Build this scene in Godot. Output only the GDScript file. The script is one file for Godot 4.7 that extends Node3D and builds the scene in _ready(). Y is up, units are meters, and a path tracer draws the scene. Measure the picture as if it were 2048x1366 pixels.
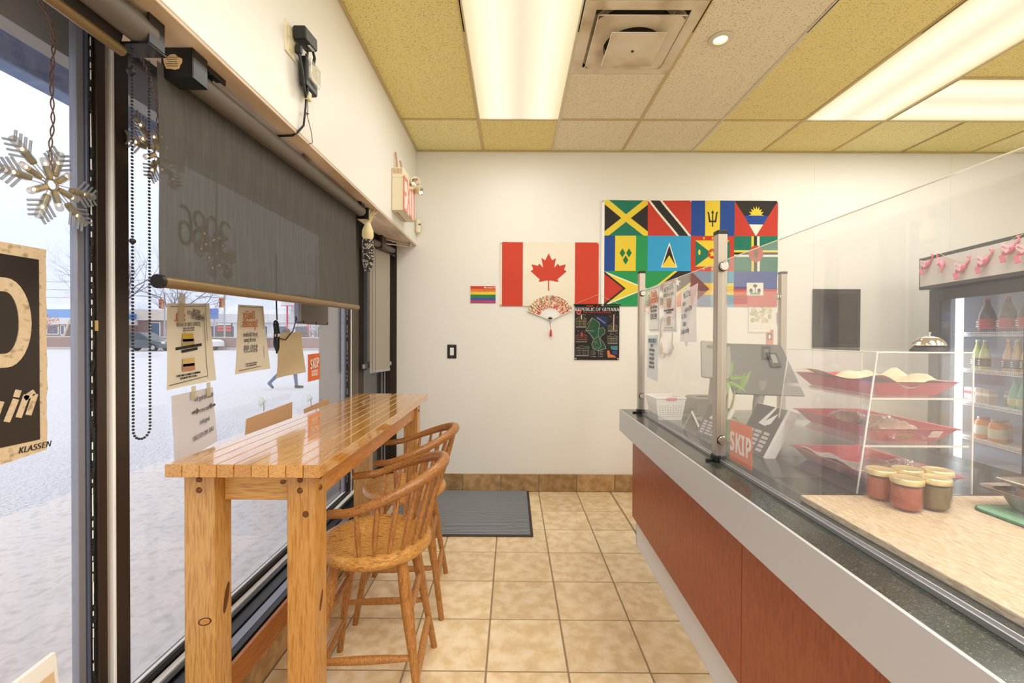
extends Node3D
# A small take-out shop seen from just inside the storefront. Units are metres, y up; the camera looks along -z.

class MB:
	var v := PackedVector3Array()
	var n := PackedVector3Array()
	var u := PackedVector2Array()
	var c := PackedColorArray()
	var ix := PackedInt32Array()

	func vert(p: Vector3, nn: Vector3, uv := Vector2.ZERO) -> int:
		v.append(p)
		n.append(nn)
		u.append(uv)
		return v.size() - 1

	func tri(a: int, b: int, d: int) -> void:
		var g := (v[b] - v[a]).cross(v[d] - v[a])
		if g.length_squared() < 1e-16:
			return
		ix.append(a)
		if g.dot(n[a] + n[b] + n[d]) > 0.0:
			ix.append(d)
			ix.append(b)
		else:
			ix.append(b)
			ix.append(d)

	func quad_i(a: int, b: int, d: int, e: int) -> void:
		tri(a, b, d)
		tri(a, d, e)

	func quad(p0: Vector3, p1: Vector3, p2: Vector3, p3: Vector3, nn := Vector3.ZERO) -> void:
		if nn == Vector3.ZERO:
			nn = (p1 - p0).cross(p2 - p0).normalized()
		quad_i(vert(p0, nn, Vector2(0, 1)), vert(p1, nn, Vector2(1, 1)), vert(p2, nn, Vector2(1, 0)), vert(p3, nn, Vector2(0, 0)))

	# a chamfered box whose chamfers shade as roundings
	func box(xf: Transform3D, size: Vector3, bevel := 0.0) -> void:
		var h := size * 0.5
		var b := minf(bevel, minf(h.x, minf(h.y, h.z)) * 0.98)
		var id := []
		for k in 8:
			var s := Vector3(1 if k & 1 else -1, 1 if k & 2 else -1, 1 if k & 4 else -1)
			var three := []
			for a in 3:
				var p := Vector3(s.x * (h.x - b), s.y * (h.y - b), s.z * (h.z - b))
				p[a] = s[a] * h[a]
				var nn := Vector3.ZERO
				nn[a] = s[a]
				three.append(vert(xf * p, (xf.basis * nn).normalized(), Vector2(p[(a + 1) % 3], p[(a + 2) % 3])))
			id.append(three)
		for a in 3:
			var o1 := 1 << ((a + 1) % 3)
			var o2 := 1 << ((a + 2) % 3)
			for s in [0, 1 << a]:
				quad_i(id[s][a], id[s + o1][a], id[s + o1 + o2][a], id[s + o2][a])
			if b > 0.0:
				var e1 := (a + 1) % 3
				var e2 := (a + 2) % 3
				for s1 in [0, o1]:
					for s2 in [0, o2]:
						quad_i(id[s1 + s2][e1], id[s1 + s2 + (1 << a)][e1], id[s1 + s2 + (1 << a)][e2], id[s1 + s2][e2])
		if b > 0.0:
			for k in 8:
				tri(id[k][0], id[k][1], id[k][2])

	func bx(lo: Vector3, hi: Vector3, bevel := 0.0) -> void:
		box(Transform3D(Basis(), (lo + hi) * 0.5), (hi - lo).abs(), bevel)

	func tube(pts: Array, rad, sides := 8, caps := true) -> void:
		var m := pts.size()
		var ref := Vector3.UP
		var rows := []
		var t0: Vector3 = (pts[1] - pts[0]).normalized()
		if absf(t0.dot(ref)) > 0.9:
			ref = Vector3.RIGHT
		var side := t0.cross(ref).normalized()
		for i in m:
			var t: Vector3 = (pts[mini(i + 1, m - 1)] - pts[maxi(i - 1, 0)]).normalized()
			side = (side - t * side.dot(t)).normalized()
			var up := side.cross(t)
			var r: float = rad[i] if rad is Array else rad
			var row := []
			for k in sides:
				var a := TAU * k / sides
				var d := side * cos(a) + up * sin(a)
				row.append(vert(pts[i] + d * r, d, Vector2(float(k) / sides, float(i) / m)))
			rows.append(row)
		for i in m - 1:
			for k in sides:
				quad_i(rows[i][k], rows[i][(k + 1) % sides], rows[i + 1][(k + 1) % sides], rows[i + 1][k])
		if caps:
			for e in [0, m - 1]:
				var nn: Vector3 = (pts[0] - pts[1]).normalized() if e == 0 else (pts[m - 1] - pts[m - 2]).normalized()
				var mid := vert(pts[e], nn)
				var ring := []
				for k in sides:
					ring.append(vert(v[rows[e][k]], nn))
				for k in sides:
					tri(mid, ring[k], ring[(k + 1) % sides])

	# prof: Vector2(radius, height) from one end to the other; the outside lies to the right of the way up
	func lathe(prof: Array, segs: int, xf := Transform3D(), flip := 1.0) -> void:
		var m := prof.size()
		var sn := []
		for i in m - 1:
			var d: Vector2 = prof[i + 1] - prof[i]
			sn.append(Vector2(d.y, -d.x).normalized() * flip)
		for i in m - 1:
			var na: Vector2 = sn[i]
			var nb: Vector2 = sn[i]
			if i > 0 and sn[i].dot(sn[i - 1]) > 0.75:
				na = (sn[i] + sn[i - 1]).normalized()
			if i < m - 2 and sn[i].dot(sn[i + 1]) > 0.75:
				nb = (sn[i] + sn[i + 1]).normalized()
			var ra := []
			var rb := []
			for k in segs + 1:
				var a := TAU * k / segs
				var cs := Vector3(cos(a), 0, sin(a))
				var pa: Vector2 = prof[i]
				var pb: Vector2 = prof[i + 1]
				ra.append(vert(xf * (cs * pa.x + Vector3(0, pa.y, 0)), (xf.basis * (cs * na.x + Vector3(0, na.y, 0))).normalized(), Vector2(float(k) / segs, 1.0 - float(i) / (m - 1))))
				rb.append(vert(xf * (cs * pb.x + Vector3(0, pb.y, 0)), (xf.basis * (cs * nb.x + Vector3(0, nb.y, 0))).normalized(), Vector2(float(k) / segs, 1.0 - float(i + 1) / (m - 1))))
			for k in segs:
				quad_i(ra[k], ra[k + 1], rb[k + 1], rb[k])

	# a cloth or a sheet of paper: f(u, v) gives the place, thick its thickness, towards the side it faces
	func sheet(nx: int, ny: int, f: Callable, thick: float, towards: Vector3) -> void:
		var p := []
		for j in ny + 1:
			for i in nx + 1:
				p.append(f.call(float(i) / nx, float(j) / ny))
		var w := nx + 1
		var nor := []
		for j in ny + 1:
			for i in nx + 1:
				var dx: Vector3 = p[j * w + mini(i + 1, nx)] - p[j * w + maxi(i - 1, 0)]
				var dy: Vector3 = p[mini(j + 1, ny) * w + i] - p[maxi(j - 1, 0) * w + i]
				var nn := dx.cross(dy).normalized()
				nor.append(nn if nn.dot(towards) > 0.0 else -nn)
		var base := []
		for side in ([1.0, -1.0] if thick > 0.0 else [1.0]):
			base.append(v.size())
			for j in ny + 1:
				for i in nx + 1:
					vert(p[j * w + i] + nor[j * w + i] * (thick * 0.5 * side), nor[j * w + i] * side, Vector2(float(i) / nx, float(j) / ny))
			for j in ny:
				for i in nx:
					var q: int = base[-1] + j * w + i
					quad_i(q, q + 1, q + w + 1, q + w)
		if thick > 0.0:
			var ring := []
			for i in nx:
				ring.append(i)
			for j in ny:
				ring.append(j * w + nx)
			for i in nx:
				ring.append(ny * w + nx - i)
			for j in ny:
				ring.append((ny - j) * w)
			for k in ring.size():
				var a: int = ring[k]
				var b: int = ring[(k + 1) % ring.size()]
				var mid: Vector3 = p[(ny / 2) * w + nx / 2]
				var out: Vector3 = (p[a] + p[b]) * 0.5 - mid
				var e: Vector3 = (p[b] - p[a]).cross(nor[a]).normalized()
				if e.dot(out) < 0.0:
					e = -e
				quad_i(vert(v[base[0] + a], e, u[base[0] + a]), vert(v[base[0] + b], e, u[base[0] + b]), vert(v[base[1] + b], e, u[base[0] + b]), vert(v[base[1] + a], e, u[base[0] + a]))

	# an outline in the xy plane of xf, depth thick along z
	func prism(poly: PackedVector2Array, depth: float, xf := Transform3D()) -> void:
		var t := Geometry2D.triangulate_polygon(poly)
		for s in [1.0, -1.0]:
			var at := v.size()
			for q in poly:
				vert(xf * Vector3(q.x, q.y, depth * 0.5 * s), (xf.basis * Vector3(0, 0, s)).normalized(), q)
			for k in range(0, t.size(), 3):
				tri(at + t[k], at + t[k + 1], at + t[k + 2])
		var m := poly.size()
		var area := 0.0
		for k in m:
			area += poly[k].cross(poly[(k + 1) % m])
		for k in m:
			var a := poly[k]
			var b := poly[(k + 1) % m]
			var e := Vector2(b.y - a.y, a.x - b.x).normalized() * signf(area)
			var nn := (xf.basis * Vector3(e.x, e.y, 0)).normalized()
			var h := depth * 0.5
			quad_i(vert(xf * Vector3(a.x, a.y, h), nn), vert(xf * Vector3(b.x, b.y, h), nn), vert(xf * Vector3(b.x, b.y, -h), nn), vert(xf * Vector3(a.x, a.y, -h), nn))

	func mesh() -> ArrayMesh:
		var a := []
		a.resize(Mesh.ARRAY_MAX)
		a[Mesh.ARRAY_VERTEX] = v
		a[Mesh.ARRAY_NORMAL] = n
		a[Mesh.ARRAY_TEX_UV] = u
		if c.size() == v.size() and c.size() > 0:
			a[Mesh.ARRAY_COLOR] = c
		a[Mesh.ARRAY_INDEX] = ix
		var am := ArrayMesh.new()
		am.add_surface_from_arrays(Mesh.PRIMITIVE_TRIANGLES, a)
		return am


var mt := {}          # materials by name
var counts := {}      # how often a name was used under a parent
var rng := RandomNumberGenerator.new()
var font_sans: SystemFont
var font_serif: SystemFont
var font_bold: SystemFont
var cam_xf: Transform3D


func numbered(parent: Node, called: String) -> String:
	var key := str(parent.get_instance_id()) + called
	var k: int = counts.get(key, 0)
	counts[key] = k + 1
	return called if k == 0 else "%s_%03d" % [called, k]


func put(m: MB, called: String, material: Material, parent: Node = self, at := Transform3D()) -> MeshInstance3D:
	return put_mesh(m.mesh(), called, material, parent, at)


func put_mesh(me: Mesh, called: String, material: Material, parent: Node = self, at := Transform3D()) -> MeshInstance3D:
	var o := MeshInstance3D.new()
	o.name = numbered(parent, called)
	o.mesh = me
	o.material_override = null
	for s in me.get_surface_count():
		o.set_surface_override_material(s, material)
	o.transform = at
	o.cast_shadow = GeometryInstance3D.SHADOW_CASTING_SETTING_ON
	parent.add_child(o, true)
	return o


func tag(o: Node, label := "", category := "", group := "", kind := "") -> Node:
	if label:
		o.set_meta("label", label)
	if category:
		o.set_meta("category", category)
	if group:
		o.set_meta("group", group)
	if kind:
		o.set_meta("kind", kind)
	return o


func thing(called: String, label: String, category: String, at := Vector3.ZERO, turn := 0.0, group := "") -> Node3D:
	var o := Node3D.new()
	o.name = numbered(self, called)
	o.position = at
	o.rotation.y = turn
	add_child(o, true)
	tag(o, label, category, group)
	return o


func structure(called: String, at := Vector3.ZERO) -> Node3D:
	var o := Node3D.new()
	o.name = numbered(self, called)
	o.position = at
	add_child(o, true)
	o.set_meta("kind", "structure")
	return o


func copy_of(o: Node3D, called: String, label: String, group := "") -> Node3D:
	var d := o.duplicate() as Node3D
	d.name = numbered(self, called)
	add_child(d, true)
	tag(d, label, "", group)
	return d


func col(r: float, g: float, b: float) -> Color:
	return Color(r / 255.0, g / 255.0, b / 255.0)


func mat(called: String, c: Color, rough := 0.6, metal := 0.0) -> StandardMaterial3D:
	var m := StandardMaterial3D.new()
	m.resource_name = called
	m.albedo_color = c
	m.roughness = rough
	m.metallic = metal
	mt[called] = m
	return m


func noise_tex(freq: float, cols: Array, sd := 1, octaves := 4, size := 256, kind := FastNoiseLite.TYPE_SIMPLEX_SMOOTH, offs: Array = []) -> NoiseTexture2D:
	var f := FastNoiseLite.new()
	f.seed = sd
	f.noise_type = kind
	f.frequency = freq
	f.fractal_octaves = octaves
	var g := Gradient.new()
	var pc := PackedColorArray()
	var po := PackedFloat32Array()
	for k in cols.size():
		pc.append(cols[k])
		po.append(offs[k] if offs.size() else float(k) / maxi(1, cols.size() - 1))
	g.offsets = po
	g.colors = pc
	var t := NoiseTexture2D.new()
	t.width = size
	t.height = size
	t.seamless = true
	t.noise = f
	t.color_ramp = g
	return t


func bump_tex(freq: float, sd := 1, strength := 4.0, octaves := 4, size := 256) -> NoiseTexture2D:
	var f := FastNoiseLite.new()
	f.seed = sd
	f.frequency = freq
	f.fractal_octaves = octaves
	var t := NoiseTexture2D.new()
	t.width = size
	t.height = size
	t.seamless = true
	t.noise = f
	t.as_normal_map = true
	t.bump_strength = strength
	return t


func planar(m: StandardMaterial3D, tex: Texture2D, scale: Vector3, world := true, offset := Vector3.ZERO) -> StandardMaterial3D:
	m.albedo_texture = tex
	m.uv1_triplanar = true
	m.uv1_world_triplanar = world
	m.uv1_scale = scale
	m.uv1_offset = offset
	return m


func relief(m: StandardMaterial3D, tex: Texture2D, scale := 0.5) -> StandardMaterial3D:
	m.normal_enabled = true
	m.normal_texture = tex
	m.normal_scale = scale
	return m


func glass(called: String, c: Color, alpha: float) -> StandardMaterial3D:
	var m := mat(called, Color(c.r, c.g, c.b, alpha), 0.02)
	m.transparency = BaseMaterial3D.TRANSPARENCY_ALPHA
	m.cull_mode = BaseMaterial3D.CULL_DISABLED
	return m


func glow(called: String, c: Color, energy: float) -> StandardMaterial3D:
	var m := mat(called, c, 0.5)
	m.emission_enabled = true
	m.emission = c
	m.emission_energy_multiplier = energy
	return m


func fill_poly(im: Image, pts: Array, c: Color) -> void:
	var w := im.get_width()
	var h := im.get_height()
	var y0 := h
	var y1 := 0
	for p in pts:
		y0 = mini(y0, int(floor(p.y)))
		y1 = maxi(y1, int(ceil(p.y)))
	for y in range(maxi(0, y0), mini(h, y1 + 1)):
		var yc := y + 0.5
		var xs := []
		for k in pts.size():
			var a: Vector2 = pts[k]
			var b: Vector2 = pts[(k + 1) % pts.size()]
			if (a.y <= yc) != (b.y <= yc):
				xs.append(a.x + (yc - a.y) / (b.y - a.y) * (b.x - a.x))
		xs.sort()
		for k in range(0, xs.size() - 1, 2):
			var xa := clampi(int(round(xs[k])), 0, w)
			var xb := clampi(int(round(xs[k + 1])), 0, w)
			if xb > xa:
				im.fill_rect(Rect2i(xa, y, xb - xa, 1), c)


func line(im: Image, a: Vector2, b: Vector2, width: float, c: Color) -> void:
	var d := (b - a).normalized().orthogonal() * width * 0.5
	fill_poly(im, [a + d, b + d, b - d, a - d], c)


func disc(im: Image, at: Vector2, r: float, c: Color, ry := 0.0) -> void:
	var pts := []
	for k in 20:
		pts.append(at + Vector2(cos(TAU * k / 20) * r, sin(TAU * k / 20) * (ry if ry > 0.0 else r)))
	fill_poly(im, pts, c)


func picture(called: String, im: Image, rough := 0.7) -> StandardMaterial3D:
	var m := mat(called, Color.WHITE, rough)
	m.albedo_texture = ImageTexture.create_from_image(im)
	m.texture_repeat = false
	return m


func blank(w: int, h: int, c: Color) -> Image:
	var im := Image.create_empty(w, h, false, Image.FORMAT_RGBA8)
	im.fill(c)
	return im


# raised lettering; xf places the middle of the line, reading along its x axis and facing its z axis
func letters(text: String, height: float, xf: Transform3D, material: Material, parent: Node, serif := false, squeeze := 1.0, bold := false, called := "lettering") -> MeshInstance3D:
	var t := TextMesh.new()
	t.text = text
	t.font = font_bold if bold else font_serif if serif else font_sans
	t.font_size = 32
	t.pixel_size = height / 23.0
	t.depth = 0.0012
	t.curve_step = 2.0
	var o := MeshInstance3D.new()
	o.name = numbered(parent, called)
	o.mesh = t
	o.set_surface_override_material(0, material)
	t.material = material
	o.transform = xf * Transform3D(Basis().scaled(Vector3(squeeze, 1, 1)), Vector3.ZERO)
	parent.add_child(o, true)
	return o


func frame_of(x: Vector3, y: Vector3, at: Vector3) -> Transform3D:
	return Transform3D(Basis(x.normalized(), y.normalized(), x.cross(y).normalized()), at)


func area_light(called: String, at: Vector3, size: Vector2, energy: float, c: Color, down := Vector3.DOWN) -> AreaLight3D:
	var l := AreaLight3D.new()
	l.name = numbered(self, called)
	l.area_size = size
	l.area_normalize_energy = false
	l.light_energy = energy
	l.light_color = c
	l.shadow_enabled = true
	l.area_range = 20.0
	var up := Vector3.FORWARD if absf(down.y) > 0.9 else Vector3.UP
	l.look_at_from_position(at, at + down, up)
	add_child(l, true)
	return l


func omni(called: String, at: Vector3, energy: float, c: Color, size := 0.02) -> OmniLight3D:
	var l := OmniLight3D.new()
	l.name = numbered(self, called)
	l.position = at
	l.light_energy = energy
	l.light_color = c
	l.light_size = size
	l.omni_range = 12.0
	l.omni_attenuation = 2.0
	l.shadow_enabled = true
	add_child(l, true)
	return l


func _ready() -> void:
	rng.seed = 7
	# ---- camera
	var cam := Camera3D.new()
	cam.name = "camera"
	cam.fov = rad_to_deg(2.0 * atan(683.0 / 890.0))
	cam.near = 0.05
	cam.far = 400.0
	cam.transform = Transform3D(Basis(Vector3.UP, 0.0022) * Basis(Vector3.RIGHT, -0.0101) * Basis(Vector3.BACK, 0.0045), Vector3(0, 1.36, 0))
	add_child(cam)
	cam.current = true
	# ---- overcast sky and exposure
	var sky_mat := ProceduralSkyMaterial.new()
	sky_mat.sky_top_color = Color(0.96, 0.975, 1.0)
	sky_mat.sky_horizon_color = Color(0.79, 0.825, 0.90)
	sky_mat.sky_curve = 0.35
	sky_mat.sky_energy_multiplier = 0.96
	sky_mat.ground_bottom_color = Color(0.55, 0.56, 0.58)
	sky_mat.ground_horizon_color = Color(0.8, 0.82, 0.86)
	sky_mat.ground_energy_multiplier = 0.9
	var sky := Sky.new()
	sky.sky_material = sky_mat
	var env := Environment.new()
	env.background_mode = Environment.BG_SKY
	env.sky = sky
	env.background_energy_multiplier = 1.0
	env.tonemap_mode = Environment.TONE_MAPPER_LINEAR
	env.tonemap_exposure = 1.68
	env.sdfgi_enabled = true
	env.ssao_enabled = true
	env.ssil_enabled = true
	var we := WorldEnvironment.new()
	we.name = "world_environment"
	we.environment = env
	add_child(we)
	font_sans = SystemFont.new()
	font_sans.font_names = PackedStringArray(["Droid Sans"])
	font_serif = SystemFont.new()
	font_serif.font_names = PackedStringArray(["Droid Serif"])
	font_bold = SystemFont.new()
	font_bold.font_names = PackedStringArray(["Droid Sans"])
	font_bold.font_weight = 800
	materials()
	room()
	storefront()
	outside()
	window_things()
	seating()
	counter()
	counter_things()
	wall_things()
	fridge()


const PANEL := 1.75     # brightness of the ceiling lights
const WARM := Color(1.0, 0.994, 0.975)


func materials() -> void:
	# ---- surfaces of the room
	var wall := mat("wall_paint", col(238, 236, 230), 0.42)
	relief(wall, bump_tex(0.03, 4, 3.0), 0.08)
	wall.uv1_triplanar = true
	wall.uv1_world_triplanar = true
	wall.uv1_scale = Vector3.ONE * 4.0
	var soff := mat("soffit_paint", col(246, 228, 204), 0.5)
	planar(soff, noise_tex(0.02, [Color(0.82, 0.78, 0.74), Color(1, 1, 1)], 9, 3), Vector3(1.3, 1.3, 0.35))
	mat("grout", col(150, 130, 104), 0.9)
	mat("grout_pale", col(196, 180, 156), 0.9)
	for k in 5:
		var t := mat("floor_tile_%d" % k, [Color(1, 1, 1), Color(0.97, 0.96, 0.95), Color(1, 1, 1), Color(0.95, 0.94, 0.93), Color(0.98, 0.97, 0.96)][k], 0.34)
		planar(t, noise_tex(0.011, [col(220, 192, 148), col(228, 203, 162), col(235, 213, 175), col(240, 222, 190)], 20 + k, 7, 512, FastNoiseLite.TYPE_SIMPLEX_SMOOTH, [0.2, 0.42, 0.58, 0.85]), Vector3.ONE * (1.5 + 0.12 * k), true, Vector3(0.31 * k, 0.17 * k, 0.53 * k))
		relief(t, bump_tex(0.02, 40 + k, 5.0), 0.35)
	for k in 3:
		var t := mat("base_tile_%d" % k, [Color(0.88, 0.84, 0.8), Color(0.82, 0.78, 0.73), Color(0.92, 0.88, 0.83)][k], 0.4)
		planar(t, noise_tex(0.012, [col(180, 146, 104), col(192, 160, 116), col(204, 174, 130), col(214, 186, 146)], 60 + k, 7, 512, FastNoiseLite.TYPE_SIMPLEX_SMOOTH, [0.2, 0.42, 0.6, 0.85]), Vector3.ONE * 1.6)
	# fissured acoustic tiles: specks are printed on a small picture that repeats
	var spk := blank(512, 512, Color.WHITE)
	for k in 2600:
		var p := Vector2i(rng.randi_range(2, 506), rng.randi_range(2, 506))
		var w := rng.randi_range(1, 4)
		var d := rng.randf_range(0.45, 0.85)
		spk.fill_rect(Rect2i(p.x, p.y, w, rng.randi_range(1, 3)), Color(d, d * 0.93, d * 0.82))
		if rng.randf() < 0.4:
			spk.fill_rect(Rect2i(p.x + w - 1, p.y + 1, 2, 2), Color(d, d * 0.93, d * 0.82))
	var spt := ImageTexture.create_from_image(spk)
	for k in 3:
		planar(mat("ceiling_tile_%d" % k, [col(246, 234, 172), col(242, 227, 156), col(242, 230, 200)][k], 0.95), spt, Vector3.ONE * 1.9, true, Vector3(0.21 * k, 0.4, 0.13 * k))
	mat("ceiling_grid", col(206, 186, 132), 0.6)
	mat("ceiling_grid_pale", col(222, 212, 188), 0.6)
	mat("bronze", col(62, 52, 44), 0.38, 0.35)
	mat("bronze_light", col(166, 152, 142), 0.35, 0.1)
	mat("black_metal", col(30, 29, 30), 0.4, 0.2)
	relief(mat("sealant", col(20, 20, 21), 0.35), bump_tex(0.08, 3, 12.0), 1.0)
	mt["sealant"].uv1_triplanar = true
	mt["sealant"].uv1_scale = Vector3.ONE * 12.0
	mat("caulk", col(250, 250, 251), 0.6)
	mat("aluminium", col(190, 190, 196), 0.32, 0.7)
	mat("mill_aluminium", col(150, 152, 164), 0.45, 0.5)
	mat("brushed", col(206, 206, 210), 0.42, 0.25)
	mat("steel", col(188, 180, 172), 0.28, 0.85)
	mat("chrome", col(225, 222, 218), 0.12, 1.0)
	glass("window_glass", Color(0.96, 0.98, 1.0), 0.02)
	glass("shield_glass", Color(0.97, 0.97, 1.0), 0.055)
	glass("acrylic", Color(0.95, 0.96, 1.0), 0.05)
	mat("acrylic_edge", col(240, 238, 228), 0.15)
	glass("fridge_glass", Color(0.9, 0.93, 1.0), 0.06)
	mat("white", col(240, 240, 238), 0.5)
	mat("cream", col(236, 226, 198), 0.45)
	mat("black", col(22, 22, 23), 0.45)
	mat("ink", col(48, 46, 46), 0.8)
	mat("grey_ink", col(120, 118, 118), 0.8)
	mat("white_ink", col(246, 243, 238), 0.7)
	mat("red_ink", col(196, 60, 48), 0.7)
	mat("orange_ink", col(214, 130, 70), 0.7)
	mat("orange", col(232, 112, 52), 0.55)
	# ---- woods: one grain, stretched along x, y or z
	var grain := noise_tex(0.02, [Color(0.70, 0.58, 0.44), Color(0.93, 0.88, 0.80), Color(1, 1, 1), Color(0.86, 0.78, 0.68), Color(1, 0.98, 0.95)], 77, 4, 512)
	var oakg := noise_tex(0.03, [Color(0.50, 0.38, 0.26), Color(0.86, 0.78, 0.66), Color(1, 1, 1), Color(0.80, 0.70, 0.56), Color(1, 0.97, 0.9)], 78, 3, 512, FastNoiseLite.TYPE_SIMPLEX_SMOOTH, [0.0, 0.4, 0.5, 0.58, 1.0])
	for k in 5:
		var p := mat("plank_%d" % k, [col(218, 164, 84), col(212, 156, 74), col(224, 170, 92), col(208, 150, 72), col(220, 164, 80)][k], 0.2)
		planar(p, grain, Vector3(7, 7, 0.55), true, Vector3(0.37 * k, 0.21 * k, 0.43 * k))
		p.clearcoat_enabled = true
		p.clearcoat = 1.0
		p.clearcoat_roughness = 0.05
		relief(p, bump_tex(0.012, 90 + k, 3.0), 0.10)
		p.uv1_triplanar = true
	for k in 2:
		var p := mat("pine_%d" % k, [col(212, 164, 96), col(206, 154, 84)][k], 0.34)
		planar(p, grain, Vector3(7, 0.5, 7), true, Vector3(0.3 * k, 0.1, 0.7 * k))
		p.clearcoat_enabled = true
		p.clearcoat = 0.4
		p.clearcoat_roughness = 0.2
	planar(mat("pine_across", col(226, 180, 106), 0.35), grain, Vector3(0.5, 7, 7))
	planar(mat("pine_along", col(212, 146, 76), 0.35), grain, Vector3(7, 7, 0.5))
	planar(mat("ledge_wood", col(196, 128, 66), 0.4), grain, Vector3(7, 7, 0.5))
	planar(mat("oak_seat", col(232, 184, 112), 0.3), oakg, Vector3(1.4, 4, 6), false)
	planar(mat("oak_turned", col(204, 152, 92), 0.32), oakg, Vector3(6, 0.9, 6), false)
	planar(mat("oak_rail", col(186, 136, 84), 0.3), oakg, Vector3(3, 7, 3), false)
	mat("knot", col(96, 52, 24), 0.4)
	mat("bolt", col(120, 78, 44), 0.35, 0.5)
	var cherry := mat("cherry_panel", col(172, 92, 60), 0.38)
	planar(cherry, noise_tex(0.02, [Color(0.82, 0.74, 0.68), Color(1, 1, 1), Color(0.92, 0.88, 0.84), Color(1, 0.98, 0.96)], 33, 4, 512), Vector3(5, 0.6, 3))
	planar(mat("board_wood", col(226, 208, 182), 0.45), noise_tex(0.025, [Color(0.72, 0.66, 0.58), Color(0.95, 0.93, 0.9), Color(1, 1, 1), Color(0.86, 0.81, 0.74), Color(1, 1, 1)], 35, 4, 512, FastNoiseLite.TYPE_SIMPLEX_SMOOTH, [0.0, 0.38, 0.5, 0.56, 1.0]), Vector3(5, 4, 0.8))
	# speckled dark laminate
	var gr := blank(256, 256, col(58, 62, 56))
	for k in 9000:
		var q := rng.randf()
		gr.fill_rect(Rect2i(rng.randi_range(0, 254), rng.randi_range(0, 254), rng.randi_range(1, 2), 1), col(38, 42, 38) if q < 0.45 else col(92, 94, 84) if q < 0.85 else col(134, 130, 114))
	planar(mat("granite", Color.WHITE, 0.16), ImageTexture.create_from_image(gr), Vector3.ONE * 3.0)
	mat("base_white", col(236, 236, 240), 0.45)
	var fab := mat("shade_fabric", Color(0.20, 0.195, 0.175, 0.91), 0.9)
	fab.transparency = BaseMaterial3D.TRANSPARENCY_ALPHA
	planar(fab, noise_tex(0.02, [Color(0.86, 0.86, 0.86), Color(1, 1, 1)], 5, 3), Vector3(9, 0.8, 9))
	fab.albedo_color = Color(0.33, 0.32, 0.295, 0.96)
	mat("shade_tube", col(104, 96, 88), 0.5)
	mat("brass_bar", col(136, 112, 76), 0.34, 0.4)
	var paper := mat("paper", col(238, 232, 216), 0.9)
	paper.backlight_enabled = true
	paper.backlight = Color(0.45, 0.44, 0.4)
	var paper2 := mat("thin_paper", col(222, 218, 222), 0.9)
	paper2.backlight_enabled = true
	paper2.backlight = Color(0.6, 0.58, 0.6)
	var tan := mat("tan_paper", col(206, 188, 152), 0.9)
	tan.backlight_enabled = true
	tan.backlight = Color(0.3, 0.28, 0.24)
	var tp := mat("tape", Color(0.85, 0.80, 0.66, 0.6), 0.4)
	tp.transparency = BaseMaterial3D.TRANSPARENCY_ALPHA
	mat("cardboard", col(196, 158, 122), 0.85)
	mat("plug_cream", col(228, 220, 178), 0.5)
	mat("wire_brown", col(112, 84, 62), 0.5)
	mat("wire_clear", col(90, 90, 92), 0.35)
	glass("bulb_glass", Color(0.62, 0.62, 0.58), 0.42)
	mat("bulb_socket", col(120, 108, 78), 0.5)
	glow("bulb", Color(1.0, 0.78, 0.5), 6.0)
	mat("mat_rib", col(142, 144, 150), 0.95)
	mat("mat_base", col(80, 84, 90), 0.95)
	mat("mat_edge", col(66, 56, 50), 0.8)
	mat("tray_red", col(216, 66, 72), 0.4)
	mat("deli_paper", col(244, 226, 190), 0.85)
	mat("gold_lid", col(226, 208, 156), 0.28, 0.55)
	mat("leaf", col(118, 156, 70), 0.45)
	mat("stem", col(176, 172, 112), 0.6)
	mat("pot_green", col(150, 176, 128), 0.4)
	mat("pebble", col(170, 160, 150), 0.8)
	mat("pos_grey", col(148, 144, 132), 0.5)
	mat("pos_dark", col(92, 90, 86), 0.45)
	mat("soil_dark", col(82, 74, 68), 0.9)


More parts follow.
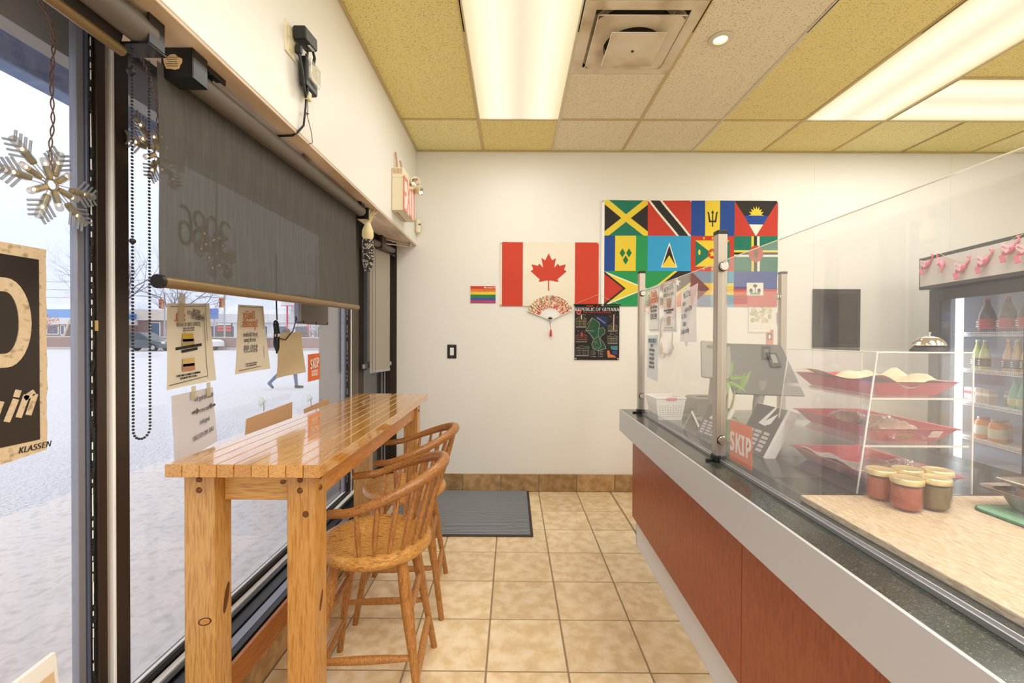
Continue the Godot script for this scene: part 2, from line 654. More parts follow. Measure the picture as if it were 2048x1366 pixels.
func room() -> void:
	# ---- floor: a bed of grout with every tile that shows laid on it
	var fl := structure("floor")
	var m := MB.new()
	m.bx(Vector3(-1.3, -0.15, -4.05), Vector3(4.8, -0.003, 2.4))
	put(m, "grout_bed", mt.grout, fl)
	for i in range(-3, 3):
		for j in range(-1, 12):
			var xa := -0.1036 + 0.3345 * i
			var xb := xa + 0.3345
			var za := -3.8027 + 0.3345 * j
			var zb := za + 0.3345
			if j == -1:
				za = -3.917
			xa = maxf(xa, -0.977)
			xb = minf(xb, 0.86)
			var g := 0.0032
			var t := MB.new()
			t.box(Transform3D(Basis(), Vector3.ZERO), Vector3(xb - xa - 2 * g, 0.012, zb - za - 2 * g), 0.003)
			var dz := 0.006 * ((xa + xb) * 0.5 - 0.3) if j > -1 else 0.0
			put(t, "tile", mt["floor_tile_%d" % ((i * 3 + j * 7 + 40) % 5)], fl, Transform3D(Basis(), Vector3((xa + xb) * 0.5, -0.006, (za + zb) * 0.5 + dz)))
	# beyond the tiles that can be told apart: one plain surface of the same stuff
	m = MB.new()
	m.bx(Vector3(0.87, -0.01, -3.917), Vector3(4.6, 0.0, 2.2))
	m.bx(Vector3(-0.977, -0.01, 0.22), Vector3(0.87, 0.0, 2.2))
	put(m, "far_tiling", mt.floor_tile_1, fl)
	# ---- walls
	m = MB.new()
	m.bx(Vector3(-1.30, -0.15, -4.05), Vector3(2.635, 3.2, -3.917))
	m.bx(Vector3(2.6365, -0.15, -4.05), Vector3(3.8235, 3.2, -3.917))
	m.bx(Vector3(3.825, -0.15, -4.05), Vector3(4.75, 3.2, -3.917))
	m.bx(Vector3(2.62, -0.15, -4.05), Vector3(3.84, 3.2, -3.919))
	tag(put(m, "wall_back", mt.wall_paint), "", "", "", "structure")
	m = MB.new()
	m.bx(Vector3(4.6, -0.15, -3.917), Vector3(4.75, 3.2, 2.3))
	tag(put(m, "wall_right", mt.wall_paint), "", "", "", "structure")
	m = MB.new()
	m.bx(Vector3(-1.30, -0.15, 2.2), Vector3(4.75, 3.2, 2.35))
	tag(put(m, "wall_front", mt.wall_paint), "", "", "", "structure")
	m = MB.new()
	m.bx(Vector3(-1.065, 2.168, -3.917), Vector3(-0.852, 3.2, 2.2), 0.004)
	m.bx(Vector3(-1.30, 2.34, -3.917), Vector3(-1.06, 3.2, 2.2))
	tag(put(m, "wall_left", mt.wall_paint), "", "", "", "structure")
	m = MB.new()
	m.bx(Vector3(-1.065, 2.156, -3.916), Vector3(-0.853, 2.168, 2.2), 0.003)
	tag(put(m, "trim_soffit", mt.soffit_paint), "", "", "", "structure")
	# ---- tiled skirting along the back wall, one piece per tile
	var bb := structure("baseboard_back")
	m = MB.new()
	m.bx(Vector3(-1.0, 0.0, -3.917), Vector3(3.0, 0.150, -3.911))
	put(m, "grout_bed", mt.grout_pale, bb)
	for i in range(-3, 9):
		var xa := maxf(-0.103 + 0.3345 * i, -1.0)
		var t := MB.new()
		t.box(Transform3D(), Vector3(-0.103 + 0.3345 * (i + 1) - xa - 0.005, 0.152, 0.012), 0.003)
		put(t, "tile", mt["base_tile_%d" % ((i + 9) % 3)], bb, Transform3D(Basis(), Vector3((xa - 0.103 + 0.3345 * (i + 1)) * 0.5, 0.079, -3.905)))
	# ---- ceiling: lay-in tiles in a grid of bars
	var ce := structure("ceiling")
	m = MB.new()
	m.bx(Vector3(-1.3, 3.05, -4.05), Vector3(4.75, 3.25, 2.35))
	put(m, "slab", mt.white, ce)
	var xs := [-0.852]
	for i in 10:
		xs.append(-0.268 + 0.6085 * i)
	xs[-1] = 4.6
	var zs := [-3.917, -3.350, -2.132, -0.912, 0.308, 1.528, 2.2]
	for i in xs.size() - 1:
		for j in zs.size() - 1:
			var cx: float = (xs[i] + xs[i + 1]) * 0.5
			var cz: float = (zs[j] + zs[j + 1]) * 0.5
			if j == 1 and (i == 1 or i == 5) or j >= 3 and j <= 4 and (i == 1 or i == 3 or i == 5 or i == 7):
				continue                      # a light fitting lies in this opening
			var za: float = zs[j]
			var zb: float = zs[j + 1]
			if j == 1 and i == 2:
				za = -3.350                   # half a tile, then the air diffuser
				zb = -2.752
			if j == 1 and (i == 6 or i == 7):
				za = -2.80
			var t := MB.new()
			t.box(Transform3D(), Vector3(xs[i + 1] - xs[i] - 0.006, 0.015, zb - za - 0.006), 0.002)
			var tone := 2 if (i == 2 or i == 3) else (i * 5 + j * 3) % 2
			put(t, "tile", mt["ceiling_tile_%d" % tone], ce, Transform3D(Basis(), Vector3(cx, 2.9985, (za + zb) * 0.5)))
	for i in range(1, xs.size() - 1):
		var t := MB.new()
		for run in ([[-3.917, -3.35], [-2.79, 2.2]] if i == 7 else [[-3.917, 2.2]]):
			t.bx(Vector3(-0.011, 0, run[0]), Vector3(0.011, 0.006, run[1]), 0.0015)
			t.bx(Vector3(-0.003, 0, run[0]), Vector3(0.003, 0.06, run[1]))
		put(t, "grid_bar", mt.ceiling_grid_pale if (i == 2 or i == 4) else mt.ceiling_grid, ce, Transform3D(Basis(), Vector3(xs[i], 2.985, 0)))
	for j in range(1, zs.size() - 1):
		var t := MB.new()
		t.bx(Vector3(-0.852, 0, -0.011), Vector3(4.6, 0.0055, 0.011), 0.0015)
		put(t, "grid_bar", mt.ceiling_grid, ce, Transform3D(Basis(), Vector3(0, 2.9852, zs[j])))
	m = MB.new()
	m.bx(Vector3(0.341, 2.985, -2.763), Vector3(0.947, 2.9905, -2.741), 0.001)
	m.bx(Vector3(2.78, 2.985, -2.811), Vector3(4.0, 2.9905, -2.789), 0.001)
	put(m, "grid_bar", mt.ceiling_grid, ce)
	m = MB.new()
	m.bx(Vector3(-0.852, 2.98, -3.917), Vector3(-0.838, 2.99, 2.2), 0.002)
	m.bx(Vector3(-0.852, 2.98, -3.917), Vector3(4.6, 2.99, -3.903), 0.002)
	put(m, "wall_angle", mt.ceiling_grid, ce)
	# ---- lights in the ceiling
	panel_light(Rect2(-0.263, -3.345, 0.60, 1.208), false, "fluorescent ceiling panel in the tile row by the window wall, beside the air diffuser", true)
	panel_light(Rect2(2.171, -3.345, 0.60, 1.208), false, "long fluorescent ceiling panel over the glass counter shield, running towards the back wall", true)
	panel_light(Rect2(2.790, -3.345, 1.19, 0.54), true, "fluorescent ceiling panel set crosswise beside the long one, at the right edge", true)
	for z in [-0.907, 0.313]:  # added panels out of view, put in for more light on floor and wall
		for x in [-0.263, 0.954, 2.171, 3.388]:
			panel_light(Rect2(x, z, 0.60, 1.208), false, "", false)
	downlight()
	diffuser()


func panel_light(r: Rect2, crosswise: bool, label: String, shown: bool) -> void:
	var c := r.get_center()
	var t := thing("ceiling_light", label if shown else "added ceiling panel out of view, put in to brighten the floor and lower wall", "ceiling light", Vector3(c.x, 2.985, c.y), 0.0, "" if shown else "added ceiling panels out of view")
	var hx := r.size.x * 0.5
	var hz := r.size.y * 0.5
	var m := MB.new()
	for s in [-1.0, 1.0]:
		m.bx(Vector3(s * (hx - 0.008), -0.001, -hz), Vector3(s * hx, 0.05, hz), 0.002)
		m.bx(Vector3(-hx, -0.001, s * (hz - 0.008)), Vector3(hx, 0.05, s * hz), 0.002)
	put(m, "frame", mt.ceiling_grid_pale, t)
	m = MB.new()
	m.bx(Vector3(-hx, 0.05, -hz), Vector3(hx, 0.06, hz))
	put(m, "housing", mt.white, t)
	if not mt.has("diffuser_lens"):
		var gr := Gradient.new()
		gr.offsets = PackedFloat32Array([0.0, 0.10, 0.24, 0.38, 0.5, 0.62, 0.76, 0.90, 1.0])
		gr.colors = PackedColorArray([Color(0.80, 0.76, 0.60), Color(0.95, 0.93, 0.80), Color(1, 0.99, 0.92), Color(0.93, 0.91, 0.82), Color(0.82, 0.80, 0.73), Color(0.92, 0.90, 0.80), Color(1, 0.99, 0.92), Color(0.95, 0.93, 0.80), Color(0.80, 0.76, 0.60)])
		var gt := GradientTexture2D.new()
		gt.gradient = gr
		gt.width = 128
		gt.height = 4
		var d := mat("diffuser_lens", col(226, 222, 206), 0.5)
		d.emission_enabled = true
		d.emission = Color.BLACK
		d.emission_texture = gt
		d.emission_energy_multiplier = 0.44
	m = MB.new()
	var q := [Vector3(-hx + 0.008, 0.004, -hz + 0.008), Vector3(hx - 0.008, 0.004, -hz + 0.008), Vector3(hx - 0.008, 0.004, hz - 0.008), Vector3(-hx + 0.008, 0.004, hz - 0.008)]
	if crosswise:
		m.quad(q[1], q[2], q[3], q[0], Vector3.DOWN)
	else:
		m.quad(q[0], q[1], q[2], q[3], Vector3.DOWN)
	m.quad(q[0] + Vector3(0, 0.006, 0), q[1] + Vector3(0, 0.006, 0), q[2] + Vector3(0, 0.006, 0), q[3] + Vector3(0, 0.006, 0), Vector3.UP)
	put(m, "diffuser", mt.diffuser_lens, t)
	# the two tubes behind the lens light the room as two bright bands
	for s in [-1.0, 1.0]:
		if crosswise:
			area_light("panel_lamp", Vector3(c.x, 2.9865, c.y + s * 0.14), Vector2(2 * hx - 0.03, 0.17), PANEL if shown else PANEL * 1.25, WARM)  # the added panels out of view are set brighter
		else:
			area_light("panel_lamp", Vector3(c.x + s * 0.16, 2.9865, c.y), Vector2(0.20, 2 * hz - 0.03), PANEL if shown else PANEL * 1.25, WARM)


func downlight() -> void:
	var t := thing("recessed_light", "small round recessed spotlight glowing in a ceiling tile right of the air diffuser", "spotlight", Vector3(1.123, 2.985, -2.443))
	var m := MB.new()
	m.lathe([Vector2(0.036, 0.012), Vector2(0.038, -0.004), Vector2(0.056, -0.006), Vector2(0.062, -0.002), Vector2(0.062, 0.004)], 32, Transform3D(), -1.0)
	put(m, "trim_ring", mt.ceiling_grid_pale, t)
	m = MB.new()
	m.lathe([Vector2(0.0, 0.004), Vector2(0.02, 0.003), Vector2(0.036, 0.006)], 24, Transform3D(), 1.0)
	put(m, "lamp_face", glow("downlight_face", Color(1.0, 0.93, 0.78), 1.6), t)
	var l := SpotLight3D.new()
	l.name = "recessed_lamp"
	l.position = Vector3(1.123, 2.978, -2.443)
	l.rotation_degrees.x = -90
	l.spot_angle = 55
	l.spot_angle_attenuation = 0.6
	l.light_energy = 0.35
	l.light_color = Color(1, 0.9, 0.75)
	l.light_size = 0.03
	l.spot_range = 10
	l.spot_attenuation = 2.0
	l.shadow_enabled = true
	add_child(l)


func diffuser() -> void:
	var t := thing("air_diffuser", "square metal air diffuser with stepped plates and dusty edges in the ceiling", "vent", Vector3(0.643, 2.985, -2.4575))
	planar(mat("vent_metal", col(236, 226, 204), 0.5), noise_tex(0.01, [Color(0.80, 0.74, 0.66), Color(0.97, 0.95, 0.92), Color(1, 1, 1)], 15, 3), Vector3.ONE * 1.2)
	mat("vent_dark", col(60, 52, 44), 0.8)
	var m := MB.new()
	for s in [-1.0, 1.0]:
		m.bx(Vector3(s * 0.235, -0.004, -0.297), Vector3(s * 0.297, 0.004, 0.297), 0.003)
		m.bx(Vector3(-0.24, -0.004, s * 0.235), Vector3(0.24, 0.004, s * 0.297), 0.003)
	put(m, "outer_frame", mt.vent_metal, t)
	# the neck: a square cone rising to a round dark throat
	m = MB.new()
	var lo := []
	var hi := []
	for k in 32:
		var a := TAU * (k + 0.5) / 32
		var d := Vector2(cos(a), sin(a))
		var sq := d / maxf(absf(d.x), absf(d.y)) * 0.236
		lo.append(Vector3(sq.x, 0.0, sq.y))
		hi.append(Vector3(d.x * 0.21, 0.05, d.y * 0.21))
	for k in 32:
		m.quad(lo[k], lo[(k + 1) % 32], hi[(k + 1) % 32], hi[k], Vector3(-lo[k].x, -0.3, -lo[k].z).normalized())
	put(m, "neck", mt.vent_metal, t)
	m = MB.new()
	m.lathe([Vector2(0.212, 0.048), Vector2(0.2, 0.062), Vector2(0.0, 0.063)], 28, Transform3D(), -1.0)
	put(m, "throat", mt.vent_dark, t)
	# two hanging plates, the upper one with a round opening
	m = MB.new()
	var e0 := []
	var e1 := []
	var e2 := []
	for k in 40:
		var a := TAU * (k + 0.5) / 40
		var d := Vector2(cos(a), sin(a))
		var sq := d / maxf(absf(d.x), absf(d.y)) * 0.222
		e0.append(Vector3(sq.x, -0.020, sq.y))
		e1.append(Vector3(d.x * 0.155, -0.030, d.y * 0.155))
		e2.append(Vector3(d.x * 0.150, 0.0, d.y * 0.150))
	for k in 40:
		var j := (k + 1) % 40
		m.quad(e0[k], e0[j], e1[j], e1[k], Vector3.DOWN)
		m.quad(e0[k] + Vector3(0, 0.003, 0), e0[j] + Vector3(0, 0.003, 0), e1[j] + Vector3(0, 0.003, 0), e1[k] + Vector3(0, 0.003, 0), Vector3.UP)
		m.quad(e1[k], e1[j], e2[j], e2[k], Vector3(-e1[k].x, 0, -e1[k].z).normalized())
	for sx in [-1.0, 1.0]:
		m.box(Transform3D(Basis(), Vector3(sx * 0.222, -0.0185, 0)), Vector3(0.003, 0.006, 0.447), 0.001)
		m.box(Transform3D(Basis(), Vector3(0, -0.0185, sx * 0.222)), Vector3(0.447, 0.006, 0.003), 0.001)
	put(m, "middle_plate", mt.vent_metal, t)
	m = MB.new()
	m.box(Transform3D(Basis(), Vector3(0.0, -0.062, 0.02)), Vector3(0.286, 0.005, 0.286), 0.002)
	m.lathe([Vector2(0.045, -0.0645), Vector2(0.04, -0.067), Vector2(0.0, -0.068)], 24, Transform3D(Basis(), Vector3(0.0, 0, 0.02)), -1.0)
	put(m, "inner_plate", mt.vent_metal, t)
	m = MB.new()
	m.lathe([Vector2(0.009, -0.066), Vector2(0.007, -0.072), Vector2(0.0, -0.073)], 12, Transform3D(Basis(), Vector3(0.0, 0, 0.02)), -1.0)
	put(m, "screw", mt.vent_dark, t)
	for sx in [-1.0, 1.0]:
		m = MB.new()
		m.tube([Vector3(sx * 0.12, -0.022, 0.10), Vector3(sx * 0.15, 0.0, 0.15), Vector3(sx * 0.18, 0.04, 0.19)], 0.003, 6)
		put(m, "hanger", mt.steel, t)


# ---------------------------------------------------------------- storefront
func storefront() -> void:
	# tiled knee wall with its wooden ledge
	var kw := structure("wall_under_window")
	var m := MB.new()
	m.bx(Vector3(-1.25, -0.15, -3.40), Vector3(-0.983, 0.198, 2.2))
	put(m, "core", mt.grout, kw)
	for j in 11:
		var zb := -0.144 - 0.3345 * j
		var t := MB.new()
		t.box(Transform3D(), Vector3(0.010, 0.108, 0.329), 0.003)
		put(t, "tile", mt["base_tile_%d" % (j % 3)], kw, Transform3D(Basis(), Vector3(-0.981, 0.055, zb)))
	m = MB.new()
	m.bx(Vector3(-0.997, 0.093, -3.40), Vector3(-0.977, 0.203, 2.0), 0.004)
	tag(put(m, "trim_ledge", mt.ledge_wood), "", "", "", "structure")
	# sill of the window frame: channels and strips that run its whole length
	m = MB.new()
	m.bx(Vector3(-1.25, 0.198, -3.40), Vector3(-0.997, 0.203, 2.0), 0.001)
	m.bx(Vector3(-1.235, 0.203, -3.36), Vector3(-1.196, 0.232, 2.0), 0.003)
	m.bx(Vector3(-1.155, 0.203, -3.36), Vector3(-1.135, 0.214, 2.0), 0.002)
	m.bx(Vector3(-1.10, 0.203, -3.36), Vector3(-1.072, 0.212, 2.0), 0.003)
	m.bx(Vector3(-1.027, 0.203, -3.36), Vector3(-1.0, 0.209, 2.0), 0.002)
	var sill := put(m, "trim_sill", mt.black_metal)
	tag(sill, "", "", "", "structure")
	m = MB.new()
	m.bx(Vector3(-1.222, 0.231, -3.25), Vector3(-1.210, 0.236, 2.0), 0.001)
	m.bx(Vector3(-1.192, 0.203, -3.36), Vector3(-1.168, 0.211, 2.0), 0.002)
	m.bx(Vector3(-1.166, 0.203, -3.36), Vector3(-1.160, 0.217, 2.0), 0.001)
	put(m, "edge_strip", mt.caulk, sill)
	m = MB.new()
	m.bx(Vector3(-1.068, 0.203, -3.36), Vector3(-1.03, 0.207, 2.0), 0.001)
	put(m, "track", mt.mill_aluminium, sill)
	m = MB.new()
	m.bx(Vector3(-1.26, 2.27, -3.40), Vector3(-1.16, 2.345, 2.2), 0.004)
	tag(put(m, "trim_header", mt.black_metal), "", "", "", "structure")
	# the two panes and their jambs
	var w1 := structure("window_1")
	m = MB.new()
	m.bx(Vector3(-1.224, 0.225, -1.30), Vector3(-1.218, 2.28, 2.0))
	put(m, "pane", mt.window_glass, w1)
	var w2 := structure("window_2")
	m = MB.new()
	m.bx(Vector3(-1.224, 0.225, -3.24), Vector3(-1.218, 2.28, -1.36))
	put(m, "pane", mt.window_glass, w2)
	jamb(w1, -1.277, 2.28, true)
	jamb(w2, -3.23, 2.28, false)
	m = MB.new()
	m.bx(Vector3(-1.26, 0.1, 1.95), Vector3(-1.19, 2.168, 2.2), 0.004)
	put(m, "jamb", mt.bronze, w1)
	# a bit of masking tape stuck on the post
	m = MB.new()
	m.bx(Vector3(-1.205, 1.372, -1.2765), Vector3(-1.1915, 1.402, -1.2745), 0.0005)
	tag(put(m, "tape_piece", mat("masking", col(206, 176, 104), 0.6)), "short piece of yellowed masking tape on the dark window post", "tape")
	door()


func jamb(parent: Node, z: float, top: float, near: bool) -> void:
	var m := MB.new()
	m.bx(Vector3(-1.234, 0.2, z + 0.019), Vector3(-1.212, top, z + 0.041), 0.002)
	put(m, "stop_outer", mt.mill_aluminium, parent)
	m = MB.new()
	m.bx(Vector3(-1.232, 0.2, z + 0.008), Vector3(-1.206, top, z + 0.019), 0.004)
	put(m, "stop_inner", mat("stop_blue_%d" % int(-z * 10), col(92, 100, 122), 0.4, 0.4), parent)
	# the torn sealant: a wavering bead
	var pts := []
	var rr := []
	for k in 90:
		var y := 0.2 + (top - 0.2) * k / 89.0
		pts.append(Vector3(-1.207 + rng.randf_range(-0.0015, 0.0015), y, z + 0.004 + rng.randf_range(-0.002, 0.002)))
		rr.append(rng.randf_range(0.0055, 0.0085))
	m = MB.new()
	m.tube(pts, rr, 7)
	put(m, "sealant", mt.sealant, parent)
	m = MB.new()
	for k in 60:
		var y := 0.3 + (top - 0.4) * k / 59.0
		if rng.randf() < 0.75:
			m.bx(Vector3(-1.2015, y, z + 0.009 + rng.randf_range(0, 0.002)), Vector3(-1.1995, y + rng.randf_range(0.01, 0.035), z + 0.0125), 0.0004)
	put(m, "sealant_edge", mt.caulk, parent)
	m = MB.new()
	m.bx(Vector3(-1.26, 0.0, z - 0.036), Vector3(-1.194, 2.34, z), 0.003)
	put(m, "jamb", mt.bronze, parent)
	m = MB.new()
	m.box(Transform3D(Basis(), Vector3(-1.212, 1.269, z - 0.030)), Vector3(0.040, 2.138, 0.030), 0.014)
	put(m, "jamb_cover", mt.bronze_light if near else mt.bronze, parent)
	m = MB.new()
	m.bx(Vector3(-1.23, 0.2, z - 0.0555), Vector3(-1.1905, 2.33, z - 0.0445), 0.003)
	put(m, "caulk_strip", mt.caulk, parent)
	m = MB.new()
	m.bx(Vector3(-1.26, 0.0, z - 0.103), Vector3(-1.190, 2.34, z - 0.055), 0.003)
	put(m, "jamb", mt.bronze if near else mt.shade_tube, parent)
	if not near:
		m = MB.new()
		m.bx(Vector3(-1.26, 0.0, z - 0.33), Vector3(-1.188, 2.34, z - 0.104), 0.003)
		put(m, "side_panel", mt.shade_tube, parent)


func door() -> void:
	var d := structure("door_1", Vector3(-1.19, 0, -3.40))
	var ang := atan2(0.085, 0.46)
	d.rotation.y = -ang       # leaf runs along local -z, a little into the shop
	var m := MB.new()
	m.bx(Vector3(-0.035, 0.0, -0.455), Vector3(0.0, 2.04, -0.37), 0.003)
	m.bx(Vector3(-0.035, 0.0, -0.10), Vector3(0.0, 2.04, -0.02), 0.003)
	m.bx(Vector3(-0.035, 0.0, -0.40), Vector3(0.0, 0.24, -0.05), 0.003)
	m.bx(Vector3(-0.035, 1.93, -0.40), Vector3(0.0, 2.04, -0.05), 0.003)
	put(m, "leaf_frame", mt.bronze, d)
	m = MB.new()
	m.bx(Vector3(-0.021, 0.24, -0.38), Vector3(-0.016, 1.93, -0.08))
	put(m, "pane", mt.window_glass, d)
	m = MB.new()
	m.bx(Vector3(0.004, 0.2, -0.452), Vector3(0.008, 1.92, -0.425), 0.001)
	m.bx(Vector3(0.0, 0.3, -0.40), Vector3(0.006, 1.9, -0.385), 0.001)
	put(m, "stile_edge", mt.mill_aluminium, d)
	m = MB.new()
	m.box(Transform3D(Basis(), Vector3(0.045, 1.128, -0.235)), Vector3(0.022, 0.036, 0.47), 0.006)
	put(m, "push_bar", mt.aluminium, d)
	m = MB.new()
	m.lathe([Vector2(0, 0.012), Vector2(0.009, 0.011), Vector2(0.011, 0.004), Vector2(0.009, 0)], 12, Transform3D(Basis(Vector3.BACK, -PI / 2), Vector3(0.0, 1.23, -0.41)), -1.0)
	m.lathe([Vector2(0, 0.012), Vector2(0.011, 0.011), Vector2(0.013, 0.004), Vector2(0.011, 0)], 12, Transform3D(Basis(Vector3.BACK, -PI / 2), Vector3(0.008, 1.235, -0.45)), -1.0)
	put(m, "lock", mt.chrome, d)
	# jamb against the back wall and the head over the door
	m = MB.new()
	m.bx(Vector3(-1.30, 0.0, -3.917), Vector3(-1.022, 2.168, -3.895), 0.003)
	m.bx(Vector3(-1.30, 0.0, -3.90), Vector3(-1.085, 2.168, -3.87), 0.003)
	m.bx(Vector3(-1.26, 2.05, -3.90), Vector3(-1.03, 2.168, -3.50), 0.003)
	tag(put(m, "trim_door", mt.bronze), "", "", "", "structure")
	# roller shade on the door
	var s := thing("door_blind", "grey roller shade pulled down over the glass door beside the back wall", "roller shade", Vector3(-1.10, 0, -3.42))
	s.rotation.y = -ang
	m = MB.new()
	m.sheet(1, 1, func(u, v): return Vector3(0.0, lerpf(2.06, 1.09, v), lerpf(0.0, -0.335, u)), 0.001, Vector3.RIGHT)
	var fab := mat("door_shade_fabric", col(168, 160, 148), 0.9)
	put(m, "fabric", fab, s)
	m = MB.new()
	m.bx(Vector3(-0.006, 1.072, -0.335), Vector3(0.006, 1.096, 0.0), 0.004)
	put(m, "bottom_bar", mt.aluminium, s)
	m = MB.new()
	m.tube([Vector3(0.02, 2.085, 0.02), Vector3(0.02, 2.085, -0.345)], 0.026, 16)
	put(m, "roller", mt.shade_tube, s)
	m = MB.new()
	m.bx(Vector3(-0.02, 2.055, 0.02), Vector3(0.05, 2.15, 0.035), 0.003)
	m.bx(Vector3(-0.02, 2.055, -0.36), Vector3(0.05, 2.15, -0.345), 0.003)
	put(m, "bracket", mt.black_metal, s)
	m = MB.new()
	m.tube([Vector3(0.012, 2.07, -0.06), Vector3(0.012, 1.08, -0.06), Vector3(0.012, 1.055, -0.045), Vector3(0.012, 1.055, -0.03), Vector3(0.012, 1.075, -0.015), Vector3(0.012, 2.07, -0.012)], 0.0014, 5)
	put(m, "pull_chain", mt.black, s)
	# thin door closer arm under the soffit
	var c := thing("door_closer", "thin metal door closer arm reaching to the corner of the soffit", "door closer")
	m = MB.new()
	m.tube([Vector3(-1.10, 2.135, -3.52), Vector3(-1.07, 2.145, -3.56), Vector3(-0.885, 2.140, -3.80)], 0.006, 8)
	m.tube([Vector3(-1.12, 2.10, -3.49), Vector3(-0.885, 2.128, -3.80)], 0.006, 8)
	put(m, "arm", mt.steel, c)
	m = MB.new()
	m.bx(Vector3(-0.90, 2.122, -3.815), Vector3(-0.87, 2.156, -3.785), 0.003)
	put(m, "shoe", mt.steel, c)


# ---------------------------------------------------------------- outside
func outside() -> void:
	var asphalt := mat("asphalt", col(234, 234, 239), 0.95)
	planar(asphalt, noise_tex(0.08, [Color(0.78, 0.78, 0.79), Color(1, 1, 1), Color(0.9, 0.9, 0.91), Color(1, 1, 1)], 51, 4, 512), Vector3.ONE * 0.7)
	relief(asphalt, bump_tex(0.09, 52, 8.0), 0.6)
	var conc := mat("concrete_walk", col(238, 232, 231), 0.95)
	planar(conc, noise_tex(0.03, [Color(0.88, 0.87, 0.87), Color(1, 1, 1), Color(0.95, 0.93, 0.92)], 53, 5, 512), Vector3.ONE * 0.6)
	var m := MB.new()
	m.bx(Vector3(-150, -0.5, -150), Vector3(-4.03, -0.102, 60))
	tag(put(m, "asphalt_lot", asphalt), "", "", "", "structure")
	m = MB.new()
	m.bx(Vector3(-4.05, -0.5, -60), Vector3(-1.25, -0.09, 60), 0.01)
	tag(put(m, "sidewalk", conc), "", "", "", "structure")
	m = MB.new()
	for k in 7:
		m.bx(Vector3(-60, -0.1, -46.2 + k * 1.5), Vector3(-8, -0.098, -46.0 + k * 1.5))
	# canopy over the walk
	var cn := structure("canopy")
	var blue := mat("canopy_blue", col(136, 156, 192), 0.7)
	planar(blue, noise_tex(0.02, [Color(0.72, 0.76, 0.84), Color(1, 1, 1)], 55, 4), Vector3(0.5, 2, 2))
	m = MB.new()
	m.bx(Vector3(-2.42, 2.60, -14), Vector3(-2.30, 2.86, 6), 0.01)
	put(m, "fascia", blue, cn)
	m = MB.new()
	m.bx(Vector3(-2.30, 2.745, -14), Vector3(-2.285, 2.80, 6), 0.004)
	put(m, "trim_strip", mat("canopy_strip", col(206, 214, 232), 0.6), cn)
	m = MB.new()
	m.bx(Vector3(-2.42, 2.86, -14), Vector3(-1.26, 2.92, 6))
	put(m, "soffit", mat("canopy_soffit", col(214, 206, 212), 0.8), cn)
	# rest of the facade: the pier at the end of the window, wall above
	m = MB.new()
	m.bx(Vector3(-1.42, -0.1, -3.60), Vector3(-1.262, 2.86, -3.245), 0.006)
	tag(put(m, "wall_pier", mat("pier_grey", col(150, 144, 138), 0.7)), "", "", "", "structure")
	m = MB.new()
	m.bx(Vector3(-1.36, 2.17, -14), Vector3(-1.30, 3.6, 6))
	m.bx(Vector3(-1.36, -0.1, -14), Vector3(-1.30, 3.6, -4.0))
	tag(put(m, "wall_facade", mt.pier_grey), "", "", "", "structure")
	# low brick wall along the far side of the lot
	var bw := thing("brick_wall", "low reddish brick wall with a pale coping along the far side of the lot", "wall", Vector3(-38, -0.1, -45.6))
	planar(mat("brick_far", col(178, 150, 146), 0.9), noise_tex(0.05, [Color(0.85, 0.82, 0.82), Color(1, 1, 1)], 57, 3), Vector3(2, 6, 2))
	m = MB.new()
	m.bx(Vector3(-25, 0, -0.15), Vector3(26, 1.22, 0.15))
	put(m, "brickwork", mt.brick_far, bw)
	m = MB.new()
	m.bx(Vector3(-25, 1.22, -0.2), Vector3(26, 1.34, 0.2), 0.02)
	m.bx(Vector3(-25, 0.0, 0.15), Vector3(26, 0.24, 0.3), 0.02)
	put(m, "coping", mat("coping", col(206, 196, 194), 0.85), bw)
	far_buildings()
	vehicles()
	trees()
	street_things()
	passer_by()


func shop(label: String, lo: Vector3, hi: Vector3, wall: Material, fascia_h: float, fascia: Material, windows: Array) -> Node3D:
	var c := Vector3((lo.x + hi.x) * 0.5, lo.y, (lo.z + hi.z) * 0.5)
	var t := thing("shop_building", label, "building", c)
	var m := MB.new()
	m.bx(lo - c, Vector3(hi.x, hi.y - fascia_h, hi.z) - c)
	put(m, "wall", wall, t)
	m = MB.new()
	m.bx(Vector3(lo.x - 0.15, hi.y - fascia_h, lo.z) - c, Vector3(hi.x + 0.15, hi.y, hi.z + 0.35) - c, 0.03)
	put(m, "fascia", fascia, t)
	for w in windows:
		m = MB.new()
		m.bx(Vector3(w[0], w[1], hi.z - 0.02) - c, Vector3(w[2], w[3], hi.z + 0.05) - c, 0.02)
		var f := put(m, "window", mt.white, t)
		m = MB.new()
		m.bx(Vector3(w[0] + 0.12, w[1] + 0.12, hi.z + 0.05) - c, Vector3(w[2] - 0.12, w[3] - 0.12, hi.z + 0.06) - c)
		put(m, "pane", mt.far_glass, f)
		if w.size() > 4:
			m = MB.new()
			for k in range(1, 3):
				var x := lerpf(w[0], w[2], k / 3.0)
				m.bx(Vector3(x - 0.04, w[1], hi.z + 0.05) - c, Vector3(x + 0.04, w[3], hi.z + 0.09) - c)
				var y := lerpf(w[1], w[3], k / 3.0)
				m.bx(Vector3(w[0], y - 0.04, hi.z + 0.05) - c, Vector3(w[2], y + 0.04, hi.z + 0.09) - c)
			put(m, "glazing_bar", mt.white, f)
	return t


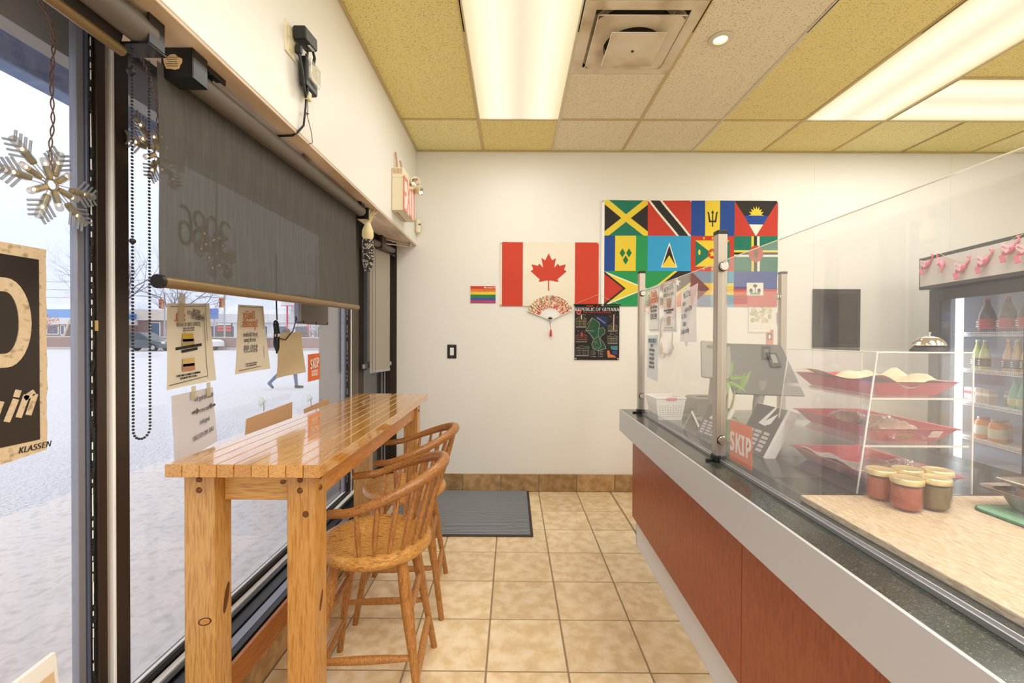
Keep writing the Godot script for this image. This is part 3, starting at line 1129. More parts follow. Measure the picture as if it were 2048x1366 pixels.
func far_buildings() -> void:
	mat("far_glass", col(92, 108, 138), 0.15)
	mat("far_brick", col(150, 124, 120), 0.9)
	mat("far_white", col(232, 230, 234), 0.8)
	mat("far_cream", col(222, 210, 196), 0.8)
	mat("far_grey", col(150, 150, 160), 0.8)
	var a := shop("white shop with a bright blue pitched roof across the street, behind the bare tree", Vector3(-70, -0.1, -70), Vector3(-52.5, 3.6, -58), mt.far_brick, 0.85, mt.far_white, [[-60.9, 1.4, -59.3, 2.75], [-59.1, 1.3, -58.5, 2.7], [-56.9, 1.9, -55.2, 3.3, 1], [-54.6, 1.2, -53.2, 2.7]])
	var m := MB.new()
	m.prism(PackedVector2Array([Vector2(-0.5, 3.7), Vector2(-7.5, 5.25), Vector2(-12.5, 3.7)]), 18.0, Transform3D(Basis(Vector3.UP, -PI / 2), Vector3(0, 0, 0)) * Transform3D(Basis(), Vector3(6.2, 0, 0)))
	put(m, "roof", mat("roof_blue", col(60, 128, 196), 0.6), a)
	m = MB.new()
	m.box(Transform3D(Basis(Vector3.BACK, -0.35), Vector3(3.3, 2.2, 6.4)), Vector3(0.2, 2.8, 0.2), 0.02)
	put(m, "railing_post", mt.far_cream, a)
	shop("flat-roofed brick shop with a broad cream fascia, behind the dark parked car", Vector3(-53.6, -0.1, -72), Vector3(-47.0, 4.9, -62), mt.far_brick, 1.45, mt.far_cream, [[-50.6, 0.6, -49.2, 3.2]])
	shop("long white shop row with pale signboards at the far right of the street", Vector3(-46.2, -0.1, -78), Vector3(-20, 4.6, -66), mt.far_white, 1.3, mt.far_white, [[-45.2, 0.5, -43.4, 2.9], [-42.9, 0.5, -41.3, 2.9], [-38.6, 0.5, -36.4, 2.9], [-35.6, 0.5, -33.4, 2.9], [-32.4, 0.5, -30.4, 2.9], [-29.4, 0.5, -27.0, 2.9]])
	shop("tall pale block behind the shop row, mostly hidden by the dark shade", Vector3(-44, -0.1, -100), Vector3(-30, 8.2, -88), mt.far_cream, 0.6, mt.far_white, [[-42.6, 4.9, -40.6, 6.4], [-39.6, 4.9, -37.6, 6.4], [-36.6, 4.9, -34.6, 6.4], [-33.6, 4.9, -31.6, 6.4]])


func car_shape(called: String, label: String, at: Vector3, turn: float, paint: Material, body: Array, cabin: Array, wheels: Array, wid: float) -> void:
	var t := thing(called, label, "car" if called == "parked_car" else "truck", at, turn)
	var m := MB.new()
	m.prism(PackedVector2Array(body), wid)
	put(m, "body", paint, t)
	m = MB.new()
	m.prism(PackedVector2Array(cabin), wid - 0.22)
	put(m, "cabin", paint, t)
	for s in [-1.0, 1.0]:
		m = MB.new()
		var q := PackedVector2Array()
		var mid := Vector2.ZERO
		for p in cabin:
			mid += p / cabin.size()
		for p in cabin:
			q.append(mid + (p - mid) * 0.84)
		m.prism(q, 0.02, Transform3D(Basis(), Vector3(0, -0.01, s * (wid * 0.5 - 0.105))))
		put(m, "window", mt.car_glass, t)
	for x in wheels:
		for s in [-1.0, 1.0]:
			m = MB.new()
			m.tube([Vector3(x, 0.34, s * (wid * 0.5 - 0.22)), Vector3(x, 0.34, s * (wid * 0.5 + 0.01))], 0.34, 20)
			var w := put(m, "wheel", mt.tyre, t)
			m = MB.new()
			m.tube([Vector3(x, 0.34, s * (wid * 0.5 - 0.05)), Vector3(x, 0.34, s * (wid * 0.5 + 0.02))], 0.2, 14)
			put(m, "rim", mt.aluminium, w)
	m = MB.new()
	for s in [-1.0, 1.0]:
		m.box(Transform3D(Basis(), Vector3(body[0].x + 0.03, 0.95, s * (wid * 0.5 - 0.15))), Vector3(0.1, 0.22, 0.26), 0.02)
	put(m, "tail_light", mt.red_ink, t)
	m = MB.new()
	for s in [-1.0, 1.0]:
		m.box(Transform3D(Basis(), Vector3(-body[0].x - 0.05, 0.78, s * (wid * 0.5 - 0.2))), Vector3(0.12, 0.18, 0.36), 0.03)
	put(m, "head_light", mt.white, t)


func vehicles() -> void:
	glass("car_glass_clear", Color(0.2, 0.24, 0.26), 0.7)
	mat("car_glass", col(70, 80, 88), 0.08)
	mat("tyre", col(38, 38, 40), 0.85)
	var dark := mat("paint_dark", col(78, 86, 92), 0.25)
	dark.clearcoat_enabled = true
	car_shape("parked_car", "dark grey car parked by the brick wall, seen between the bead chain and the poster", Vector3(-34.6, -0.1, -41.8), 0.0, dark,
		[Vector2(-2.3, 0.3), Vector2(-2.32, 0.85), Vector2(-2.2, 1.05), Vector2(1.2, 1.02), Vector2(2.1, 0.88), Vector2(2.32, 0.6), Vector2(2.3, 0.3)],
		[Vector2(-2.1, 1.03), Vector2(-1.85, 1.6), Vector2(-1.2, 1.74), Vector2(0.2, 1.72), Vector2(1.25, 1.03)], [-1.45, 1.45], 1.85)
	car_shape("parked_truck", "white pickup truck parked behind the sandwich poster, only its wheels showing", Vector3(-31.9, -0.1, -46.6 + 2.6), 0.0, mat("paint_white", col(232, 234, 238), 0.3),
		[Vector2(-2.7, 0.45), Vector2(-2.72, 1.1), Vector2(0.9, 1.12), Vector2(2.3, 1.08), Vector2(2.66, 0.9), Vector2(2.7, 0.4)],
		[Vector2(-0.9, 1.1), Vector2(-0.75, 1.82), Vector2(0.45, 1.84), Vector2(1.2, 1.1)], [-1.75, 1.75], 1.95)


func grow(m: MB, at: Vector3, dir: Vector3, length: float, r: float, level: int) -> void:
	var pts := [at]
	var rad := [r]
	var d := dir
	var p := at
	var n := 3
	for k in n:
		d = (d + Vector3(rng.randf_range(-0.22, 0.22), rng.randf_range(-0.05, 0.2), rng.randf_range(-0.22, 0.22))).normalized()
		p += d * length / n
		pts.append(p)
		rad.append(r * (1.0 - 0.6 * (k + 1) / n))
	m.tube(pts, rad, 5 if level < 2 else 3, false)
	if level >= 5:
		return
	var kids := 3 if level < 4 else 4
	for k in kids:
		var i := rng.randi_range(1, n)
		var ax := d.cross(Vector3(rng.randf_range(-1, 1), rng.randf_range(-1, 1), rng.randf_range(-1, 1)).normalized()).normalized()
		grow(m, pts[i] if k > 0 else pts[n], d.rotated(ax, rng.randf_range(0.35, 0.85)), length * rng.randf_range(0.62, 0.8), rad[i] * 0.75, level + 1)


func bare_tree(label: String, at: Vector3, h: float, wood: Material) -> void:
	var t := thing("bare_tree", label, "tree", at)
	var m := MB.new()
	m.tube([Vector3.ZERO, Vector3(0.1, h * 0.16, 0), Vector3(0.05, h * 0.32, 0.1)], [h * 0.022, h * 0.018, h * 0.014], 9)
	put(m, "trunk", wood, t)
	m = MB.new()
	for k in 6:
		var a := TAU * k / 6 + rng.randf_range(-0.3, 0.3)
		grow(m, Vector3(0.05, h * rng.randf_range(0.2, 0.32), 0.1), Vector3(cos(a) * 0.75, rng.randf_range(0.6, 1.3), sin(a) * 0.75).normalized(), h * 0.26, h * 0.009, 1)
	tag(put(m, "branches", wood, t), "", "", "", "stuff")


func trees() -> void:
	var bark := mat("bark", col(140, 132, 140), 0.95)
	bare_tree("tall bare winter tree behind the window post, its twigs spread against the sky", Vector3(-41.5, -0.1, -46.5), 14.0, bark)
	bare_tree("bare tree whose branches show between the bead chain and the dark shade", Vector3(-36.2, -0.1, -48.0), 11.5, bark)
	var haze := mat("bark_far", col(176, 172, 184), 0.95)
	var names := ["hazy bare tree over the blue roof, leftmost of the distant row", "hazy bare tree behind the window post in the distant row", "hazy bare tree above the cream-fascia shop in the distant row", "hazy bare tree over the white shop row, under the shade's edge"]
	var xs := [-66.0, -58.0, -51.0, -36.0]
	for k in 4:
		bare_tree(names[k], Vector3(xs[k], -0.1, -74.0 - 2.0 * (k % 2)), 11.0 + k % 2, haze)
	# autumn shrub by the blue roof and an evergreen bush over the wall
	for q in [[Vector3(-56.6, 2.6, -53.0), col(206, 138, 96), 1.7, "small tree with rust-orange leaves in front of the blue roof", "leafy_tree"], [Vector3(-23.2, 1.2, -49.5), col(126, 116, 122), 1.5, "rounded bare shrub over the brick wall, beside the blank paper", "shrub"]]:
		var t := thing(q[4], q[3], "tree" if q[4] == "leafy_tree" else "shrub", Vector3(q[0].x, -0.1, q[0].z))
		var m := MB.new()
		m.tube([Vector3.ZERO, Vector3(0.05, q[0].y, 0)], [0.12, 0.07], 7)
		put(m, "trunk", bark, t)
		m = MB.new()
		for k in 420:
			var d: Vector3 = Vector3(rng.randfn(), rng.randfn() * 0.7, rng.randfn()).limit_length(2.0) * (q[2] * 0.5)
			var b := Basis(Vector3(rng.randf(), rng.randf(), rng.randf() + 0.1).normalized(), rng.randf() * TAU)
			m.box(Transform3D(b, Vector3(0, q[0].y + 0.4, 0) + d), Vector3(0.16, 0.012, 0.1), 0.0)
		tag(put(m, "foliage", mat("foliage_%s" % q[4], q[1], 0.9), t), "", "", "", "stuff")


func street_things() -> void:
	mat("signal_orange", col(232, 150, 92), 0.6)
	mat("pole_grey", col(176, 178, 186), 0.6)
	var n := 0
	for q in [[-39.2, -50.0, 5.0, "orange traffic signal on a slim pole, seen above the dark parked car"], [-32.45, -50.0, 5.15, "orange traffic signal on a slim pole, between the two posters at the shade's edge"]]:
		var t := thing("traffic_light", q[3], "traffic light", Vector3(q[0], -0.1, q[1]), 0.0, "")
		var m := MB.new()
		m.tube([Vector3(0, 0, 0), Vector3(0, 6.2, 0)], [0.10, 0.07], 8)
		m.tube([Vector3(0, 5.7, 0), Vector3(-3.2, 5.9, 0)], 0.05, 6)
		put(m, "pole", mt.pole_grey, t)
		m = MB.new()
		m.box(Transform3D(Basis(), Vector3(-0.25, q[2], 0.15)), Vector3(0.42, 1.1, 0.3), 0.04)
		put(m, "signal_head", mt.signal_orange, t)
		for k in 3:
			m = MB.new()
			m.tube([Vector3(-0.25, q[2] + 0.34 * (k - 1), 0.3), Vector3(-0.25, q[2] + 0.34 * (k - 1), 0.36)], 0.13, 12)
			put(m, "lens", mt.red_ink if k == 2 else mt.pos_dark, t)
	# signs of the shops over the way
	var s := thing("street_sign", "blue shop sign on a post, just right of the sandwich poster", "sign", Vector3(-43.3, -0.1, -64.4))
	var m := MB.new()
	m.box(Transform3D(Basis(), Vector3(-0.2, 4.65, 0)), Vector3(1.5, 1.5, 0.25), 0.05)
	put(m, "board", mat("sign_blue", col(96, 136, 206), 0.5), s)
	m = MB.new()
	m.tube([Vector3(0, 0, 0), Vector3(0, 3.9, 0)], 0.09, 8)
	put(m, "post", mt.pole_grey, s)
	s = thing("street_sign", "dark roadside sign board with red and white lettering, between the two posters", "sign", Vector3(-38.9, -0.1, -60.0))
	m = MB.new()
	m.box(Transform3D(Basis(), Vector3(0, 1.9, 0)), Vector3(2.0, 2.5, 0.3), 0.05)
	put(m, "board", mt.pos_dark, s)
	m = MB.new()
	m.box(Transform3D(Basis(), Vector3(0, 2.6, 0.16)), Vector3(1.8, 0.3, 0.03), 0.005)
	m.box(Transform3D(Basis(), Vector3(0, 2.2, 0.16)), Vector3(1.8, 0.26, 0.03), 0.005)
	put(m, "red_lines", mat("sign_red", col(222, 96, 110), 0.6), s)
	m = MB.new()
	m.box(Transform3D(Basis(), Vector3(0, 3.0, 0.16)), Vector3(1.8, 0.2, 0.03), 0.005)
	m.box(Transform3D(Basis(), Vector3(0.1, 1.2, 0.16)), Vector3(1.5, 0.2, 0.03), 0.005)
	m.box(Transform3D(Basis(), Vector3(0.2, 0.9, 0.16)), Vector3(1.3, 0.12, 0.03), 0.005)
	put(m, "white_lines", mt.white, s)
	s = thing("street_sign", "pale billboard with a red border above the shop row, right of the coiled cable", "sign", Vector3(-31.0, -0.1, -64.0))
	m = MB.new()
	m.box(Transform3D(Basis(), Vector3(0, 6.3, 0)), Vector3(4.6, 1.1, 0.3), 0.05)
	put(m, "board", mt.far_white, s)
	m = MB.new()
	for k in [-1.0, 1.0]:
		m.box(Transform3D(Basis(), Vector3(0, 6.3 + 0.5 * k, 0.17)), Vector3(4.6, 0.08, 0.04), 0.005)
		m.tube([Vector3(1.5 * k, 0, 0), Vector3(1.5 * k, 5.8, 0)], 0.12, 8)
	put(m, "border", mt.sign_red, s)
	# pole and overhead wires
	s = thing("utility_pole", "grey utility pole with crossarms above the blank paper on the window", "pole", Vector3(-23.0, -0.1, -52.0))
	m = MB.new()
	m.tube([Vector3.ZERO, Vector3(0, 11, 0)], [0.18, 0.12], 9)
	m.box(Transform3D(Basis(), Vector3(0, 9.8, 0)), Vector3(2.6, 0.14, 0.14), 0.01)
	m.box(Transform3D(Basis(), Vector3(0, 8.6, 0)), Vector3(2.0, 0.14, 0.14), 0.01)
	put(m, "mast", mt.pole_grey, s)
	m = MB.new()
	for k in 3:
		var pts := []
		for i in 13:
			var u := i / 12.0
			pts.append(Vector3(lerpf(0, -60, u), 9.85 - 0.9 * k - 2.2 * sin(PI * u), 0.0))
		m.tube(pts, 0.025, 4)
	put(m, "wire", mt.pole_grey, s)


func passer_by() -> void:
	# legs, trunk, arms and head as one skin over a walking skeleton
	var b := [
		[Vector3(0, 0.93, 0), Vector3(0, 1.12, 0.01), 0.135, 0.125], [Vector3(0, 1.12, 0.01), Vector3(0.0, 1.36, 0.02), 0.13, 0.15],
		[Vector3(-0.0, 1.38, -0.17), Vector3(0.0, 1.38, 0.17), 0.075, 0.075], [Vector3(0, 1.42, 0), Vector3(0.02, 1.53, 0), 0.06, 0.055],
		[Vector3(0.03, 1.60, 0), Vector3(0.03, 1.67, 0), 0.088, 0.092],
		[Vector3(0, 0.9, -0.09), Vector3(0.22, 0.50, -0.09), 0.098, 0.062], [Vector3(0.22, 0.50, -0.09), Vector3(0.26, 0.08, -0.09), 0.06, 0.042], [Vector3(0.25, 0.045, -0.09), Vector3(0.43, 0.04, -0.10), 0.045, 0.035],
		[Vector3(0, 0.9, 0.09), Vector3(-0.12, 0.49, 0.09), 0.098, 0.062], [Vector3(-0.12, 0.49, 0.09), Vector3(-0.42, 0.19, 0.09), 0.06, 0.042], [Vector3(-0.43, 0.16, 0.09), Vector3(-0.33, 0.05, 0.10), 0.045, 0.034],
		[Vector3(0, 1.38, -0.19), Vector3(-0.13, 1.10, -0.24), 0.056, 0.044], [Vector3(-0.13, 1.10, -0.24), Vector3(-0.06, 0.86, -0.23), 0.042, 0.034], [Vector3(-0.06, 0.84, -0.23), Vector3(-0.03, 0.74, -0.23), 0.036, 0.026],
		[Vector3(0, 1.38, 0.19), Vector3(0.10, 1.10, 0.24), 0.056, 0.044], [Vector3(0.10, 1.10, 0.24), Vector3(0.24, 0.92, 0.23), 0.042, 0.034], [Vector3(0.25, 0.90, 0.23), Vector3(0.30, 0.81, 0.23), 0.036, 0.026],
	]
	var m := skin(b, 0.022, 0.035)
	for k in m.v.size():
		var p := m.v[k]
		var c := Color(0.09, 0.15, 0.30)                         # jeans
		if p.y > 0.94 or (absf(p.z) > 0.17 and p.y > 0.84):
			c = Color(0.20, 0.27, 0.36)                          # jacket
		if p.y > 1.52 or (absf(p.z) > 0.17 and p.y < 0.86 and p.y > 0.6):
			c = Color(0.50, 0.32, 0.23)
		if p.y < 0.09:
			c = Color(0.05, 0.05, 0.05)
		m.c.append(c)
	var t := thing("person", "person in blue jeans and a blue jacket walking past outside, mostly hidden by papers", "person", Vector3(-6.28, -0.098, -12.3), 0.15)
	t.scale = Vector3.ONE * 0.94
	var cl := mat("clothes", Color.WHITE, 0.9)
	cl.vertex_color_use_as_albedo = true
	put(m, "body", cl, t)
	m = MB.new()
	m.lathe([Vector2(0.0, 1.775), Vector2(0.06, 1.765), Vector2(0.095, 1.72), Vector2(0.102, 1.67), Vector2(0.098, 1.645)], 18, Transform3D(Basis(), Vector3(0.02, 0, 0)), -1.0)
	put(m, "hair", mt.soil_dark, t)


# surface nets over smoothly joined tapered capsules [a, b, ra, rb]
func skin(bones: Array, cell: float, blend: float) -> MB:
	var lo := Vector3.ONE * 1e9
	var hi := -lo
	for q in bones:
		for e in 2:
			lo = lo.min(q[e] - Vector3.ONE * (q[2 + e] + 2 * cell))
			hi = hi.max(q[e] + Vector3.ONE * (q[2 + e] + 2 * cell))
	var nx := int((hi.x - lo.x) / cell) + 2
	var ny := int((hi.y - lo.y) / cell) + 2
	var nz := int((hi.z - lo.z) / cell) + 2
	var f := PackedFloat32Array()
	f.resize(nx * ny * nz)
	f.fill(1.0)
	for q in bones:
		var a: Vector3 = q[0]
		var ab: Vector3 = q[1] - a
		var l2 := maxf(ab.length_squared(), 1e-6)
		var pad := maxf(q[2], q[3]) + blend + 2 * cell
		var p0: Vector3 = (a.min(q[1]) - Vector3.ONE * pad - lo) / cell
		var p1: Vector3 = (a.max(q[1]) + Vector3.ONE * pad - lo) / cell
		for k in range(maxi(0, int(p0.z)), mini(nz, int(p1.z) + 1)):
			for j in range(maxi(0, int(p0.y)), mini(ny, int(p1.y) + 1)):
				for i in range(maxi(0, int(p0.x)), mini(nx, int(p1.x) + 1)):
					var p := lo + Vector3(i, j, k) * cell
					var t := clampf((p - a).dot(ab) / l2, 0.0, 1.0)
					var d: float = (p - a - ab * t).length() - lerpf(q[2], q[3], t)
					var at := (k * ny + j) * nx + i
					var o := f[at]
					var h := maxf(blend - absf(o - d), 0.0) / blend
					f[at] = minf(o, d) - h * h * blend * 0.25
	var m := MB.new()
	var id := {}
	var step := [1, nx, nx * ny]
	for k in nz - 1:
		for j in ny - 1:
			for i in nx - 1:
				var at := (k * ny + j) * nx + i
				var inside := 0
				for e in 8:
					if f[at + (e & 1) + (nx if e & 2 else 0) + (nx * ny if e & 4 else 0)] < 0.0:
						inside += 1
				if inside == 0 or inside == 8:
					continue
				var sum := Vector3.ZERO
				var cnt := 0
				for e in 12:
					var ax := e / 4
					var u := (ax + 1) % 3
					var w := (ax + 2) % 3
					var o := Vector3.ZERO
					o[u] = e & 1
					o[w] = (e >> 1) & 1
					var s0: int = at + int(o.x) + int(o.y) * nx + int(o.z) * nx * ny
					var fa := f[s0]
					var fb := f[s0 + step[ax]]
					if (fa < 0.0) != (fb < 0.0):
						o[ax] = fa / (fa - fb)
						sum += o
						cnt += 1
				var g := Vector3(f[at + 1] - f[at], f[at + nx] - f[at], f[at + nx * ny] - f[at])
				id[at] = m.vert(lo + (Vector3(i, j, k) + sum / cnt) * cell, g.normalized())
	for at in id:
		for ax in 3:
			var u: int = step[(ax + 1) % 3]
			var w: int = step[(ax + 2) % 3]
			var a := f[at]
			var b := f[at + step[ax]]
			if (a < 0.0) != (b < 0.0) and id.has(at - u) and id.has(at - w) and id.has(at - u - w):
				m.quad_i(id[at], id[at - u], id[at - u - w], id[at - w])
	return m


# ---------------------------------------------------------------- things at the window
const GX := -1.2165     # inner face of the window glass


func on_quad(q: Array, u: float, v: float, x: float) -> Vector3:
	var a: Vector2 = q[0].lerp(q[1], u)
	var b: Vector2 = q[3].lerp(q[2], u)
	var p := a.lerp(b, v)
	return Vector3(x, p.y, p.x)


# a sheet taped to the glass; q holds its corners (z, y) from the top left round as seen from inside
func window_paper(label: String, q: Array, curl: float, material: Material, category := "poster", called := "window_poster") -> Node3D:
	var c := on_quad(q, 0.5, 0.5, 0.0)
	var t := thing(called, label, category, Vector3(GX + 0.003, c.y, c.z))
	var m := MB.new()
	m.sheet(8, 10, func(u, v): return on_quad(q, u, v, 0.0) - Vector3(0, c.y, c.z) + Vector3(curl * (0.5 + 0.5 * sin(3.0 * v + 5.0 * u)) * (0.3 + absf(v - 0.3)), 0, 0), 0.0006, Vector3.RIGHT)
	put(m, "sheet", material, t)
	return t


func print_on(t: Node3D, q: Array, text: String, u: float, v: float, h: float, material: Material, mirrored: bool, serif := false, squeeze := 1.0, tilt := 0.0, lift := 0.006, bold := false) -> void:
	var c := on_quad(q, 0.5, 0.5, 0.0)
	var p := on_quad(q, u, v, lift) - Vector3(0, c.y, c.z)
	var ex := on_quad(q, minf(u + 0.1, 1), v, 0) - on_quad(q, maxf(u - 0.1, 0), v, 0)
	ex = ex.normalized().rotated(Vector3.RIGHT, tilt)
	var ey := Vector3.RIGHT.cross(ex).normalized()
	if mirrored:
		ex = -ex
	letters(text, h, frame_of(ex, ey, p), material, t, serif, squeeze, bold)


func rule_on(t: Node3D, q: Array, u0: float, v0: float, u1: float, v1: float, w: float, material: Material, called := "rule") -> void:
	var c := on_quad(q, 0.5, 0.5, 0.0)
	var a := on_quad(q, u0, v0, 0.006) - Vector3(0, c.y, c.z)
	var b := on_quad(q, u1, v1, 0.006) - Vector3(0, c.y, c.z)
	var m := MB.new()
	m.box(frame_of(b - a, Vector3.RIGHT, (a + b) * 0.5), Vector3((b - a).length(), 0.0006, w), 0.0)
	put(m, called, material, t)


func tape_on(t: Node3D, q: Array, u: float, v: float, w: float, h: float) -> void:
	var c := on_quad(q, 0.5, 0.5, 0.0)
	var p := on_quad(q, u, v, 0.0075) - Vector3(0, c.y, c.z)
	var m := MB.new()
	m.box(Transform3D(Basis(Vector3.RIGHT, rng.randf_range(-0.1, 0.1)), p), Vector3(0.0006, h, w), 0.0)
	put(m, "tape", mt.tape, t)


func window_things() -> void:
	# 1: sandwich poster, its print showing through reversed
	var q := [Vector2(-1.556, 1.473), Vector2(-1.775, 1.488), Vector2(-1.804, 1.180), Vector2(-1.550, 1.168)]
	var t := window_paper("cream sandwich-combo poster showing through reversed, with two sandwich photos, taped to the window", q, 0.008, mt.paper)
	print_on(t, q, "$10.", 0.25, 0.17, 0.028, mt.red_ink, true, true, 0.72)
	print_on(t, q, "NEW", 0.63, 0.10, 0.013, mt.grey_ink, true, true, 0.95, -0.2)
	print_on(t, q, "SANDWICH", 0.62, 0.145, 0.013, mt.grey_ink, true, true, 0.95, -0.25)
	print_on(t, q, "COMBOS", 0.66, 0.185, 0.013, mt.grey_ink, true, true, 0.95, -0.2)
	print_on(t, q, "JERK ON A BUN", 0.44, 0.255, 0.0135, mt.grey_ink, true, true, 0.88)
	print_on(t, q, "choice of a side", 0.44, 0.30, 0.006, mt.grey_ink, true, true)
	print_on(t, q, "and can of pop", 0.44, 0.325, 0.006, mt.grey_ink, true, true)
	for k in 2:
		var v0 := 0.44 + 0.30 * k
		rule_on(t, q, 0.30, v0 - 0.03, 0.54, v0 - 0.025, 0.030, mat("bun_%d" % k, [col(206, 170, 60), col(214, 186, 120)][k], 0.8), "photo_bun")
		rule_on(t, q, 0.29, v0 + 0.03, 0.55, v0 + 0.035, 0.026, mat("filling_%d" % k, [col(178, 158, 110), col(190, 140, 108)][k], 0.8), "photo_filling")
	rule_on(t, q, 0.16, 0.535, 0.72, 0.515, 0.010, mt.ink, "banner")
	rule_on(t, q, 0.28, 0.575, 0.62, 0.558, 0.010, mt.ink, "banner")
	print_on(t, q, "SANDWICH COMBOS COME WITH", 0.42, 0.86, 0.0065, mt.ink, true, false, 0.9)
	print_on(t, q, "CAN OF POP OR WATER", 0.42, 0.895, 0.0065, mt.ink, true, false, 0.9)
	rule_on(t, q, 0.04, 0.04, 0.86, 0.035, 0.002, mt.grey_ink)
	rule_on(t, q, 0.86, 0.0, 0.86, 0.47, 0.002, mt.grey_ink)
	rule_on(t, q, 0.80, 0.12, 0.82, 0.96, 0.002, mt.grey_ink)
	rule_on(t, q, 0.04, 0.95, 0.82, 0.925, 0.002, mt.ink)
	tape_on(t, q, 0.28, 0.06, 0.030, 0.11)
	# 2: the daily special
	q = [Vector2(-1.957, 1.4975), Vector2(-2.160, 1.505), Vector2(-2.204, 1.198), Vector2(-1.930, 1.191)]
	t = window_paper("cream daily-specials poster in orange and black print, reversed, second paper from the window post", q, 0.01, mt.paper)
	print_on(t, q, "Daily", 0.38, 0.15, 0.034, mt.orange_ink, true, true, 0.8)
	print_on(t, q, "Specials", 0.43, 0.275, 0.034, mt.orange_ink, true, true, 0.66)
	rule_on(t, q, 0.16, 0.205, 0.56, 0.198, 0.002, mt.orange_ink)
	rule_on(t, q, 0.10, 0.315, 0.60, 0.31, 0.002, mt.orange_ink)
	print_on(t, q, "Jerk Chicken", 0.43, 0.44, 0.017, mt.grey_ink, true, true, 0.78)
	print_on(t, q, "rice & peas", 0.41, 0.52, 0.017, mt.grey_ink, true, true, 0.75)
	print_on(t, q, "$10.99", 0.44, 0.655, 0.032, mt.grey_ink, true, true, 0.8)
	print_on(t, q, "Available 11am to 3pm", 0.45, 0.87, 0.006, mt.grey_ink, true, true)
	print_on(t, q, "while quantities last", 0.45, 0.90, 0.006, mt.grey_ink, true, true)
	rule_on(t, q, 0.04, 0.03, 0.92, 0.03, 0.002, mt.grey_ink)
	rule_on(t, q, 0.90, 0.02, 0.92, 0.36, 0.002, mt.grey_ink)
	rule_on(t, q, 0.86, 0.63, 0.85, 0.93, 0.002, mt.grey_ink)
	rule_on(t, q, 0.10, 0.955, 0.86, 0.935, 0.002, mt.ink)
	# 3: blank back of a paper
	q = [Vector2(-2.292, 1.3726), Vector2(-2.547, 1.386), Vector2(-2.567, 1.152), Vector2(-2.257, 1.143)]
	t = window_paper("blank curling tan paper on the window beside the coiled black cable", q, 0.018, mt.tan_paper)
	# 4: handwritten sheet with two arrows
	q = [Vector2(-1.575, 1.145), Vector2(-1.7946, 1.1528), Vector2(-1.817, 0.930), Vector2(-1.588, 0.880)]
	t = window_paper("thin white handwritten sheet with two black arrows, taped low beside the table corner", q, 0.004, mt.thin_paper)
	print_on(t, q, "Now hiring for", 0.72, 0.13, 0.017, mt.grey_ink, true, false, 0.7)
	print_on(t, q, "servers", 0.72, 0.33, 0.015, mt.grey_ink, true, false, 0.8)
	print_on(t, q, "inquire", 0.71, 0.52, 0.017, mt.grey_ink, true, false, 0.7)
	print_on(t, q, "CALL 905 433 5382", 0.66, 0.73, 0.016, mt.grey_ink, true, false, 0.62)
	for s in [[0.47, 0.31, 1.0], [0.95, 0.335, -1.0]]:
		rule_on(t, q, s[1 - 1] - 0.05 * s[2], 0.325, s[0] + 0.03 * s[2], 0.32, 0.009, mt.pos_dark, "arrow")
		var c := on_quad(q, 0.5, 0.5, 0.0)
		var p := on_quad(q, s[0] + 0.05 * s[2], 0.32, 0.006) - Vector3(0, c.y, c.z)
		var m := MB.new()
		m.prism(PackedVector2Array([Vector2(0, -0.012), Vector2(0.017, 0), Vector2(0, 0.012)]), 0.001, frame_of(Vector3(0, 0, -s[2]), Vector3(0, s[2], 0) if s[2] > 0 else Vector3(0, 1, 0), p))
		put(m, "arrow", mt.pos_dark, t)
	tape_on(t, q, 0.46, 0.02, 0.024, 0.05)
	tape_on(t, q, 0.84, 0.02, 0.022, 0.055)
	# 5: orange delivery sticker
	q = [Vector2(-2.630, 1.251), Vector2(-2.795, 1.254), Vector2(-2.795, 1.0904), Vector2(-2.630, 1.088)]
	t = window_paper("small orange delivery sticker with white lettering on the window beside the grey pier", q, 0.0, mt.orange, "sticker", "window_sticker")
	print_on(t, q, "SKIP", 0.5, 0.36, 0.058, mt.white_ink, false, false, 0.68, 0.08, 0.004, true)
	print_on(t, q, "DELIVERY", 0.5, 0.66, 0.016, mt.white_ink, false, false, 0.9, 0.0, 0.004)
	print_on(t, q, "PARTNER", 0.5, 0.78, 0.016, mt.white_ink, false, false, 0.9, 0.0, 0.004)
	closed_sign()
	hanging_cards()
	address_numbers()
	led_box()
	shades()
	snowflakes()
	corn()
	soffit_wires()
	# white board leaning in the near corner
	t = thing("menu_board", "white-edged tan board leaning in the lower left corner by the window post", "board", Vector3(-0.955, 0.206, -0.76))
	var m := MB.new()
	var bx := Vector3(-0.11, 0.0, -1.0).normalized()
	var by := Vector3(-0.10, 1.0, -0.05).normalized()
	by = (by - bx * by.dot(bx)).normalized()
	m.box(frame_of(bx, by, by * 0.225), Vector3(0.46, 0.45, 0.012), 0.003)
	put(m, "panel", mat("board_white", col(236, 234, 230), 0.3), t)
	m = MB.new()
	m.box(frame_of(bx, by, by * 0.213 + bx.cross(by) * 0.0065), Vector3(0.435, 0.40, 0.002), 0.0005)
	put(m, "face", mat("board_tan", col(212, 188, 152), 0.35), t)
	m = MB.new()
	m.box(frame_of(bx, by, by * 0.31 + bx * 0.185 + bx.cross(by) * 0.0078), Vector3(0.002, 0.16, 0.001), 0.0)
	m.box(frame_of(bx, by, by * 0.389 + bx * 0.178 + bx.cross(by) * 0.0078), Vector3(0.014, 0.002, 0.001), 0.0)
	m.box(frame_of(bx, by, by * 0.335 + bx * 0.18 + bx.cross(by) * 0.0078), Vector3(0.01, 0.002, 0.001), 0.0)
	put(m, "ornament_line", mt.grey_ink, t)


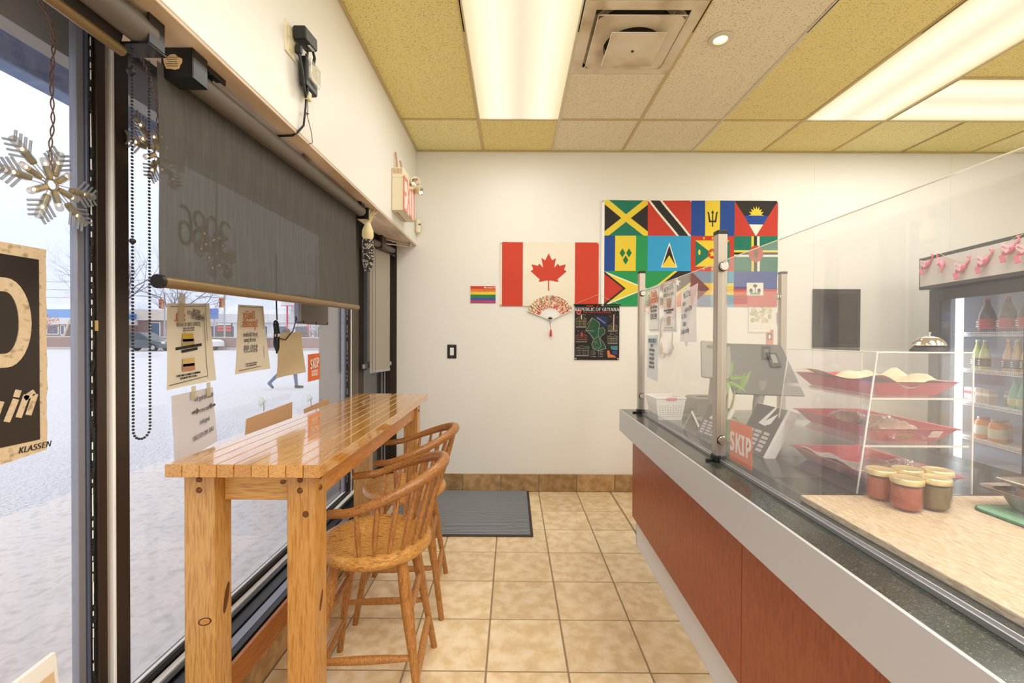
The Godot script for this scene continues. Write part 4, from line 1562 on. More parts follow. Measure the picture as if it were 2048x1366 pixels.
func closed_sign() -> void:
	# faces into the shop; only its right end is in the photograph
	var t := thing("window_sign", "large dark plastic sign with cream border and letters hung at the left edge", "sign", Vector3(-1.204, 1.3265, -1.145))
	var cream := mat("sign_cream", col(226, 204, 172), 0.55)
	planar(cream, noise_tex(0.03, [Color(0.72, 0.68, 0.60), Color(1, 1, 1), Color(0.95, 0.93, 0.9)], 71, 4, 256, FastNoiseLite.TYPE_SIMPLEX_SMOOTH, [0.0, 0.4, 1.0]), Vector3.ONE * 4.0)
	cream.backlight_enabled = true
	cream.backlight = Color(0.35, 0.33, 0.28)
	var dark := mat("sign_dark", col(50, 42, 38), 0.35)
	var x := Vector3(0, 0, -1)
	var m := MB.new()
	var poly := PackedVector2Array([Vector2(-0.72, -0.27), Vector2(-0.1, -0.272)])
	for k in 24:
		poly.append(Vector2(0.0 + rng.randf_range(-0.002, 0.002), -0.262 + 0.515 * k / 23.0))
	poly.append_array(PackedVector2Array([Vector2(-0.1, 0.252), Vector2(-0.72, 0.25)]))
	m.prism(poly, 0.004, frame_of(x, Vector3.UP, Vector3.ZERO))
	put(m, "border", cream, t)
	m = MB.new()
	m.box(frame_of(x, Vector3.UP, Vector3(0.0025, -0.004, 0.364)), Vector3(0.69, 0.456, 0.003), 0.001)
	put(m, "panel", dark, t)
	# the last letter, a broad D, then the others further along
	m = MB.new()
	var o := PackedVector2Array()
	var inn := PackedVector2Array()
	for k in 17:
		var a := -PI / 2 + PI * k / 16
		o.append(Vector2(0.018 + 0.048 * cos(a) * 1.15, 0.085 * sin(a) * 1.25))
		inn.append(Vector2(0.016 + 0.028 * cos(a) * 1.05, 0.068 * sin(a) * 1.08))
	# drawn as a ring: outer run, then the inner run backwards, closed by a hair-thin slit in the stem
	var ring := PackedVector2Array([Vector2(-0.045, -0.0004), Vector2(-0.045, -0.106)])
	ring.append_array(o)
	ring.append(Vector2(-0.045, 0.106))
	ring.append(Vector2(-0.045, 0.0004))
	ring.append(Vector2(-0.018, 0.0004))
	ring.append(Vector2(-0.018, 0.0735))
	for k in 17:
		ring.append(inn[16 - k])
	ring.append(Vector2(-0.018, -0.0735))
	ring.append(Vector2(-0.018, -0.0004))
	m.prism(ring, 0.002, frame_of(x, Vector3.UP, Vector3(0.005, 0.062, 0.113)))
	put(m, "lettering", cream, t)
	letters("CLOSE", 0.212, frame_of(x, Vector3.UP, Vector3(0.005, 0.062, 0.44)), cream, t, false, 0.52, true)
	letters("Please Call Ag", 0.075, frame_of(x, Vector3(0, 1, -0.0).normalized(), Vector3(0.005, -0.140, 0.44)), cream, t, false, 0.52, true)
	# the slanting ending "in" in round brush strokes
	m = MB.new()
	var strokes := [[Vector2(-0.122, -0.170), Vector2(-0.108, -0.128)], [Vector2(-0.093, -0.168), Vector2(-0.077, -0.127)], [Vector2(-0.073, -0.112), Vector2(-0.071, -0.106)],
		[Vector2(-0.068, -0.162), Vector2(-0.053, -0.120)], [Vector2(-0.053, -0.121), Vector2(-0.038, -0.112)], [Vector2(-0.033, -0.120), Vector2(-0.046, -0.160)]]
	for s in strokes:
		for k in s.size() - 1:
			var a: Vector2 = s[k]
			var b: Vector2 = s[k + 1]
			var mid := (a + b) * 0.5
			var d := (b - a).normalized()
			m.box(frame_of(Vector3(0, d.y, -d.x), Vector3.RIGHT, Vector3(0.005, mid.y, -mid.x)), Vector3((b - a).length() + 0.012, 0.0024, 0.0145), 0.0011)
	put(m, "script_lettering", cream, t)
	letters("KLASSEN", 0.014, frame_of(x, Vector3(0, 1, -0.2).normalized(), Vector3(0.0035, -0.249, 0.030)), mt.ink, t, false, 1.0)


func hanging_cards() -> void:
	for k in 2:
		var q: Array = [[Vector2(-2.0, 0.985), Vector2(-2.415, 1.001), Vector2(-2.415, 0.80), Vector2(-1.983, 0.80)], [Vector2(-2.553, 0.940), Vector2(-2.90, 0.957), Vector2(-2.90, 0.77), Vector2(-2.553, 0.77)]][k]
		var sc: Vector2 = [Vector2(-2.137, 1.044), Vector2(-2.637, 0.992)][k]
		var t := thing("hanging_card", ["large brown cardboard sign hung by suction cup behind the bar table, nearer one", "second brown cardboard sign behind the far end of the bar table, half hidden"][k], "sign", Vector3(GX + 0.004, sc.y, sc.x))
		var m := MB.new()
		m.sheet(4, 4, func(u, v): return on_quad(q, u, v, 0.012 - 0.004 * v) - Vector3(0, sc.y, sc.x), 0.004, Vector3.RIGHT)
		put(m, "card", mt.cardboard, t)
		m = MB.new()
		m.lathe([Vector2(0.026, 0.0), Vector2(0.022, 0.004), Vector2(0.010, 0.008), Vector2(0.007, 0.015), Vector2(0.009, 0.019), Vector2(0.0, 0.021)], 18, Transform3D(Basis(Vector3.BACK, -PI / 2), Vector3.ZERO), -1.0)
		put(m, "suction_cup", mt.cup_rubber if mt.has("cup_rubber") else glass("cup_rubber", Color(0.75, 0.88, 0.72), 0.35), t)
		m = MB.new()
		m.tube([Vector3(0.013, 0.0, 0.0), Vector3(0.017, -0.022, 0.004), Vector3(0.014, -0.045, 0.0)], 0.0022, 6)
		put(m, "hook", mt.steel, t)


func address_numbers() -> void:
	var t := thing("address_numerals", "dark street-number numerals on the window glass, seen reversed through the pulled-down shade", "numerals", Vector3(-1.226, 1.765, -1.78))
	var k := 0
	for ch in ["6", "8", "0", "3"]:
		letters(ch, 0.145, frame_of(Vector3(0, 0, 1), Vector3.UP, Vector3(0, 0.0, 0.115 - 0.075 * k)), mt.black, t, false, 0.85, 0.0, "numeral")
		k += 1


func led_box() -> void:
	var t := thing("sign_box", "dark flat control box of a window sign, hanging under the shade beside the grey pier", "sign box", Vector3(GX + 0.02, 1.51, -2.66))
	var m := MB.new()
	m.box(Transform3D(), Vector3(0.035, 0.16, 0.36), 0.004)
	put(m, "housing", mt.shade_tube, t)
	m = MB.new()
	m.box(Transform3D(Basis(), Vector3(0.001, -0.01, 0.19)), Vector3(0.03, 0.12, 0.03), 0.004)
	put(m, "end_cap", mt.mill_aluminium, t)
	m = MB.new()
	for p in [Vector3(0.019, -0.07, 0.16), Vector3(0.019, -0.07, 0.0), Vector3(0.019, -0.07, -0.16)]:
		m.lathe([Vector2(0, 0.004), Vector2(0.005, 0.003), Vector2(0.006, 0)], 8, Transform3D(Basis(Vector3.BACK, -PI / 2), p), -1.0)
	put(m, "screw", mt.black, t)
	# the coiled cable that hangs beside it
	var c := thing("coiled_cable", "black electric cable hanging below the shade, coiled and tied with a white twist", "cable", Vector3(GX + 0.02, 1.36, -2.25))
	m = MB.new()
	m.tube([Vector3(0.0, 0.42, 0.005), Vector3(0.0, 0.20, 0.004), Vector3(0.002, 0.08, 0.0)], 0.0035, 6)
	for k in 7:
		var pts := []
		var w := rng.randf_range(0.012, 0.032)
		var sgn := 1.0 if k % 2 else -1.0
		var hh := rng.randf_range(0.062, 0.078)
		for i in 17:
			var a := TAU * i / 16
			pts.append(Vector3(0.004 * cos(a * 2.0 + k) + 0.003 * (k - 3), (hh * sin(a)) - 0.004 * k + 0.01, sgn * w * (cos(a) * 0.5 + 0.45 * sin(a) * sin(a) * cos(a)) + 0.003 * (k - 3)))
		m.tube(pts, 0.0033, 6, false)
	put(m, "cable", mt.black, c)
	m = MB.new()
	m.lathe([Vector2(0.014, -0.008), Vector2(0.0165, 0.0), Vector2(0.014, 0.008)], 12, Transform3D(Basis(Vector3.RIGHT, 0.2), Vector3(0, 0.004, 0)), 1.0)
	put(m, "twist_tie", mt.white, c)
	m = MB.new()
	m.tube([Vector3(0.0, -0.01, -0.01), Vector3(0.0, -0.02, -0.09), Vector3(0.0, 0.03, -0.17), Vector3(0.0, 0.09, -0.20), Vector3(-0.005, 0.13, -0.215)], 0.003, 6)
	put(m, "lead", mt.black, c)


func shades() -> void:
	# shade pulled down in front of the middle window
	var t := thing("roller_blind", "dark grey roller shade pulled halfway down over the middle window", "roller shade", Vector3(-0.95, 2.105, -1.24))
	var m := MB.new()
	m.tube([Vector3(0.012, 0.0, -0.02), Vector3(0.014, 0.022, -1.49)], 0.032, 20)
	put(m, "roller", mt.shade_tube, t)
	m = MB.new()
	m.sheet(30, 14, func(u, v):
		var top := Vector3(-0.018, lerpf(0.0, 0.024, u), lerpf(0.03, -1.505, u))
		var bot := Vector3(-0.012, lerpf(-0.585, -0.555, u), lerpf(0.028, -1.505, u))
		return top.lerp(bot, v) + Vector3(0.004 * sin(u * 17.0) * v * (1.0 - v) + 0.003 * sin(v * 5.0 + u * 4.0), 0, 0), 0.0, Vector3.RIGHT)
	put(m, "fabric", mt.shade_fabric, t)
	m = MB.new()
	m.tube([Vector3(-0.012, -0.598, 0.026), Vector3(-0.012, -0.567, -1.505)], 0.0165, 16)
	put(m, "bottom_bar", mt.brass_bar, t)
	m = MB.new()
	m.tube([Vector3(-0.012, -0.5985, 0.040), Vector3(-0.012, -0.598, 0.026)], 0.019, 16)
	put(m, "end_cap", mt.black, t)
	m = MB.new()
	m.bx(Vector3(-0.026, -0.030, 0.0), Vector3(0.062, 0.0505, 0.006), 0.002)
	m.bx(Vector3(-0.026, -0.034, -0.055), Vector3(0.062, -0.030, 0.006), 0.001)
	m.bx(Vector3(0.058, -0.034, -0.055), Vector3(0.062, 0.0505, 0.006), 0.001)
	put(m, "bracket", mt.black_metal, t)
	m = MB.new()
	var lab := PackedVector2Array()
	for k in 14:
		var a := TAU * k / 14
		lab.append(Vector2(cos(a) * 0.026, sin(a) * 0.021) * (1.0 + 0.12 * sin(k * 2.3)))
	m.prism(lab, 0.001, Transform3D(Basis(), Vector3(0.008, 0.009, 0.0068)))
	var lb := put(m, "paper_label", mat("label_tan", col(222, 190, 140), 0.8), t)
	for k in 5:
		m = MB.new()
		m.box(Transform3D(Basis(), Vector3(0.008 - 0.002 * (k % 2), 0.022 - 0.006 * k, 0.0076)), Vector3(0.034 - 0.005 * (k % 3), 0.0012, 0.0004))
		put(m, "print_line", mt.ink, lb)
	m = MB.new()
	m.bx(Vector3(-0.03, -0.02, -1.52), Vector3(0.05, 0.05, -1.514), 0.002)
	m.bx(Vector3(0.044, -0.02, -1.54), Vector3(0.050, 0.05, -1.514), 0.001)
	put(m, "bracket", mt.black_metal, t)
	# shade rolled up over the near window
	var s := thing("roller_blind", "dark roller shade rolled up at the top left, with a brass bottom bar", "roller shade", Vector3(-0.95, 2.118, -1.15))
	m = MB.new()
	m.tube([Vector3(0.02, 0.0, 0.02), Vector3(0.02, 0.0, 1.6)], 0.034, 20)
	put(m, "roller", mt.shade_tube, s)
	m = MB.new()
	m.sheet(1, 4, func(u, v): return Vector3(-0.012 - 0.012 * v, lerpf(0.01, -0.045, v), lerpf(0.045, 1.58, u)), 0.001, Vector3.RIGHT)
	put(m, "fabric", mat("shade_rolled", col(64, 58, 54), 0.8), s)
	m = MB.new()
	m.tube([Vector3(-0.024, -0.052, 0.04), Vector3(-0.024, -0.052, 1.58)], 0.013, 16)
	put(m, "bottom_bar", mt.brass_bar, s)
	m = MB.new()
	m.bx(Vector3(-0.034, -0.034, 0.0), Vector3(0.05, 0.038, 0.006), 0.002)
	m.bx(Vector3(-0.034, -0.040, -0.008), Vector3(0.05, -0.034, 0.05), 0.001)
	m.bx(Vector3(0.046, -0.036, 0.0), Vector3(0.052, 0.038, 0.05), 0.001)
	put(m, "bracket", mt.black_metal, s)
	# beaded pull chain in one long loop
	var c := thing("bead_chain", "black beaded pull chain hanging in a long loop beside the pulled-down shade", "bead chain", Vector3(-0.95, 2.08, -1.11))
	m = MB.new()
	var path := []
	var L := 0.985
	for k in 120:
		var u := k / 119.0
		path.append(u)
	var total := 2.0 * (L - 0.026) + PI * 0.026
	var nb := int(total / 0.0086)
	for k in nb:
		var d := total * k / nb
		var p: Vector3
		if d < L - 0.026:
			p = Vector3(0, -d, 0)
		elif d < L - 0.026 + PI * 0.026:
			var a := (d - (L - 0.026)) / 0.026
			p = Vector3(0, -(L - 0.026) - 0.026 * sin(a), -0.026 + 0.026 * cos(a))
		else:
			p = Vector3(0, -(L - 0.026) + (d - (L - 0.026) - PI * 0.026), -0.052)
		m.lathe([Vector2(0, -0.0034), Vector2(0.0026, -0.002), Vector2(0.0034, 0), Vector2(0.0026, 0.002), Vector2(0, 0.0034)], 8, Transform3D(Basis(), p), 1.0)
	tag(put(m, "bead", mt.black, c), "", "", "", "stuff")
	m = MB.new()
	m.lathe([Vector2(0, -0.012), Vector2(0.008, -0.008), Vector2(0.011, 0), Vector2(0.008, 0.008), Vector2(0, 0.012)], 12, Transform3D(Basis(Vector3.BACK, PI / 2), Vector3(0, -0.065, 0.0)), 1.0)
	m.lathe([Vector2(0, -0.008), Vector2(0.006, -0.004), Vector2(0.007, 0), Vector2(0.006, 0.004), Vector2(0, 0.008)], 12, Transform3D(Basis(Vector3.RIGHT, PI / 2), Vector3(0, -0.485, 0.0)), 1.0)
	put(m, "stop_ball", mt.black, c)


func snowflakes() -> void:
	var proto := thing("snowflake_light", "lit clear snowflake ornament hanging by twisted brown wire in the left window pane", "string light", Vector3(-1.185, 1.745, -1.143))
	var x := Vector3(0, 0, -1)
	var angs := [2.0, 42.0, 76.0, 108.0, 138.0, 160.0, 180.0, 212.0, 250.0, 290.0, 317.0, 342.0]
	var lens := [0.118, 0.066, 0.095, 0.066, 0.125, 0.08, 0.12, 0.066, 0.10, 0.066, 0.122, 0.072]
	for k in 12:
		var a := deg_to_rad(angs[k])
		var d := x * cos(a) + Vector3.UP * sin(a)
		var L: float = lens[k]
		var long := k % 2 == 0
		var r := 0.0098 if long else 0.0086
		var m := MB.new()
		var base := L - (0.062 if long else 0.045)
		m.tube([d * base, d * (L - 0.006), d * (L - 0.002), d * L], [r, r, r * 0.75, r * 0.2], 10)
		put(m, "arm", mt.bulb_glass, proto)
		m = MB.new()
		m.tube([d * (base - 0.006), d * (base + 0.024)], r * 0.78, 8)
		put(m, "socket", mt.bulb_socket, proto)
		m = MB.new()
		m.lathe([Vector2(0, -0.004), Vector2(0.0025, -0.002), Vector2(0.003, 0.002), Vector2(0.0, 0.006)], 8, Transform3D(Basis(), d * (base + 0.029)), 1.0)
		put(m, "bulb", mt.bulb, proto)
		m = MB.new()
		for s in [-1.0, 1.0]:
			m.tube([d * 0.016 + d.cross(Vector3.RIGHT) * 0.004 * s, d * (base + 0.006) + d.cross(Vector3.RIGHT) * 0.005 * s], 0.0014, 5)
		if long:
			for j in 4:
				var at := d * (L - 0.012 - 0.014 * j)
				for s in [-1.0, 1.0]:
					var e: Vector3 = (d * 0.75 + d.cross(Vector3.RIGHT) * s).normalized()
					m.tube([at, at + e * (0.026 + 0.006 * j)], 0.0032, 5)
		put(m, "prong", mt.wire_clear if not long else mt.prong_clear if mt.has("prong_clear") else glass("prong_clear", Color(0.55, 0.57, 0.6), 0.6), proto)
	var m := MB.new()
	var ring := []
	for k in 17:
		var a := TAU * k / 16
		ring.append(x * cos(a) * 0.014 + Vector3.UP * sin(a) * 0.014)
	m.tube(ring, 0.003, 6, false)
	put(m, "hub", mt.wire_clear, proto)
	# two more on the same string
	var spots := [[Vector3(-1.185, 1.965, -1.485), "lit clear snowflake ornament half behind the shade's near edge"], [Vector3(-1.185, 1.690, -1.777), "snowflake ornament seen as a dark shape through the pulled-down shade"]]
	for q in spots:
		var d := copy_of(proto, "snowflake_light", q[1])
		d.position = q[0]
	# the twisted wires
	cord(proto, [Vector3(0, 0.012, 0.0), Vector3(0, 0.09, 0.004), Vector3(0, 0.16, -0.004), Vector3(0.0, 0.27, 0.0), Vector3(0.01, 0.36, 0.002), Vector3(0.03, 0.40, 0.03), Vector3(0.05, 0.42, 0.08), Vector3(0.06, 0.43, 0.16)])
	cord(get_node("snowflake_light_001"), [Vector3(0, 0.012, 0.0), Vector3(0, 0.08, 0.0), Vector3(0.0, 0.15, 0.0), Vector3(0.02, 0.17, 0.03), Vector3(0.10, 0.16, 0.15), Vector3(0.20, 0.15, 0.32)])
	cord(get_node("snowflake_light_002"), [Vector3(0, 0.012, 0.0), Vector3(0.0, 0.2, 0.0), Vector3(0.0, 0.36, 0.0), Vector3(0.04, 0.43, 0.02)])
	for q in [Vector3(-1.16, 1.745, -1.143), Vector3(-1.16, 1.965, -1.485), Vector3(-1.16, 1.690, -1.777)]:
		omni("snowflake_glow", q, 0.0015, Color(1, 0.8, 0.55), 0.03)


func cord(parent: Node3D, pts: Array) -> void:
	var cv := Curve3D.new()
	for k in pts.size():
		var t: Vector3 = (pts[mini(k + 1, pts.size() - 1)] - pts[maxi(k - 1, 0)]) * 0.2
		cv.add_point(pts[k], -t, t)
	var n := int(cv.get_baked_length() / 0.006)
	for s in 2:
		var m := MB.new()
		var run := []
		for i in n + 1:
			var p := cv.sample_baked(cv.get_baked_length() * i / n)
			var a := i * 0.55 + PI * s
			run.append(p + Vector3(cos(a), sin(a * 0.3) * 0.3, sin(a)) * 0.0032)
		m.tube(run, 0.0016, 5)
		put(m, "cord", mt.wire_brown, parent)


func corn() -> void:
	var t := thing("corn_cob", "dried dark Indian corn cob with pale husks hanging from the shade's far bracket", "corn", Vector3(-0.915, 1.965, -2.80))
	var m := MB.new()
	m.lathe([Vector2(0.0, -0.20), Vector2(0.012, -0.193), Vector2(0.022, -0.16), Vector2(0.028, -0.10), Vector2(0.031, -0.04), Vector2(0.030, 0.0), Vector2(0.02, 0.01)], 14, Transform3D(), 1.0)
	put(m, "cob", mt.soil_dark, t)
	var kinds := [mat("kernel_dark", col(52, 46, 46), 0.3), mat("kernel_pale", col(206, 196, 176), 0.3), mat("kernel_grey", col(110, 104, 100), 0.3)]
	var ms := [MB.new(), MB.new(), MB.new()]
	for j in 22:
		var y := -0.19 + 0.0088 * j
		var r := 0.031 * clampf(0.45 + 0.9 * (y + 0.2) / 0.12, 0.35, 1.0)
		for k in 14:
			var a := TAU * (k + 0.5 * (j % 2)) / 14
			var w := rng.randf()
			ms[0 if w < 0.5 else 1 if w < 0.82 else 2].lathe([Vector2(0.0055, 0), Vector2(0.0045, 0.0035), Vector2(0, 0.005)], 5, Transform3D(Basis(Vector3.UP, -a) * Basis(Vector3.BACK, -PI / 2), Vector3(cos(a) * r, y, sin(a) * r)), -1.0)
	for k in 3:
		tag(put(ms[k], "kernel", kinds[k], t), "", "", "", "stuff")
	m = MB.new()
	m.lathe([Vector2(0.024, -0.005), Vector2(0.036, 0.025), Vector2(0.034, 0.06), Vector2(0.016, 0.105), Vector2(0.012, 0.12)], 14, Transform3D(), 1.0)
	for k in 44:
		var a := rng.randf() * TAU
		var u := rng.randf_range(0.02, 0.055)
		var h := rng.randf_range(0.15, 0.215)
		var b := Vector3(cos(a) * 0.011, 0.105, sin(a) * 0.011)
		var e := Vector3(cos(a) * u * 1.25, h, sin(a) * u * 1.25)
		m.tube([b, b.lerp(e, 0.5) + Vector3(0, 0.02, 0), e + Vector3(0, rng.randf_range(-0.03, 0.0), 0)], [0.005, 0.0042, 0.0008], 4)
	put(m, "husk", mat("husk", col(232, 214, 164), 0.8), t)
	m = MB.new()
	m.tube([Vector3(0.0, 0.02, -0.03), Vector3(0.0, -0.02, -0.052), Vector3(0.0, -0.06, -0.062), Vector3(0.0, -0.07, -0.085)], 0.0024, 5)
	m.tube([Vector3(0.0, 0.12, 0.0), Vector3(0.0, 0.19, 0.02), Vector3(-0.03, 0.2, 0.03)], 0.0016, 5)
	put(m, "string", mt.husk, t)


func soffit_wires() -> void:
	# metal shade clips under the soffit
	var spots := [[Vector3(-0.915, 2.152, -1.345), 0.05, "dark metal shade clip under the soffit beside the labelled bracket"], [Vector3(-0.885, 2.152, -0.98), 0.06, "rusty metal shade clip under the soffit at the top left edge"], [Vector3(-0.915, 2.152, -2.66), 0.035, "dark lace-like clip under the soffit above the corn cob"]]
	for q in spots:
		var t := thing("shade_clip", q[2], "clip", q[0])
		var m := MB.new()
		m.bx(Vector3(-0.016, -0.004, -q[1]), Vector3(0.016, 0.003, q[1]), 0.001)
		m.bx(Vector3(0.010, -0.014, -q[1]), Vector3(0.016, -0.004, q[1] * 0.6), 0.001)
		m.bx(Vector3(-0.016, -0.018, -q[1] * 0.5), Vector3(-0.008, -0.004, q[1] * 0.9), 0.001)
		put(m, "plate", mt.black_metal, t)
		m = MB.new()
		m.lathe([Vector2(0.004, -0.0035), Vector2(0.0035, -0.006), Vector2(0, -0.0065)], 8, Transform3D(), -1.0)
		put(m, "screw", mt.steel, t)
	# a pale clip that holds the thin wire
	var p := thing("wire_clip", "small cream plastic clip on the soffit edge, holding a thin brown wire", "clip", Vector3(-0.935, 2.14, -1.93))
	var m := MB.new()
	m.box(Transform3D(Basis(Vector3.UP, 0.3), Vector3(0, -0.022, 0)), Vector3(0.035, 0.05, 0.012), 0.004)
	put(m, "body", mt.plug_cream, p)
	m = MB.new()
	m.tube([Vector3(0.015, 0.008, -0.01), Vector3(0.03, -0.01, -0.045)], 0.004, 6)
	m.tube([Vector3(0.02, 0.012, -0.01), Vector3(0.036, -0.002, -0.05)], 0.003, 6)
	put(m, "wire_end", mt.wire_brown, p)


# ---------------------------------------------------------------- bar table and stools
func seating() -> void:
	var t := thing("bar_table", "long honey-coloured pine bar table with square bolted legs along the window", "table", Vector3(-0.775, 0, -2.08))
	var c := t.position
	# planks of the top
	var w := 0.448 / 9.0
	for k in 9:
		var x := -0.999 + w * k
		var m := MB.new()
		var za := -2.885
		var zb := -1.27
		m.bx(Vector3(x + 0.0004, 0.952, za) - c, Vector3(x + w - 0.0004, 0.990, zb) - c, 0.0025)
		put(m, "plank", mt["plank_%d" % ((k * 2) % 5)], t)
	var legs := [[-0.974, -0.882, -1.392, -1.312], [-0.668, -0.583, -1.392, -1.312], [-0.974, -0.882, -2.80, -2.72], [-0.668, -0.583, -2.80, -2.72]]
	for k in 4:
		var q: Array = legs[k]
		var m := MB.new()
		m.bx(Vector3(q[0], 0.0, q[2]) - c, Vector3(q[1], 0.952, q[3]) - c, 0.003)
		put(m, "leg", mt["pine_%d" % (k % 2)], t)
	for z in [-1.372, -2.74]:
		var m := MB.new()
		m.bx(Vector3(-0.882, 0.858, z - 0.018) - c, Vector3(-0.668, 0.952, z + 0.018) - c, 0.003)
		put(m, "apron", mt.pine_across, t)
	for x in [-0.925, -0.618]:
		var m := MB.new()
		m.bx(Vector3(x - 0.018, 0.858, -2.72) - c, Vector3(x + 0.018, 0.952, -1.392) - c, 0.003)
		put(m, "apron", mt.pine_along, t)
	var dome := [Vector2(0.0, 0.0055), Vector2(0.004, 0.005), Vector2(0.0075, 0.003), Vector2(0.009, 0.0)]
	for q in [[-0.928, 0.934], [-0.928, 0.902], [-0.629, 0.934], [-0.629, 0.902]]:
		var m := MB.new()
		m.lathe(dome, 14, Transform3D(Basis(Vector3.RIGHT, PI / 2), Vector3(q[0], q[1], -1.312) - c), -1.0)
		put(m, "bolt_head", mt.bolt, t)
	for y in [0.934, 0.902]:
		for z in [-1.345, -2.75]:
			var m := MB.new()
			m.lathe(dome, 14, Transform3D(Basis(Vector3.BACK, -PI / 2), Vector3(-0.583, y, z) - c), -1.0)
			put(m, "bolt_head", mt.bolt, t)
	var m := MB.new()
	m.lathe(dome, 14, Transform3D(Basis(Vector3.RIGHT, PI / 2), Vector3(-0.775, 0.949, -1.354) - c), -1.0)
	put(m, "bolt_head", mt.bolt, t)
	# knots: rings in the wood of the legs and the apron
	var front := Basis()
	var side := Basis(Vector3.UP, PI / 2)
	for q in [[Vector3(-0.912, 0.510, -1.3118), front, 0.021, 0.012, 0.25], [Vector3(-0.612, 0.832, -1.3118), front, 0.0095, 0.010, 0.0], [Vector3(-0.700, 0.914, -1.3538), front, 0.010, 0.007, 0.3], [Vector3(-0.8818, 0.552, -1.365), side, 0.011, 0.045, -0.25], [Vector3(-0.5828, 0.552, -1.352), side, 0.008, 0.030, -0.3]]:
		m = MB.new()
		var ring := PackedVector2Array()
		for k in 22:
			var a := TAU * k / 22
			ring.append(Vector2(cos(a) * q[2], sin(a) * q[3]).rotated(q[4]))
		m.prism(ring, 0.0006, Transform3D(q[1], q[0] - c))
		var kn := put(m, "knot", mt.knot, t)
		m = MB.new()
		var inner := PackedVector2Array()
		for p in ring:
			inner.append(p * 0.74)
		m.prism(inner, 0.0010, Transform3D(q[1], q[0] - c))
		put(m, "knot_heart", mt.plank_1 if q[2] > 0.02 else mt.bolt, kn)
	# stools
	var s := make_stool()
	s.position = Vector3(-0.525, 0, -1.712)
	s.rotation.y = 0.075
	var s2 := copy_of(s, "bar_stool", "oak spindle-back bar stool at the far end of the table, near the grey floor mat", "oak bar stools at the window table")
	s2.position = Vector3(-0.560, 0, -2.318)
	s2.rotation.y = 0.10
	# floor mat
	var f := thing("floor_mat", "dark grey ribbed floor mat with a black rubber edge before the back wall", "mat", Vector3(-0.39, 0.0, -3.46))
	m = MB.new()
	m.box(Transform3D(Basis(), Vector3(0, 0.003, 0)), Vector3(1.07, 0.006, 0.90), 0.002)
	put(m, "backing", mt.mat_edge, f)
	m = MB.new()
	m.box(Transform3D(Basis(), Vector3(0, 0.006, 0)), Vector3(1.035, 0.004, 0.865), 0.001)
	put(m, "pile_base", mt.mat_base, f)
	m = MB.new()
	for k in 36:
		m.box(Transform3D(Basis(), Vector3(0, 0.009, -0.42 + 0.024 * k)), Vector3(1.03, 0.006, 0.014), 0.0025)
	tag(put(m, "rib", mt.mat_rib, f), "", "", "", "stuff")


